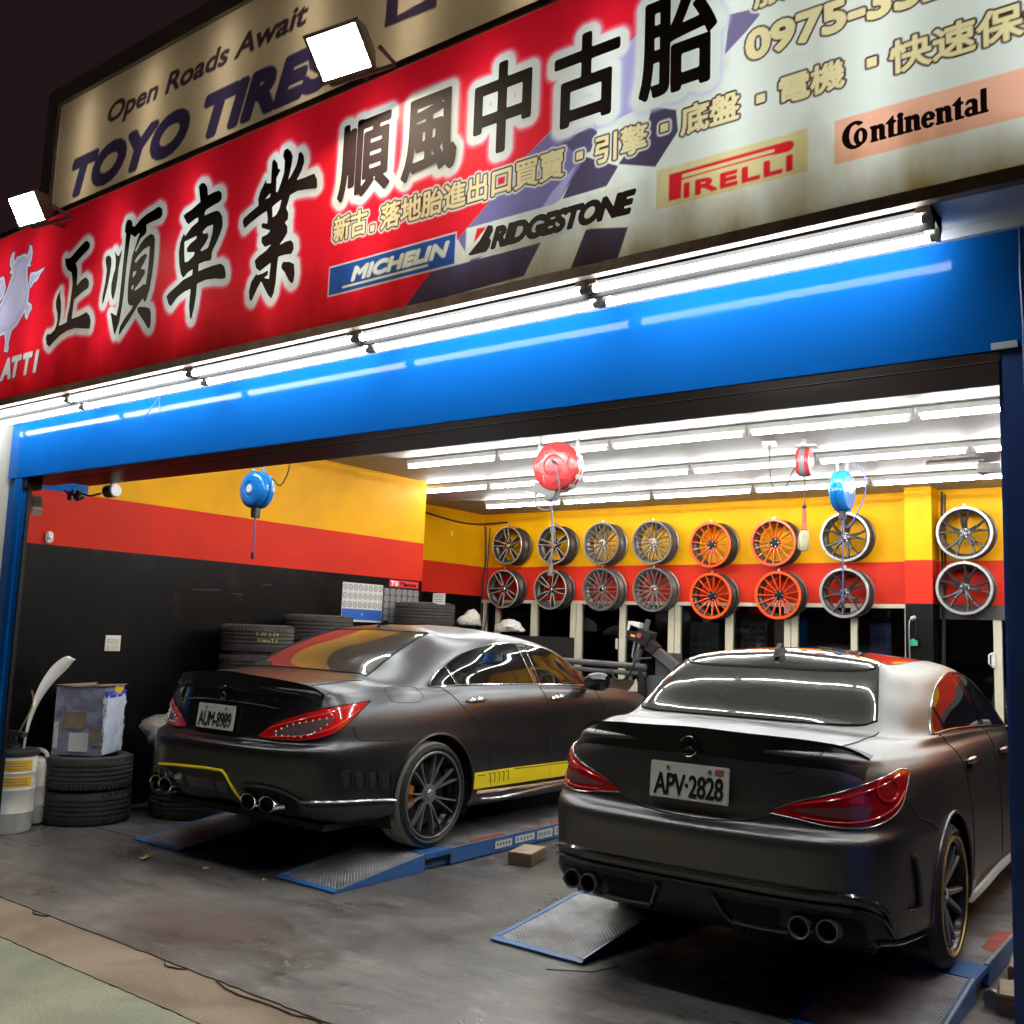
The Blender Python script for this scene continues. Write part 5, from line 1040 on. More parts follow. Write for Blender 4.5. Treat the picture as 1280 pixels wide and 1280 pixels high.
def windows(car, P, top, bot, splits, trim, rear_top, rear_bot):
    # side glazing, divided into panes
    T_ = crv([(.7,y,z) for y,z in top], 12); B_ = crv([(.8,y,z) for y,z in bot], 12)
    ty_ = [p[1] for p in T_]; tz = [p[2] for p in T_]; by = [p[1] for p in B_]; bz = [p[2] for p in B_]
    for k, (a0, b0, a1, b1) in enumerate(splits):       # top y range a0..a1, bottom y range b0..b1
        ts = np.linspace(0, 1, 22)
        A = [(.9, a0+(a1-a0)*t, np.interp(a0+(a1-a0)*t, ty_, tz)-.008) for t in ts]; B = [(.9, b0+(b1-b0)*t, np.interp(b0+(b1-b0)*t, by, bz)+.006) for t in ts]
        G = [[P(np.array(a)*(1-f)+np.array(b)*f, 'side', .003) for a, b in zip(A, B)] for f in np.linspace(0, 1, 9)]
        both(MB().grid(G), 'side_window', M['side_glass'], car, fix=False)
    # pillar strips (black) behind the panes and bright trim round the whole opening
    ts = np.linspace(0, 1, 50); y0, y1 = top[0][0], top[-1][0]
    A = [(.9, y0+(y1-y0)*t, np.interp(y0+(y1-y0)*t, ty_, tz)) for t in ts]; B = [(.9, bot[0][0]+(bot[-1][0]-bot[0][0])*t, np.interp(bot[0][0]+(bot[-1][0]-bot[0][0])*t, by, bz)) for t in ts]
    G = [[P(np.array(a)*(1-f)+np.array(b)*f, 'side', .0012) for a, b in zip(A, B)] for f in np.linspace(0, 1, 12)]
    both(MB().grid(G), 'pillar_cover', M['gloss_black'], car, fix=False)
    ring = [P(a, 'side', .003) for a in A] + [P(b, 'side', .003) for b in B[::-1]][1:-1]
    both(MB().tube(ring, .006, 6, closed=True), 'window_trim', trim, car)
    for a0, b0, a1, b1 in splits[:-1]:
        l = [P((.9, a1+(b1-a1)*f, (np.interp(a1, ty_, tz)-.008)*(1-f)+(np.interp(b1, by, bz)+.006)*f), 'side', .004) for f in np.linspace(0,1,8)]
        both(MB().tube(l, .004, 5), 'pillar_trim', trim, car)
        if b1-b0 > .5:
            l2 = [P((.9, p_[0]+.09, p_[1]), 'side', .004) for p_ in [(a1+(b1-a1)*f, (np.interp(a1+.09, ty_, tz)-.008)*(1-f)+(np.interp(b1+.09, by, bz)+.006)*f) for f in np.linspace(0,1,8)]]
            both(MB().tube(l2, .0035, 5), 'pillar_trim', trim, car)
    # rear window
    A = crv(rear_top, 8); B = crv(rear_bot, 8); n = min(len(A), len(B))
    G = [[P(np.array(A[i])*(1-f)+np.array(B[i])*f, 'top', .0025) for i in range(n)] for f in np.linspace(0, 1, 16)]
    MB().grid(G).build('rear_window', M['car_glass'], car, fix=False)
    rimline(G, .005).build('rear_window_seal', M['gap'], car)
def seam(car, P, pts, d, r=.0034, name='panel_gap', sides=True, curve=True, n=10):
    mb = MB().tube(P.line(pts, d, .0004, n, curve), r, 5)
    if sides: both(mb, name, M['gap'], car)
    else: mb.build(name, M['gap'], car)
def exhaust(car, x, y, z, rx, rz, m='dark_chrome', L=.14):
    ring = lambda s, yy: [(x+rx*s*math.cos(a), yy, z+rz*s*math.sin(a)) for a in np.linspace(0, 2*PI, 28, endpoint=False)]
    mb = MB(); R_ = [ring(1., y+L), ring(1., y), ring(.985, y-.005), ring(.88, y-.002), ring(.84, y+.01), ring(.82, y+L)]
    vs = [p for r in R_ for p in r]; n = 28; fs = []; 
    for i in range(5):
        for j in range(n): fs.append((i*n+j, i*n+(j+1)%n, (i+1)*n+(j+1)%n, (i+1)*n+j))
    mb.add(vs, fs); o = mb.build('exhaust_tip', M[m], car)
    MB().add(ring(.83, y+L*.7), [tuple(range(28))]).build('exhaust_bore', M['gap'], o, smooth=0)


def lip_spoiler(car, P, W, y0, sweep, pw, h0, m):
    # ducktail lip that grows out of the boot edge and dies away at the corners
    G = []
    for x in np.linspace(-W, W, 49):
        e = abs(x)/W; yb = y0+sweep*e**pw; h = h0*(1-e**3)+.002
        a = P((x, yb+.055, 1.), 'top', .0012); b = P((x, yb+.030, 1.), 'top', .003+.2*h); c_ = P((x, yb+.015, 1.), 'top', .004)
        tip = np.array((x, yb-.036*(1-e**2)-.004, c_[2]+h)); low = tip+np.array((0, .003, -.014)); f = P((x, yb, c_[2]-.050), 'rear', .003); g_ = P((x, yb, c_[2]-.085), 'rear', .0012)
        G.append([a, b, tip, low, f, g_])
    return MB().grid(G).build('lip_spoiler', m, car, smooth=50)

# ------------------------------------------------------------------ left car
LC = thing('parked_car', 'satin black four-door coupe with yellow sill stripe on the left lift, plate AUM-8989', 'car', (-5.43, 5.20, .105), math.radians(.6), 'cars on the lifts')
body, bvh = car_body(SPEC_L, M['satin'], LC); P = Proj(bvh)
windows(LC, P, [(.02,1.065),(.10,1.125),(.24,1.20),(.50,1.295),(.84,1.362),(1.17,1.378),(1.45,1.362),(1.72,1.312),(1.98,1.19),(2.16,1.045)], [(.02,1.064),(.5,1.073),(1.2,1.064),(1.8,1.048),(2.16,1.035)],
   [(.06,.03,.26,.33),(.30,.37,1.20,1.30),(1.32,1.42,2.14,2.13)], M['chrome'], [(-.50,.355,1.5),(-.3,.295,1.5),(0,.275,1.5),(.3,.295,1.5),(.50,.355,1.5)], [(-.62,-.40,1.2),(-.35,-.46,1.2),(0,-.48,1.2),(.35,-.46,1.2),(.62,-.40,1.2)])
# tail lamps: red shell, clear inner bar, LED dots
LT = [(.37,-1.07,.762),(.47,-1.05,.835),(.58,-1.0,.885),(.74,-.88,.945),(.895,-.66,.990)]; LB = [(.37,-1.07,.750),(.52,-1.05,.742),(.70,-.95,.755),(.83,-.83,.815),(.895,-.66,.984)]
for mm in (False, True):
    G = P.patch(LT, LB, 'lamp', .007, 30, 10); mb = MB().grid(G); mb = mirror(mb) if mm else mb
    lamp = mb.build('tail_light', M['lamp_red'], LC, fix=False)
    G2 = P.patch([(.49,-1.05,.785),(.58,-1.0,.835),(.69,-.93,.868),(.79,-.83,.895)], [(.49,-1.05,.775),(.58,-1.0,.772),(.69,-.93,.785),(.79,-.83,.875)], 'lamp', .009, 20, 6); mb = MB().grid(G2); mb = mirror(mb) if mm else mb
    mb.build('lamp_insert', M['lamp_clear'], lamp, fix=False)
    mb = MB()
    for row_ in (G2[0], G2[-1]):
        for p in row_[1:-1:2]: mb.add([p+np.array(o)*.009 for o in ((-1,0,0),(0,-1,0),(1,0,0),(0,0,1),(0,0,-1))], [(0,1,3),(1,2,3),(0,4,1),(1,4,2)])
    mb = mirror(mb) if mm else mb; mb.build('led_dots', M['white_plastic'], lamp, smooth=0)
    rl = rimline(G, .0035); rl = mirror(rl) if mm else rl; rl.build('lamp_seal', M['gap'], lamp)
    for r_ in (2, 8):
        gd = MB().tube([p+np.array((.002,-.003,0)) for p in G[r_][4:-3]], .0035, 5); gd = mirror(gd) if mm else gd; gd.build('light_guide', M['lamp_guide'], lamp)
# boot: gloss black panel between the lamps, lip spoiler, gaps
G = P.patch([(-.62,-1.0,1.035),(-.3,-1.05,1.065),(0,-1.06,1.072),(.3,-1.05,1.065),(.62,-1.0,1.035)], [(-.34,-1.07,.765),(-.2,-1.08,.735),(0,-1.08,.730),(.2,-1.08,.735),(.34,-1.07,.765)], 'rear', .003, 30, 14)
MB().grid(G).build('boot_panel', M['gloss_black'], LC, fix=False)
lip_spoiler(LC, P, .74, -1.03, .15, 3., .034, M['spoiler'])
tr2 = MB().tube([P((x, -1.06, .955-.02*(x/.5)**2), 'rear', .006) for x in np.linspace(-.52, .52, 24)], .006, 6); tr2.build('boot_trim', M['dark_chrome'], LC)
number_plate(LC, 'AUM-8989', -1.088, 0, .845, math.radians(-6), -.045)
star_badge(LC, (-.01,-1.068,1.005), .040, math.radians(-8))
for k in range(5): MB().box(.37+.03*k,.388+.03*k,-1.062,-1.050,.985,1.004).build('boot_letter', M['dark_chrome'], LC, smooth=0)
seam(LC, P, [(.34,-1.07,.765),(.2,-1.08,.733),(0,-1.08,.727),(-.2,-1.08,.733),(-.34,-1.07,.765)], 'rear', sides=False)
seam(LC, P, [(.60,-.95,1.08),(.66,-.75,1.10),(.66,-.48,1.11)], 'top')
seam(LC, P, [(.87,-.74,.84),(.92,-.70,.76),(.93,-.55,.745),(.94,-.36,.742)], 'side')
# doors
seam(LC, P, [(.85,.16,1.055),(.9,.30,.93),(.92,.50,.76),(.92,.58,.62),(.92,.62,.45),(.92,.64,.34)], 'side')
seam(LC, P, [(.85,1.36,1.05),(.9,1.40,.9),(.92,1.42,.6),(.92,1.42,.34)], 'side'); seam(LC, P, [(.85,2.18,1.02),(.9,2.24,.8),(.92,2.22,.5),(.9,2.16,.34)], 'side')
seam(LC, P, [(.86,-.40,.985),(.86,-.33,.975),(.86,-.16,.975),(.86,-.10,1.01),(.86,-.11,1.055),(.85,-.16,1.07),(.85,-.36,1.072),(.85,-.41,1.045),(.86,-.40,.985)], 'side', .0018, 'fuel_flap_gap')
handle(LC, P, .47, .962, M['chrome']); handle(LC, P, 1.57, .95, M['chrome'])
mirror_part(LC, .86, 2.02, 1.075, M['gloss_black'])
# shark-fin aerial
MB().prism([(.33,1.455),(.36,1.50),(.41,1.525),(.43,1.52),(.44,1.49),(.52,1.478)], -.012, .012, 'YZ').build('aerial_fin', M['gloss_black'], LC, smooth=0)
# bumper: lower apron, side vents, bright blade, arch lips, sill
def apron(P, top, bot, d, off, n=40, m=6): return MB().grid(P.patch(top, bot, d, off, n, m))
apron(P, [(-.60,-1.12,.485),(-.55,-1.13,.50),(0,-1.15,.525),(.18,-1.15,.52),(.22,-1.14,.50)], [(-.58,-1.1,.35),(-.5,-1.1,.345),(0,-1.1,.345),(.25,-1.1,.335),(.30,-1.1,.33)], 'rear', .004).build('diffuser', M['dark_plastic'], LC, fix=False)
yl = P.line([(-.565,-1.1,.365),(-.58,-1.12,.43),(-.555,-1.13,.495),(-.3,-1.14,.515),(0,-1.15,.53),(.16,-1.15,.53),(.20,-1.15,.505),(.26,-1.13,.42),(.31,-1.1,.345),(.38,-1.08,.325)], 'rear', .006, 6, False)
MB().tube(yl, .009, 6).build('yellow_outline', M['yellow_trim'], LC)
for a, b in ((-.50,-.26),(-.22,.06),(.08,.2)):
    apron(P, [(a,-1.1,.46),(b,-1.1,.465)], [(a+.02,-1.1,.39),(b-.01,-1.1,.395)], 'rear', .007, 8, 3).build('diffuser_pad', M['machine'], LC, fix=False)
for s in (1,-1):
    pts = [(s*.36,-1.12,.53),(s*.34,-1.12,.46),(s*.42,-1.12,.475),(s*.58,-1.08,.47),(s*.70,-1.0,.43),(s*.76,-.95,.36)]
    MB().tube([P(p, 'rear', .010) for p in crv(pts[1:], 8)], .011, 6).build('exhaust_brow', M['satin'], LC)
    G = P.patch([(s*.35,-1.1,.44),(s*.45,-1.1,.455),(s*.6,-1.06,.445),(s*.72,-.98,.40)], [(s*.36,-1.1,.30),(s*.45,-1.1,.295),(s*.6,-1.05,.285),(s*.74,-.95,.27)], 'rear', .004, 16, 5)
    MB().grid(G).build('exhaust_recess', M['gap'], LC, fix=False)
    exhaust(LC, s*.425, -1.165, .372, .074, .050, 'chrome'); exhaust(LC, s*.565, -1.135, .368, .074, .050, 'chrome')
bl = P.line([(.70,-1.0,.40),(.80,-.9,.395),(.90,-.72,.385),(.935,-.5,.37),(.94,-.405,.36)], 'lamp', .010, 8); both(MB().tube(bl, .010, 6), 'bumper_blade', M['dark_chrome'], LC)
lo = P.patch([(.72,-1.0,.375),(.82,-.88,.365),(.90,-.7,.355),(.94,-.42,.34)], [(.68,-.98,.25),(.80,-.85,.235),(.88,-.68,.23),(.92,-.42,.22)], 'lamp', .006, 24, 6); both(MB().grid(lo), 'bumper_corner', M['dark_plastic'], LC, fix=False)
for k in range(4):
    y0 = -.84+k*.105
    G = P.patch([(.93,y0,.575-.01*k),(.93,y0+.075,.575-.01*k)], [(.93,y0+.03,.475-.012*k),(.93,y0+.095,.475-.012*k)], 'side', .002, 6, 4); both(MB().grid(G), 'vent_slot', M['gap'], LC, fix=False)
    ln = [P((.93, y0+.075+.02*t, .575-.01*k-.1*t), 'side', .006) for t in np.linspace(0,1,6)]; both(MB().tube(ln, .006, 5), 'vent_fin', M['gloss_black'], LC)
for ya in (0., SPEC_L['wb']):
    pts = []
    for t in np.linspace(-.28, PI+.28, 40):
        p = P((.95, ya+(SPEC_L['arch']+.006)*math.cos(t), SPEC_L['zc']+(SPEC_L['arch']+.006)*math.sin(t)), 'side', .002); pts.append(p)
    both(MB().tube(pts, .009, 6), 'arch_lip', M['satin'], LC)
# sill: yellow stripe with black print, bright blade below
G = P.patch([(.93,.42,.462),(.93,1.2,.455),(.93,2.40,.440)], [(.93,.42,.345),(.93,1.2,.335),(.93,2.40,.325)], 'side', .003, 40, 6); both(MB().grid(G), 'yellow_stripe', M['yellow_trim'], LC, fix=False)
for k in range(5):
    ln = [P((.93, .62+.058*k-.03, .441), 'side', .004), P((.93, .62+.058*k, .440), 'side', .004), P((.93, .625+.058*k, .372), 'side', .004)]; both(MB().tube(ln, .0032, 4), 'stripe_mark', M['gap'], LC)
both(MB().tube(P.line([(.93,.46,.440),(.93,.55,.435)], 'side', .003, 4), .003, 4), 'stripe_mark', M['gap'], LC); both(MB().tube(P.line([(.93,.93,.446),(.93,2.3,.425)], 'side', .003, 12), .003, 4), 'stripe_mark', M['gap'], LC)
both(MB().tube(crv([P((.93,.43,.33),'side',.02), P((.93,1.2,.31),'side',.03), P((.93,2.4,.30),'side',.02)], 8), .013, 6), 'sill_blade', M['chrome'], LC)
both(MB().tube(crv([(.90,.55,.262),(.96,.75,.265),(.965,1.4,.285),(.93,2.3,.29)], 8), [.006]+[.012]*23+[.008], 6), 'sill_winglet', M['dark_chrome'], LC)
under_tray(LC, SPEC_L, .78)
tm = [M['tyre'], M['tyre_dusty']]
for y in (0., SPEC_L['wb']):
    for s in (1,-1): car_wheel(LC, s*.925, y, .352, 'L', .288, .350, .235, s, tm, spin=.2)

# ------------------------------------------------------------------ right car
RC = thing('parked_car', 'satin charcoal saloon with gloss black roof on the right lift, plate APV-2828', 'car', (-2.05, 5.07, .10), math.radians(1.0), 'cars on the lifts')
body, bvh = car_body(SPEC_R, M['satin2'], RC); P = Proj(bvh)
windows(RC, P, [(.10,1.045),(.18,1.10),(.34,1.18),(.62,1.27),(.95,1.322),(1.25,1.325),(1.5,1.298),(1.75,1.21),(2.08,1.0)], [(.10,1.043),(.5,1.05),(1.2,1.03),(1.7,1.005),(2.08,.99)],
   [(.14,.11,.32,.36),(.35,.39,1.12,1.20),(1.20,1.28,2.04,2.05)], M['dark_chrome'], [(-.525,.06,1.5),(-.46,-.015,1.5),(-.3,-.06,1.5),(0,-.08,1.5),(.3,-.06,1.5),(.46,-.015,1.5),(.525,.06,1.5)], [(-.615,-.30,1.2),(-.55,-.39,1.2),(-.35,-.455,1.2),(0,-.48,1.2),(.35,-.455,1.2),(.55,-.39,1.2),(.615,-.30,1.2)])
# gloss roof
A = crv([(-.52,.085,1.5),(-.46,.005,1.5),(-.3,-.042,1.5),(0,-.062,1.5),(.3,-.042,1.5),(.46,.005,1.5),(.52,.085,1.5)], 8); B = crv([(-.50,1.74,1.5),(-.44,1.80,1.5),(-.3,1.86,1.5),(0,1.88,1.5),(.3,1.86,1.5),(.44,1.80,1.5),(.50,1.74,1.5)], 8)
G = [[P(np.array(a)*(1-f)+np.array(b)*f, 'top', .0028) for a, b in zip(A, B)] for f in np.linspace(0,1,30)]
MB().grid(G).build('roof_panel', M['gloss_black'], RC, fix=False)
MB().prism([(.02,1.388),(.05,1.430),(.10,1.462),(.12,1.457),(.13,1.435),(.22,1.41)], -.012, .012, 'YZ').build('aerial_fin', M['spoiler'], RC, smooth=0)
LT = [(.36,-.96,.755),(.47,-.95,.805),(.60,-.88,.850),(.70,-.78,.895),(.80,-.62,.935),(.825,-.54,.93)]; LB = [(.36,-.96,.745),(.48,-.95,.733),(.60,-.90,.715),(.72,-.80,.725),(.80,-.66,.79),(.825,-.54,.915)]
for mm in (False, True):
    f_ = (lambda q: mirror(q)) if mm else (lambda q: q)
    G = P.patch(LT, LB, 'lamp', .006, 30, 12); lamp = f_(MB().grid(G)).build('tail_light', M['lamp_dark'], RC, fix=False)
    G2 = P.patch([(.46,-.95,.775),(.60,-.88,.792),(.71,-.78,.80)], [(.46,-.95,.765),(.60,-.89,.752),(.69,-.80,.752)], 'lamp', .008, 18, 4); f_(MB().grid(G2)).build('lamp_insert', M['lamp_smoke'], lamp, fix=False)
    G3 = P.patch([(.44,-.95,.790),(.58,-.89,.835),(.68,-.80,.868)], [(.44,-.95,.783),(.58,-.89,.812),(.68,-.80,.815)], 'lamp', .008, 18, 4); f_(MB().grid(G3)).build('lamp_insert', M['lamp_red'], lamp, fix=False)
    ring = [P((.755+.035*math.cos(t), -.70+.05*math.cos(t), .865+.045*math.sin(t)), 'lamp', .009) for t in np.linspace(0, 2*PI, 22, endpoint=False)]; f_(MB().tube(ring, .005, 5, closed=True)).build('lamp_ring', M['lamp_red'], lamp)
    f_(rimline(G, .003)).build('lamp_seal', M['dark_chrome'], lamp)
    for r_, m_ in ((2,'lamp_red'),(10,'lamp_guide')): f_(MB().tube([p+np.array((.002,-.003,0)) for p in G[r_][5:-4]], .003, 5)).build('light_guide', M[m_], lamp)
lip_spoiler(RC, P, .71, -.945, .20, 2.6, .034, M['spoiler'])
number_plate(RC, 'APV·2828', -.992, 0, .832, math.radians(-5), -.005)
MB().box(.125,.165,-.0088,-.0065,.045,.068).build('plate_sticker', M['rust_red'], [o for o in RC.children if o.name.startswith('number_plate')][0], smooth=0)
star_badge(RC, (-.015,-.978,.985), .044, math.radians(-7))
seam(RC, P, [(.40,-.96,.75),(.25,-.97,.70),(0,-.98,.685),(-.25,-.97,.70),(-.40,-.96,.75)], 'rear', .003, sides=False)
seam(RC, P, [(.34,-.97,.905),(.45,-.95,.925),(.52,-.93,1.0)], 'rear', .002)
seam(RC, P, [(.55,-.9,1.05),(.63,-.65,1.055),(.64,-.36,1.06)], 'top')
seam(RC, P, [(.83,-.58,.80),(.86,-.50,.735),(.87,-.38,.70),(.88,-.30,.66)], 'side')
seam(RC, P, [(.80,.22,1.04),(.85,.34,.9),(.86,.42,.75),(.86,.46,.55),(.86,.47,.32)], 'side'); seam(RC, P, [(.8,1.26,1.02),(.86,1.30,.8),(.86,1.32,.32)], 'side')
handle(RC, P, .52, .895, M['dark_chrome'], .20); handle(RC, P, 1.5, .88, M['dark_chrome'], .20); mirror_part(RC, .83, 1.95, 1.03, M['gloss_black'])
# bumper ridges, diffuser openings, lip, twin tips
for z, r, m in ((.462,.013,'gloss_black'),(.415,.011,'gloss_black')):
    MB().tube(P.line([(-.80,-.76,z-.13),(-.775,-.84,z-.05),(-.70,-.92,z-.008),(-.5,-1.0,z),(0,-1.03,z+.004),(.5,-1.0,z),(.70,-.92,z-.008),(.775,-.84,z-.05),(.80,-.76,z-.13)], 'rear', .006, 10), r, 6).build('bumper_ridge', M[m], RC)
G = P.patch([(-.80,-.85,.385),(-.5,-.98,.395),(0,-1.0,.40),(.5,-.98,.395),(.80,-.85,.385)], [(-.78,-.8,.245),(-.5,-.95,.225),(0,-.95,.22),(.5,-.95,.225),(.78,-.8,.245)], 'rear', .003, 40, 7); MB().grid(G).build('diffuser', M['dark_plastic'], RC, fix=False)
for s in (1,-1):
    G = P.patch([(s*.14,-1.0,.375),(s*.42,-.98,.375)], [(s*.20,-.95,.29),(s*.40,-.95,.285)], 'rear', .006, 12, 5); MB().grid(G).build('diffuser_opening', M['gap'], RC, fix=False)
    MB().tube(P.line([(s*.19,-.95,.285),(s*.30,-.95,.278),(s*.43,-.95,.282)], 'rear', .010, 6), .010, 6).build('diffuser_lip', M['steel'], RC)
    MB().tube(P.line([(s*.13,-1.0,.39),(s*.16,-.97,.33),(s*.20,-.95,.27)], 'rear', .012, 6), .012, 6).build('diffuser_fin', M['gloss_black'], RC)
    G = P.patch([(s*.46,-.98,.375),(s*.62,-.93,.375),(s*.72,-.88,.36)], [(s*.47,-.95,.255),(s*.62,-.9,.25),(s*.73,-.82,.26)], 'rear', .006, 12, 5); MB().grid(G).build('exhaust_recess', M['gap'], RC, fix=False)
    exhaust(RC, s*.50, -1.015, .318, .045, .045, 'steel'); exhaust(RC, s*.605, -.985, .318, .045, .045, 'steel')
for ya in (0., SPEC_R['wb']):
    pts = [P((.95, ya+(SPEC_R['arch']+.006)*math.cos(t), SPEC_R['zc']+(SPEC_R['arch']+.006)*math.sin(t)), 'side', .002) for t in np.linspace(-.28, PI+.28, 40)]
    both(MB().tube(pts, .008, 6), 'arch_lip', M['satin2'], RC)
vl = P.line([(.86,-.62,.60),(.87,-.58,.52),(.875,-.55,.42),(.87,-.55,.375)], 'side', .010, 6); both(MB().tube(vl, [.004]+[.012]*(len(vl)-2)+[.006], 6), 'bumper_strake', M['satin2'], RC)
both(MB().tube(P.line([(.85,-.66,.385),(.87,-.57,.378)], 'side', .008, 4), .006, 6), 'bumper_strake', M['dark_chrome'], RC)
both(MB().tube(P.line([(.76,-.82,.27),(.82,-.66,.255),(.86,-.42,.25)], 'lamp', .012, 6), .010, 6), 'bumper_lip', M['gloss_black'], RC)
both(MB().tube(crv([P((.86,.45,.22),'side',.015), P((.86,.65,.27),'side',.03), P((.86,1.2,.285),'side',.03), P((.86,2.2,.27),'side',.02)], 8), [.006]+[.020]*23+[.012], 6), 'sill_blade', M['silver_panel'], RC)
under_tray(RC, SPEC_R, .72)
tm = [M['tyre'], mat('grey_tyre_tread', (.10,.092,.08), .8, vary=.3, vscale=12, bump=.4, bscale=60)]
for y in (0., SPEC_R['wb']):
    for s in (1,-1): car_wheel(RC, s*.872, y, .325, 'R', .262, .325, .215, s, tm, gold='gold', spin=.6)
# ================================================================== LIFTS
def lift(name, label, xs_pair, y0, ramp_len, y1, zt, red, label_side):
    t = thing(name, label, 'lift', (0,0,0), 0, 'low car lifts standing on the floor')
    for k, (xa, xb) in enumerate(xs_pair):
        ya = y0+ramp_len
        p = MB().box(xa+.02, xb-.02, ya+.26, y1, .012, zt-.004).build('platform', M['lift_blue'], t, smooth=0)
        MB().box(xa+.022, xb-.022, ya+.262, y1-.002, zt-.0035, zt).build('deck_plate', M['chequer'], p, smooth=0)
        for x in (xa, xb-.02):
            MB().box(x, x+.02, ya+.26, y1, .01, zt+.004).build('side_rail', M['lift_blue'], p, smooth=0)
            MB().box(x+.002, x+.018, ya+.262, y1-.002, zt+.0042, zt+.0075).build('rail_edge', M['edge_steel'], p, smooth=0)
        if red:
            rm = MB(); rg_ = random.Random(11+k); yy = ya+.5
            while yy < y1-.3:
                L = rg_.uniform(.25,.7); w_ = rg_.uniform(.04,.09); rm.prism([(xb-.024,yy),(xb-.024,yy+L),(xb-.024-w_,yy+L*.9),(xb-.03-w_*.8,yy+L*.1)], zt+.0005, zt+.0012, 'XY'); yy += L+rg_.uniform(.02,.2)
            rm.build('worn_paint', M['rust_red'], p, smooth=0)
        # blue hinge segment between ramp and platform
        h = MB().box(xa, xb, ya+.005, ya+.255, .075, zt+.002).build('hinge_flap', M['lift_blue'], t, smooth=0)
        MB().box(xa+.03, xb-.03, ya+.01, ya+.25, .01, .045).build('hinge_base', M['lift_blue'], h, smooth=0)
        MB().box(xa+.03, xb-.012, ya+.012, ya+.248, .046, .074).build('hinge_shadow_gap', M['black_metal'], h, smooth=0)
        # wedge ramp with blue borders
        def wedge(x0, x1, s0, s1, dz):
            z = lambda s: .012+(zt-.012)*s
            a, b = y0+ramp_len*s0, y0+ramp_len*s1
            return MB().add([(x0,a,.004),(x1,a,.004),(x1,b,.004 if s1 < 1 else .03),(x0,b,.004 if s1 < 1 else .03),(x0,a,z(s0)+dz),(x1,a,z(s0)+dz),(x1,b,z(s1)+dz),(x0,b,z(s1)+dz)], [(0,3,2,1),(4,5,6,7),(0,1,5,4),(1,2,6,5),(2,3,7,6),(3,0,4,7)])
        r = wedge(xa+.03, xb-.03, .06, .995, 0).build('ramp', M['chequer'], t, smooth=0)
        wedge(xa, xb, 0, .058, 0.001).build('ramp_toe', M['lift_blue'], r, smooth=0)
        for x0, x1 in ((xa, xa+.029), (xb-.029, xb)):
            wedge(x0, x1, .06, .995, .003).build('ramp_border', M['lift_blue'], r, smooth=0)
        a = (xb-.008, y0+.03, .022); b = (xb-.008, y0+ramp_len-.01, zt+.004); MB().bar(a, b, .010, .006).build('ramp_edge', M['edge_steel'], r, smooth=0)
    xm = (xs_pair[0][1], xs_pair[1][0])
    MB().box(xm[0]-.1, xm[1]+.1, 6.86, 6.98, .03, .10).build('cross_tube', M['lift_blue'], t, smooth=0)
    if label_side:
        xb = xs_pair[1][1]
        for a, b, z0, z1 in ((5.78,5.98,.035,.085),(6.02,6.26,.04,.088),(6.30,6.50,.03,.09),(6.53,6.80,.03,.095)):
            o = MB().box(xb+.0005, xb+.003, a, b, z0, z1).build('sticker', M['paper'], t, smooth=0)
            g_ = MB()
            for j in range(5): g_.box(xb+.0032, xb+.0042, a+.02+j*(b-a-.03)/5, a+.02+j*(b-a-.03)/5+.018, z0+.015, z1-.012)
            g_.build('sticker_print', M['print_grey'], o, smooth=0)
    return t
lift('scissor_lift', 'blue steel lift with chequer-plate ramps under the left car', [(-6.47,-5.93),(-4.95,-4.40)], 4.235, .80, 9.2, .105, True, True)
lift('scissor_lift', 'blue steel lift with worn chequer-plate ramps under the right car', [(-3.19,-2.64),(-1.62,-1.065)], 4.18, .80, 9.1, .10, True, False)
# wood blocks
def block_(name, label, loc, rz, sx, sy, sz, top=True):
    t = thing(name, label, 'block', loc, rz, 'wooden blocks by the lifts')
    MB().box(-sx, sx, -sy, sy, 0.001, sz-.004, bev=.004).build('block_body', M['wood'], t, smooth=30)
    MB().box(-sx+.006, sx-.006, -sy+.006, sy-.006, sz-.0035, sz).build('worn_top', M['wood_top'], t, smooth=0)
block_('wooden_block', 'dusty wooden block beside the blue rail of the left lift', (-4.10,5.76,0), .25, .085, .15, .085)
block_('wooden_block', 'tan wooden block at the lower right against the blue post', (-.92,5.45,0), .1, .09, .14, .10)
block_('wooden_block', 'pale wooden block low at the right edge beside the lift ramp', (-.90,5.02,0), .2, .08, .12, .09)
pr = thing('metal_pipe', 'short shiny pipe lying by the right lift ramp', 'pipe', (-.98,5.12,.035), 0)
MB().tube([(-.02,-.14,0),(.03,.10,0)], .034, 14).build('pipe_body', M['steel'], pr); MB().tube([(-.021,-.15,0),(-.017,-.12,0)], .039, 14).build('pipe_collar', M['steel'], pr)

# ================================================================== HOSE REELS
def reel_body(t, r, w, axis, m, ribs=True):
    prof = [(.001,-w/2-.012),(r*.30,-w/2-.012),(r*.42,-w/2-.006),(r*.45,-w/2-.014),(r*.62,-w/2-.012),(r*.86,-w/2-.004),(r*.97,-w/2+.012),(r,-w/2+.03),(r,-.008),(r-.012,-.005),(r-.012,.005),(r,.008),(r,w/2-.03),(r*.97,w/2-.012),(r*.86,w/2+.004),(r*.42,w/2+.006),(.001,w/2+.012)]
    d = MB().lathe(prof, 40, axis).build('drum', m, t)
    if ribs:
        rb = MB()
        for k in range(5):
            a = k*2*PI/5+.3; pts = []
            for u in np.linspace(-.42,.42,9):
                rr = r*(.80-.20*math.cos(u/.42*PI/2)); pts.append((rr*math.sin(a+u), rr*math.cos(a+u)))
            if axis == 'Y': rb.tube([(p[0],-w/2-.009,p[1]) for p in pts], .007, 6)
            else: rb.tube([(w/2+.009,p[0],p[1]) for p in pts], .007, 6)
        rb.build('drum_rib', m, d)
    return d
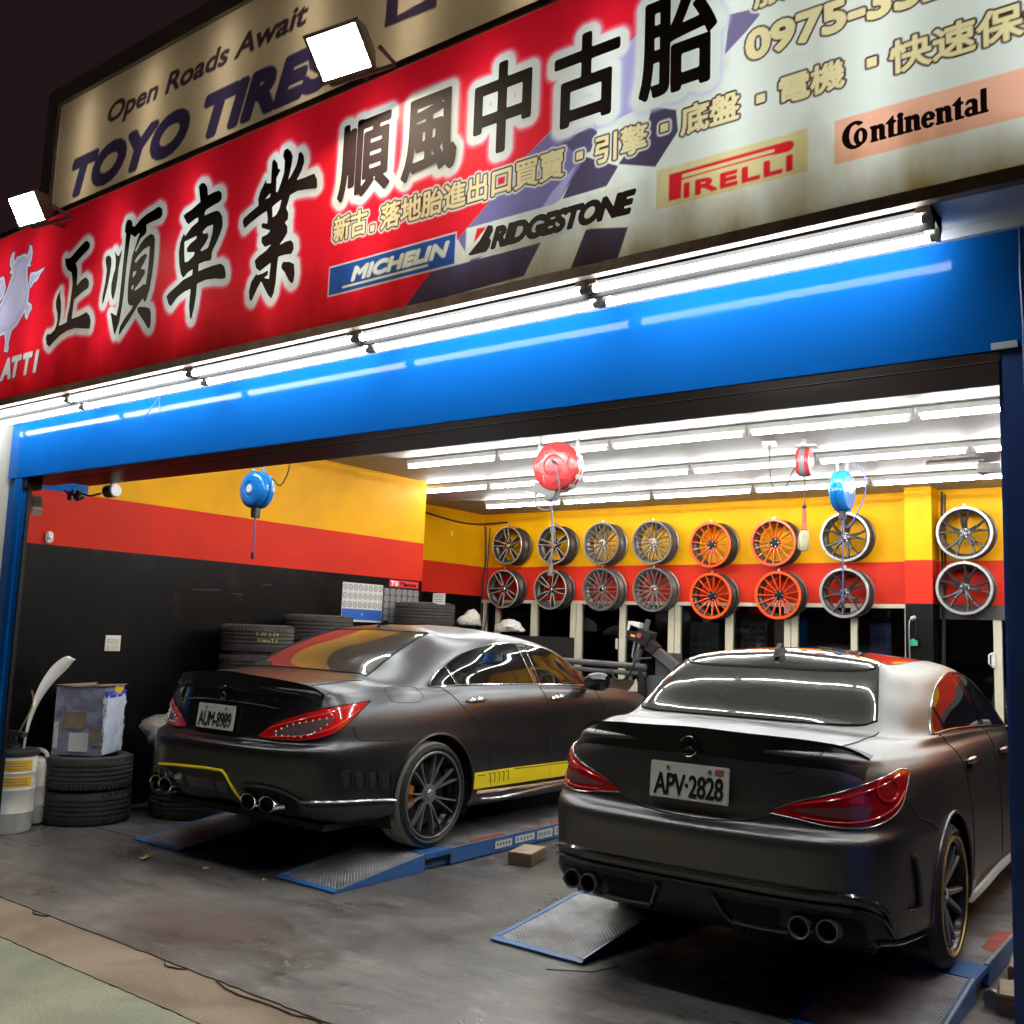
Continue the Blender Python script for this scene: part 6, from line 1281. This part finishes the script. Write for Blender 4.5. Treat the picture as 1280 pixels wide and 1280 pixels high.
RD = thing('hose_reel', 'large red hose reel hanging from the ceiling by a metal strap', 'hose reel', (-4.555,6.65,2.945), .12, 'hose reels under the ceiling')
reel_body(RD, .205, .15, 'Y', M['reel_red'])
MB().lathe([(.2065,-.045),(.208,-.02),(.208,.06),(.2065,.07)], 14, 'Y').build('label_band', M['white_plastic'], RD)
st_ = MB()
for s in (-1,1): st_.bar((s*.175,0,.10),(s*.175,0,.30),.012,.045).bar((s*.175,0,.30),(s*.11,0,.352),.012,.045)
st_.bar((-.12,0,.350),(.12,0,.350),.045,.008, up=(0,1,0)); st_.build('hanging_strap', M['chrome'], RD, smooth=0)
MB().obox((-.10,0,-.19),(.10,0,-.03),(0,.05,0),(.012,0,.04)).build('guide_box', M['grey_plastic'], RD, smooth=0)
MB().box(-.10,-.02,-.04,.04,-.28,-.20,bev=.01).build('hose_guide', M['grey_plastic'], RD)
MB().tube([(0,-.08,.03),(.01,-.13,.03),(.03,-.14,.01)], .014, 8).build('inlet_fitting', M['steel'], RD)
MB().tube(crv([(.03,-.14,.01),(.07,-.12,-.12),(.05,-.08,-.25),(-.05,-.05,-.36),(-.16,-.04,-.33),(-.19,-.02,-.22),(-.16,0,-.14)], 8), .007, 6).build('feed_hose', M['hose_grey'], RD)
MB().tube(crv([(-.06,0,-.28),(-.04,0,-.45),(-.03,0,-.62),(-.04,0,-.80)], 6), .009, 6).build('outlet_hose', M['hose_grey'], RD)
MB().tube([(-.04,0,-.80),(-.045,0,-.90)], [.018,.022], 8).build('hose_coupling', M['steel'], RD)
def blue_reel(loc, axis, label, r, hose_end, loop, up, rotz=0.):
    t = thing('hose_reel', label, 'hose reel', loc, rotz, 'hose reels under the ceiling'); w = .13
    reel_body(t, r, w, axis, M['reel_blue'], False)
    ax = 1 if axis == 'Y' else 0
    c = (0,-w/2-.016,0) if axis == 'Y' else (w/2+.016,0,0); MB().lathe([(.001,-.004),(.03,-.004),(.034,.0),(.034,.02)] if axis == 'Y' else [(.001,.004),(.03,.004),(.034,0),(.034,-.02)], 18, axis, c).build('hub_cap', M['white_plastic'], t)
    br = MB()
    for s in (-1,1):
        o = (0,s*.035,0) if axis == 'Y' else (s*.035,0,0); o2 = (s*.05,0,0) if axis == 'Y' else (0,s*.04,0)
        br.bar((o[0]+o2[0]*.3, o[1]+o2[1]*.3, r*.80), (o[0]+o2[0], o[1]+o2[1], r+up), .03, .012)
    br.build('bracket', M['grey_plastic'], t, smooth=0)
    if up < .08:
        pass
    MB().box(-.03,.03,-.03,.03,-r-.075,-r*.88,bev=.008).build('hose_guide', M['dark_plastic'], t)
    MB().tube(crv([(0,0,-r-.07),(.004,0,(-r-.07+hose_end)/2),(0,0,hose_end)], 6), .007, 6).build('outlet_hose', M['hose_blue'], t)
    MB().tube([(0,0,hose_end),(0,0,hose_end-.03),(0,0,hose_end-.055)], [.014,.016,.009], 8).build('hose_nozzle', M['dark_plastic'], t)
    MB().tube(crv(loop, 8), .006, 6).build('feed_hose', M['hose_blue'] if axis == 'X' else M['cable'], t)
    return t
b1 = blue_reel((-6.33,5.0,2.625), 'Y', 'blue hose reel hanging before the yellow band of the left wall', .15, -.50, [(.06,.05,.12),(.12,.05,.09),(.22,.04,.03),(.33,.0,.07),(.37,0,.16),(.36,0,.30)], .68)
b2 = blue_reel((-2.985,9.0,2.98), 'X', 'blue hose reel with a looped blue hose above the Y-spoke wheels', .19, -1.02, [(.085,0,-.02),(.10,-.02,-.15),(.02,-.03,-.28),(.06,-.03,-.34),(.12,-.03,-.26),(.20,0,-.06),(.21,.0,.10),(.15,.02,.22),(.08,.02,.30)], .13)
CR = thing('cord_reel', 'small red cord reel with hanging orange work lamp at the ceiling', 'cord reel', (-2.99,8.05,3.10), .15)
reel_body(CR, .125, .10, 'X', M['reel_red'], False)
MB().lathe([(.1265,-.022),(.128,-.015),(.128,.015),(.1265,.022)], 30, 'X').build('drum_band', M['grey_plastic'], CR)
MB().box(-.07,.10,-.04,.05,.128,.145).box(-.02,.02,-.02,.02,.145,.20).build('ceiling_mount', M['steel'], CR, smooth=0)
MB().tube([(0,0,-.12),(.002,0,-.25),(0,0,-.37)], .004, 6).build('cord', M['cable'], CR)
MB().lathe([(.001,.02),(.014,.015),(.02,0),(.014,-.015),(.001,-.02)], 12, 'Z', (0,0,-.385)).build('cord_stopper', M['dark_plastic'], CR)
MB().lathe([(.012,-.40),(.022,-.42),(.018,-.48),(.022,-.54),(.030,-.56),(.030,-.58),(.020,-.585)], 12, 'Z').build('lamp_handle', M['orange_plastic'], CR)
cg = MB().lathe([(.024,-.585),(.036,-.60),(.042,-.66),(.040,-.72),(.024,-.755),(.001,-.76)], 12, 'Z')
cg.build('lamp_cage', M['cage'], CR)
cr2 = MB().tube([(-.045,.03,-.60),(-.058,.03,-.66),(-.055,.03,-.73),(-.02,.01,-.757)], .004, 5).tube([(.0,-.045,-.60),(.0,-.055,-.66),(.0,-.05,-.73)], .004, 5); cr2.build('cage_wire', M['cage'], CR)
CP = thing('ceiling_socket', 'white ceiling socket with a drooping black lead beside the cord reel', 'socket', (-3.30,8.05,3.285), .3)
MB().box(-.06,.06,-.06,.06,-.02,.013,bev=.004).build('socket_plate', M['white_plastic'], CP); MB().tube([(0,0,-.02),(0,0,-.06)], .014, 8).build('plug', M['grey_plastic'], CP)
MB().tube(crv([(0,0,-.06),(.005,0,-.2),(.02,0,-.36),(.10,0,-.42),(.16,0,-.34),(.20,0,-.24),(.28,.0,-.18)], 8), .0045, 6).build('lead', M['cable'], CP)

# ================================================================== LOOSE TYRES AND CLUTTER ON THE LEFT
def loose_tyre_mesh(R, Ri, w, seed):
    me = tyre_mesh(R, Ri, w, [M['tyre_old'], M['tyre_old']], 72); return me
TL = loose_tyre_mesh(.33, .215, .25, 1)
lug = None
def lugs(R, w, n=60):
    m = MB()
    for k in range(n):
        a = 2*PI*k/n
        for s in (-1,1):
            h0, h1 = s*w*.30, s*w*.46; a2 = a+.05*s
            p = lambda a_, h, r: (r*math.cos(a_), h, r*math.sin(a_))
            m.add([p(a,h0,R+.002),p(a+.06,h0,R+.002),p(a2+.06,h1,R-.004),p(a2,h1,R-.004),p(a,h0,R-.01),p(a+.06,h0,R-.01),p(a2+.06,h1,R-.014),p(a2,h1,R-.014)], [(0,1,2,3),(0,4,5,1),(1,5,6,2),(2,6,7,3),(3,7,4,0)])
    return m.mesh('tread_block', M['tyre_old'], 0)
LUG = lugs(.33, .25)
def loose_tyre(loc, label, rot=(PI/2,0,0), sc=1., group=None, chalk=None):
    t = thing('loose_tyre', label, 'tyre', loc, 0, group); t.rotation_euler = rot; t.scale = (sc,)*3
    place('tyre_casing', TL, t); place('tread_block', LUG, t)
    if chalk:
        c = MB(); rg_ = random.Random(3)
        for row_, h in ((0,.03),(1,-.025)):
            a = chalk[0]
            while a < chalk[1]:
                for q in range(3):
                    da = rg_.uniform(.0,.03); l = rg_.uniform(.012,.03); p = lambda a_, h_: (.3335*math.cos(a_), h_, .3335*math.sin(a_))
                    if rg_.random() < .5: c.add([p(a+da,h),p(a+da+.008,h),p(a+da+.008,h+l),p(a+da,h+l)], [(0,1,2,3)])
                    else: c.add([p(a+da,h+.01*q),p(a+da+.035,h+.01*q),p(a+da+.035,h+.01*q+.005),p(a+da,h+.01*q+.005)], [(0,1,2,3)])
                a += .075 if rg_.random() < .7 else .13
        c.build('chalk_marks', M['chalk'], t, smooth=0)
    return t
gst = 'tyres stacked by the left wall'
loose_tyre((-7.375,4.39,.125), 'bottom worn tyre of the stack under the blue and white carton', group=gst)
loose_tyre((-7.38,4.385,.382), 'upper worn tyre carrying the blue and white carton', (PI/2,0,.7), group=gst)
loose_tyre((-7.05,5.12,.125), 'bottom tyre half hidden behind the left car bumper', group=gst)
loose_tyre((-7.06,5.13,.38), 'tyre under the crumpled grey plastic sheet', (PI/2,0,.5), group=gst)
for k in range(6): loose_tyre((-7.34,5.92,.125+k*.262), ('tyre with yellow chalk marks at the top of the wall stack' if k == 5 else 'tyre number %s up in the chalk-marked wall stack' % order[k]), (PI/2,0,.4*k if k < 5 else 0), group=gst, chalk=(.12,.72) if k == 5 else None)
for k in range(6): loose_tyre((-7.34,6.66,.125+k*.285), 'wide tyre %s from the floor in the second wall stack' % order[k], (PI/2,0,.3*k), group=gst)
for k in range(7): loose_tyre((-7.34,8.2,.125+k*.27), 'tyre %s from the floor in the stack below the wheel posters' % order[k], (PI/2,0,.25*k), group=gst)
# tag leaning on that stack
tg = thing('paper_tag', 'white printed tag standing on the tyre stack below the posters', 'tag', (-7.03,8.07,1.93), .2)
MB().box(-.075,.075,-.003,.003,-.08,.04).build('card', M['paper'], tg, smooth=0)
tp = MB()
for z in (.015,-.005,-.03,-.05): tp.box(-.06,.05,-.0045,-.0032,z,z+.007)
tp.build('card_print', M['print_grey'], tg, smooth=0)
# carton of rubbish wrapped in blue and white plastic
CB = thing('carton', 'tall blue and white plastic-wrapped carton standing on the tyre stack', 'carton', (-7.40,4.36,.508), .62)
def wobble_box(mb, x0, x1, y0, y1, z0, z1, amp, n, seed, faces='all'):
    rg_ = np.random.RandomState(seed)
    def face(o, u, v):
        G = []
        for i in range(n+1):
            r = []
            for j in range(n+1):
                p = np.array(o)+np.array(u)*i/n+np.array(v)*j/n; e = min(i,n-i,j,n-j)
                r.append(p+rg_.uniform(-amp, amp, 3)*(1 if e > 0 else 0))
            G.append(r)
        mb.grid(G)
    dx, dy, dz_ = x1-x0, y1-y0, z1-z0
    face((x0,y0,z0),(dx,0,0),(0,0,dz_)); face((x0,y1,z0),(dx,0,0),(0,0,dz_)); face((x0,y0,z0),(0,dy,0),(0,0,dz_)); face((x1,y0,z0),(0,dy,0),(0,0,dz_)); face((x0,y0,z1),(dx,0,0),(0,dy,0)); return mb
wobble_box(MB(), -.19,.19,-.17,.19,0,.52,.010,12,1).build('carton_body', M['bag_blue'], CB, smooth=60)
wobble_box(MB(), .191,.204,-.168,.188,.01,.47,.013,12,2).build('white_wrap', M['bag_white'], CB, smooth=70)
MB().box(.192,.207,-.172,.192,.44,.49).build('blue_tape', mat('blue_tape', (.03,.06,.50), .4), CB, smooth=0)
for (x0,x1,z0,z1,m) in ((-.12,.06,.20,.33,'carton'),(-.06,.09,.03,.17,'paper'),(.11,.18,.08,.2,'carton'),(-.18,-.15,.05,.25,'paper')): MB().box(x0,x1,-.178,-.172,z0,z1).build('rubbish_label', M[m], CB, smooth=0)
fp = MB()
for (a,b,c_,d_) in ((-.2,.05,-.19,.02),(.0,.22,-.18,.05),(-.18,.1,.0,.2),(.05,.22,.02,.2)):
    z = .525+random.uniform(0,.02); fp.add([(a,c_,z),(b,c_,z+random.uniform(-.02,.03)),(b,d_,z+random.uniform(0,.03)),(a,d_,z-.01)], [(0,1,2,3)])
fp.build('torn_flap', M['carton'], CB, smooth=0)
MB().add([(.205,-.05,.475),(.212,.09,.47),(.215,.12,.51),(.20,.0,.53)], [(0,1,2,3)]).build('orange_scrap', M['label_yellow'], CB, smooth=0)
# crumpled plastic sheet over the second stack
def crumple(loc, rx, ry, rz, seed, m, name, label, cat, n=26, amp=.35):
    rg_ = np.random.RandomState(seed); bm = bmesh.new(); bmesh.ops.create_icosphere(bm, subdivisions=4, radius=1)
    dirs = rg_.normal(size=(40,3)); dirs /= np.linalg.norm(dirs, axis=1)[:,None]; amps = rg_.uniform(-1,1,40)
    for v in bm.verts:
        c = np.array(v.co); f = 1+amp*float(np.sum(amps*np.maximum(0, dirs@c-.75)**1.0)); jt = rg_.normal(size=3)*.035; v.co = Vector((c[0]*rx*f+jt[0]*rx, c[1]*ry*f+jt[1]*ry, max(c[2], -.25)*rz*f+jt[2]*rz*1.6))
    me = bpy.data.meshes.new(name); bm.to_mesh(me); bm.free(); me.materials.append(m)
    me.polygons.foreach_set('use_smooth', [True]*len(me.polygons))
    o = place(name, me, None, loc); return tag(o, label, cat)
crumple((-7.08,5.14,.60), .34,.33,.17, 3, M['bag_grey'], 'plastic_sheet', 'crumpled grey plastic sheet heaped on tyres behind the left car', 'plastic sheet', amp=.9)
crumple((-8.12,9.95,1.70), .17,.14,.15, 5, M['bag_pale'], 'plastic_bag', 'pale crumpled bag above the left car roof near the corner', 'bag', amp=.9)
crumple((-7.53,10.0,1.62), .20,.14,.10, 8, M['bag_pale'], 'plastic_bag', 'low pale bag in front of the first window panes', 'bag', amp=.8)
# cabinet that carries the bags, mostly hidden by the left car
cb = thing('cabinet', 'dark low cabinet behind the left car below the bags', 'cabinet', (-7.8,10.3,0)); MB().box(-.75,.75,-.5,.5,0,1.55,bev=.01).build('cabinet_body', M['machine_dark'], cb)
for x in (-.37,.37): MB().box(x-.35,x+.35,-.515,-.502,.1,1.5).build('cabinet_door', M['machine'], cb, smooth=0)
# curved silver trim panel leaning by the post
bp = thing('trim_panel', 'curved silver car trim panel leaning by the left post', 'car part', (0,0,0))
cl = crv([(-7.30,3.80,.45),(-7.32,3.83,.70),(-7.35,3.90,.93),(-7.40,4.02,1.10),(-7.45,4.16,1.205),(-7.47,4.24,1.235)], 6); G = []
for i, p in enumerate(cl):
    t_ = i/(len(cl)-1); w_ = .085*math.sin(PI*min(1,.25+.75*(1-t_)**.7))*(1-t_**6)+.003
    G.append([p+np.array((0.05*k*w_/.085, -.55*w_*k, .75*w_*k))+np.array((.022*(1-k*k),0,0)) for k in (-1,-.5,0,.5,1)])
MB().grid(G).build('panel_skin', M['silver_panel'], bp, smooth=60, fix=False)
# fluid drum and jerrycan
FD = thing('fluid_drum', 'white fluid drum with two yellow labels at the left edge', 'drum', (-7.36,3.76,0))
MB().lathe([(.001,.002),(.165,.002),(.175,.02),(.176,.14),(.180,.147),(.176,.154),(.176,.30),(.180,.307),(.176,.314),(.176,.42),(.180,.427),(.176,.434),(.176,.54),(.168,.555)], 40, 'Z').build('drum_body', M['drum_white'], FD)
MB().lathe([(.184,.545),(.190,.552),(.190,.575),(.175,.585),(.06,.59),(.06,.62),(.001,.62)], 40, 'Z').build('drum_lid', M['dark_plastic'], FD)
for z0, z1 in ((.44,.52),(.33,.405)):
    G = [[(.1775*math.cos(a), .1775*math.sin(a), z) for a in np.linspace(-2.0,.45,24)] for z in (z0,z1)]; o = MB().grid(G).build('drum_label', M['label_yellow'], FD)
    pm = MB()
    for j in range(3):
        zz = z0+.015+j*.02; pm.grid([[(.1785*math.cos(a), .1785*math.sin(a), z) for a in np.linspace(-1.1,.25,12)] for z in (zz, zz+.006)])
    pm.build('label_print', M['print_grey'], o)
pp_ = MB().tube([(0,0,.62),(0,0,.70)], .03, 10).box(-.10,.16,-.02,.02,.68,.715); pp_.build('pump_handle', M['dark_plastic'], FD, smooth=30)
MB().tube(crv([(.03,0,.66),(.06,.05,.80),(.05,.10,.92),(-.03,.12,1.0)], 6), .008, 6).build('pump_hose', M['brass'], FD)
JC = thing('jerrycan', 'cream plastic jerrycan behind the fluid drum', 'jerrycan', (-7.53,4.03,0), .5)
jc = MB(); rings = []
for z, s in ((.01,.9),(.03,1.),(.14,1.),(.15,1.03),(.16,1.),(.28,1.),(.29,1.03),(.30,1.),(.42,1.),(.47,.85),(.49,.6)):
    rings.append([(.13*s*np.sign(math.cos(a))*abs(math.cos(a))**.5, .10*s*np.sign(math.sin(a))*abs(math.sin(a))**.5, z) for a in np.linspace(0,2*PI,28,endpoint=False)])
vs = [p for r in rings for p in r]; fs = [(i*28+j, i*28+(j+1)%28, (i+1)*28+(j+1)%28, (i+1)*28+j) for i in range(10) for j in range(28)]; jc.add(vs, fs+[tuple(range(280,308))]); jc.build('can_body', M['drum_white'], JC)
MB().tube(crv([(-.08,0,.47),(-.06,0,.535),(.03,0,.545),(.09,0,.52),(.10,0,.46)], 6), .016, 8).build('can_handle', M['drum_white'], JC)
MB().tube([(-.06,0,.48),(-.07,0,.53)], .025, 12).build('can_cap', M['dark_plastic'], JC)
# wall fixtures
SW = thing('switch_plate', 'cream switch plate on the black left wall', 'switch', (XL+.001,4.704,1.358)); MB().box(0,.012,-.07,.07,-.066,.066,bev=.003).build('plate', M['white_plastic'], SW)
for z in (.02,-.035): MB().box(.0125,.018,-.05,.05,z-.018,z+.018).build('rocker', M['cream_frame'], SW, smooth=0)
AS = thing('motion_sensor', 'small white sensor on the red band of the left wall', 'sensor', (XL+.001,4.065,2.192)); MB().box(0,.035,-.03,.03,-.045,.045,bev=.012).build('sensor_body', M['white_plastic'], AS); MB().lathe([(.001,.008),(.014,.004),(.018,0)], 12, 'X', (.035,0,-.008)).build('sensor_lens', M['paper'], AS)
SP = thing('spotlight', 'small dark spotlight with white front under the beam at left', 'spotlight', (-6.83,4.05,2.512)); MB().tube([(-.055,0,0),(.045,0,.002)], .048, 14).build('lamp_body', M['dark_plastic'], SP); MB().tube([(.045,0,.002),(.062,0,.002)], [.05,.043], 14).build('lamp_rim', M['white_plastic'], SP); MB().bar((0,0,.04),(0,0,.085),.02,.02,up=(1,0,0)).build('lamp_bracket', M['dark_plastic'], SP, smooth=0)
S2 = thing('wall_camera', 'grey wall camera in the upper left corner of the opening', 'camera', (-7.5,3.83,2.42), -.3); MB().obox((0,0,0),(.045,0,-.03),(0,.035,0),(.02,0,.035)).build('camera_body', M['grey_plastic'], S2, smooth=0); MB().obox((.035,0,-.05),(.03,0,-.02),(0,.033,0),(.012,0,.022)).build('camera_hood', M['cream_frame'], S2, smooth=0); MB().bar((-.12,0,.05),(-.02,0,.02),.02,.02).build('camera_arm', M['dark_plastic'], S2, smooth=0)
CLT = thing('cable_clutter', 'bundle of dark cables and clamps under the left end of the beam', 'cables', (-7.2,3.95,2.5)); cm = MB().tube(crv([(-.12,0,.03),(-.02,0,-.01),(.10,0,.0),(.25,0,-.03),(.4,0,-.02)],6),.008,6).tube(crv([(0,0,.03),(.06,0,-.05),(.14,.02,-.03)],6),.01,6); cm.build('cable_run', M['cable'], CLT)
for x in (-.02,.09): MB().box(x-.025,x+.025,-.02,.02,-.05,.02,bev=.006).build('clamp', M['dark_plastic'], CLT)
# posters
def wheel_poster(name, label, y0, y1, z0, z1, base, rows_, cols_, ring, blue=0.):
    t = thing(name, label, 'poster', (XL+.002,(y0+y1)/2,(z0+z1)/2), .0); h = (z1-z0)/2; w_ = (y1-y0)/2
    MB().box(0,.004,-w_,w_,-h,h).build('sheet', base, t, smooth=0)
    zb = -h+blue
    if blue: MB().box(.0042,.0048,-w_+.005,w_-.005,-h+.02,zb).build('blue_panel', M['paper_blue'], t, smooth=0); MB().lathe([(.001,.0055),(.012,.0055),(.014,.005)],12,'X',(0,0,-h+blue*.6)).build('poster_cup', M['print_light'], t)
    m = MB()
    for r in range(rows_):
        for c_ in range(cols_):
            y = -w_+(c_+.5)*2*w_/cols_; z = zb+(r+.5)*(h-zb)/rows_; R_ = .42*min(2*w_/cols_, (h-zb)/rows_)
            m.lathe([(R_,.0052),(R_*.72,.0056)], 12, 'X', (0,y,z))
            for k in range(5):
                a = k*2*PI/5; m.add([(.0054,y+R_*.1*math.cos(a+1.57),z+R_*.1*math.sin(a+1.57)),(.0054,y+R_*.75*math.cos(a),z+R_*.75*math.sin(a)),(.0054,y-R_*.1*math.cos(a+1.57),z-R_*.1*math.sin(a+1.57))],[(0,1,2)])
    m.build('printed_wheels', ring, t, smooth=0); return t
wheel_poster('wheel_poster', 'white poster of printed wheels with a blue foot on the black wall', 7.30,7.905,1.632,2.046, M['paper'], 3, 8, M['print_grey'], .135)
wheel_poster('wheel_poster', 'dark poster of printed wheels beside the white one', 7.92,8.497,1.632,2.022, M['paper_dark'], 5, 6, M['print_light'])
LS = thing('brand_strip', 'small red strip sign with white and black lettering above the dark poster', 'sign', (XL+.002,8.241,2.078)); MB().box(0,.005,-.237,.237,-.038,.038).build('strip', M['red_ink'], LS, smooth=0)
vinyl(MB(), fit(font_edges('T6', .2), -.215,-.10,-.024,.024), .006, .0065, .004, 'YZ').build('lettering', M['white_ink'], LS, smooth=0, fix=False); vinyl(MB(), fit(font_edges('Tianco', .2), -.07,.20,-.022,.018), .004, .0065, .004, 'YZ').build('lettering', M['ink'], LS, smooth=0, fix=False)
# air line and green tag on the pilaster
AL = thing('air_line', 'coiled steel air line with green tag on the black pilaster', 'air line', (-2.90,11.0,1.75)); MB().tube(crv([(0,0,.14),(-.03,-.03,.10),(-.035,-.03,-.1),(-.03,-.02,-.4)],8),.008,6).build('line', M['steel'], AL); MB().tube([(0,.0,.13),(0,-.04,.14),(.03,-.05,.15)],.018,8).build('tap', M['white_plastic'], AL)
MB().prism([(-.045,-.11),(.0,-.075),(.05,-.10),(.045,-.15),(-.02,-.155)], -.03,-.015,'XZ').build('tag_card', M['green_tag'], AL, smooth=0); MB().tube([(.03,-.03,.14),(.035,-.03,0),(.01,-.02,-.08)],.004,5).build('tag_string', M['cable'], AL)
# tyre changer behind the cars
TC = thing('tyre_changer', 'grey tyre-changing machine with slanted arm by the back windows', 'tyre changer', (0,0,0))
MB().box(-5.50,-5.14,9.9,10.3,0,1.16,bev=.02).build('cabinet', M['machine'], TC); MB().box(-5.42,-5.20,9.96,10.2,1.16,1.42,bev=.01).build('column', M['machine'], TC)
MB().bar((-5.47,9.9,1.50),(-5.02,9.9,1.20),.10,.10,up=(0,1,0)).build('tilt_arm', M['machine'], TC, smooth=0); MB().bar((-5.03,9.9,1.21),(-4.90,9.9,1.11),.07,.07,up=(0,1,0)).build('arm_end', M['brass'], TC, smooth=0)
MB().tube([(-5.74,9.9,.98),(-5.57,9.9,1.58)], .026, 10).build('ram', M['chrome'], TC); MB().tube([(-5.66,9.88,1.18),(-5.57,9.88,1.45)], .042, 12).build('ram_sleeve', M['machine'], TC); MB().tube([(-5.66,9.86,1.35),(-5.60,9.86,1.66)], .018, 8).build('thin_ram', M['chrome'], TC)
MB().obox((-5.55,9.88,1.60),(.13,0,-.045),(0,.08,0),(.03,0,.075)).build('head', M['machine_dark'], TC, smooth=0); MB().obox((-5.62,9.86,1.70),(.07,0,-.01),(0,.06,0),(.008,0,.05)).build('head_cover', M['white_plastic'], TC, smooth=0); MB().tube([(-5.64,9.80,1.60),(-5.59,9.80,1.585)],.014,8).build('yellow_ring', M['label_yellow'], TC); MB().tube([(-5.52,9.78,1.60),(-5.52,9.76,1.60)],.03,12).build('red_button', M['rust_red'], TC); MB().tube([(-5.50,9.88,1.66),(-5.47,9.88,1.78)],.03,8).build('head_knob', M['machine'], TC)
MB().obox((-5.42,9.88,1.50),(.07,0,-.06),(0,.06,0),(.03,0,.04)).build('joint', M['machine_dark'], TC, smooth=0)
for z, r in ((1.255,.035),(1.175,.028)): MB().tube([(-6.9,9.75,z+.03),(-5.42,9.75,z)], r, 10).build('guard_pipe', M['machine'], TC)
MB().bar((-5.47,9.75,.9),(-5.47,9.75,1.27),.06,.06).build('guard_post', M['machine_dark'], TC, smooth=0); MB().tube(crv([(-5.85,9.7,1.22),(-5.75,9.68,1.10),(-5.6,9.68,1.14),(-5.5,9.68,1.32),(-5.32,9.7,1.36)],8),.012,6).build('air_hose', M['cable'], TC); MB().box(-6.6,-5.5,9.8,9.9,.98,1.10).build('rear_box', mat('brown_board',(.09,.06,.05),.6), TC, smooth=0)
MB().prism([(-5.62,.98),(-5.50,.98),(-5.50,1.06),(-5.53,1.12),(-5.55,1.06)], 9.72,9.74,'XZ').build('pale_plate', M['cream_frame'], TC, smooth=0)
# things seen dimly through the panes
for (x, z0, z1, w_, m, lab) in ((-5.62,1.0,1.80,.20,'print_light','tall pale price chart behind the window glass'),(-4.95,1.2,1.85,.17,'paper','pale papers behind the glass left of the orange wheels'),(-3.42,.9,1.85,.12,'paper_blue','blue strip banner behind the glass near the pilaster')):
    t = thing('office_poster', lab, 'poster', (x,YB+.30,0)); MB().box(-w_,w_,0,.01,z0,z1).build('sheet', M[m], t, smooth=0)
    g_ = MB()
    for r in range(7):
        for c_ in range(3): g_.box(-w_*.8+c_*w_*.6, -w_*.8+c_*w_*.6+w_*.4, -.003,-.001, z0+.06+r*(z1-z0-.1)/7, z0+.10+r*(z1-z0-.1)/7)
    g_.build('printed_rows', M['print_grey'], t, smooth=0)
so = thing('sofa', 'dim maroon sofa behind the window glass', 'sofa', (-6.6,YB+.9,0)); MB().box(-.9,.9,-.3,.3,.0,.85,bev=.06).box(-.9,.9,.2,.45,.8,1.25,bev=.06).build('seat', M['maroon'], so); MB().box(-1.05,-.91,-.3,.45,0,1.05,bev=.05).build('armrest', M['maroon'], so)
# leaves and scraps on the floor
for i, (x, y) in enumerate([(-5.91,3.97),(-5.41,4.08),(-4.92,4.145),(-3.22,4.44),(-4.30,5.60),(-5.60,3.62),(-2.6,3.7)]):
    rg_ = random.Random(20+i); L = (.05,.035,.02,.035,.022,.012,.012)[i]; pts = []
    for k in range(9):
        a = 2*PI*k/9; r = L*(.5+.5*rg_.random()); pts.append((r*1.5*math.cos(a), r*.7*math.sin(a), .003+rg_.uniform(0,.014)))
    o = MB().add([(0,0,.012)]+pts, [(0,k+1,(k+1)%9+1) for k in range(9)]).build('dry_leaf', M['leaf'], None, (x,y,.001), (0,0,rg_.uniform(0,6)), smooth=0)
    tag(o, ['largest curled yellow leaf near the left lift ramp','pale leaf scrap left of the second ramp toe','tiny scrap at the toe of the left lift ramp','brown leaf scrap beside the right lift ramp','small scrap beside the wooden block','tiny pale speck on the floor by the mat edge','tiny pale speck near the front of the right lift'][i], 'leaf', 'leaf litter on the floor')
# floor mat seams and tyre scuffs are thin cuts in the rubber
for pts in ([(-2.73,4.02),(-2.55,4.14),(-2.50,4.30)], [(-7.2,4.28),(-6.5,4.30)]):
    MB().tube([(x,y,.0005) for x, y in pts], .004, 5).build('mat_seam', M['cable'], FLOOR)

# small repeated marks that cannot be picked apart one by one
for o in bpy.data.objects:
    if o.parent and o.name.split('.')[0] in ('tread_block','wheel_bolt','led_dots','printed_wheels','printed_rows','sticker_print','chalk_marks','card_print','label_print','cooling_fin','cage_wire','worn_paint'): o['kind'] = 'stuff'
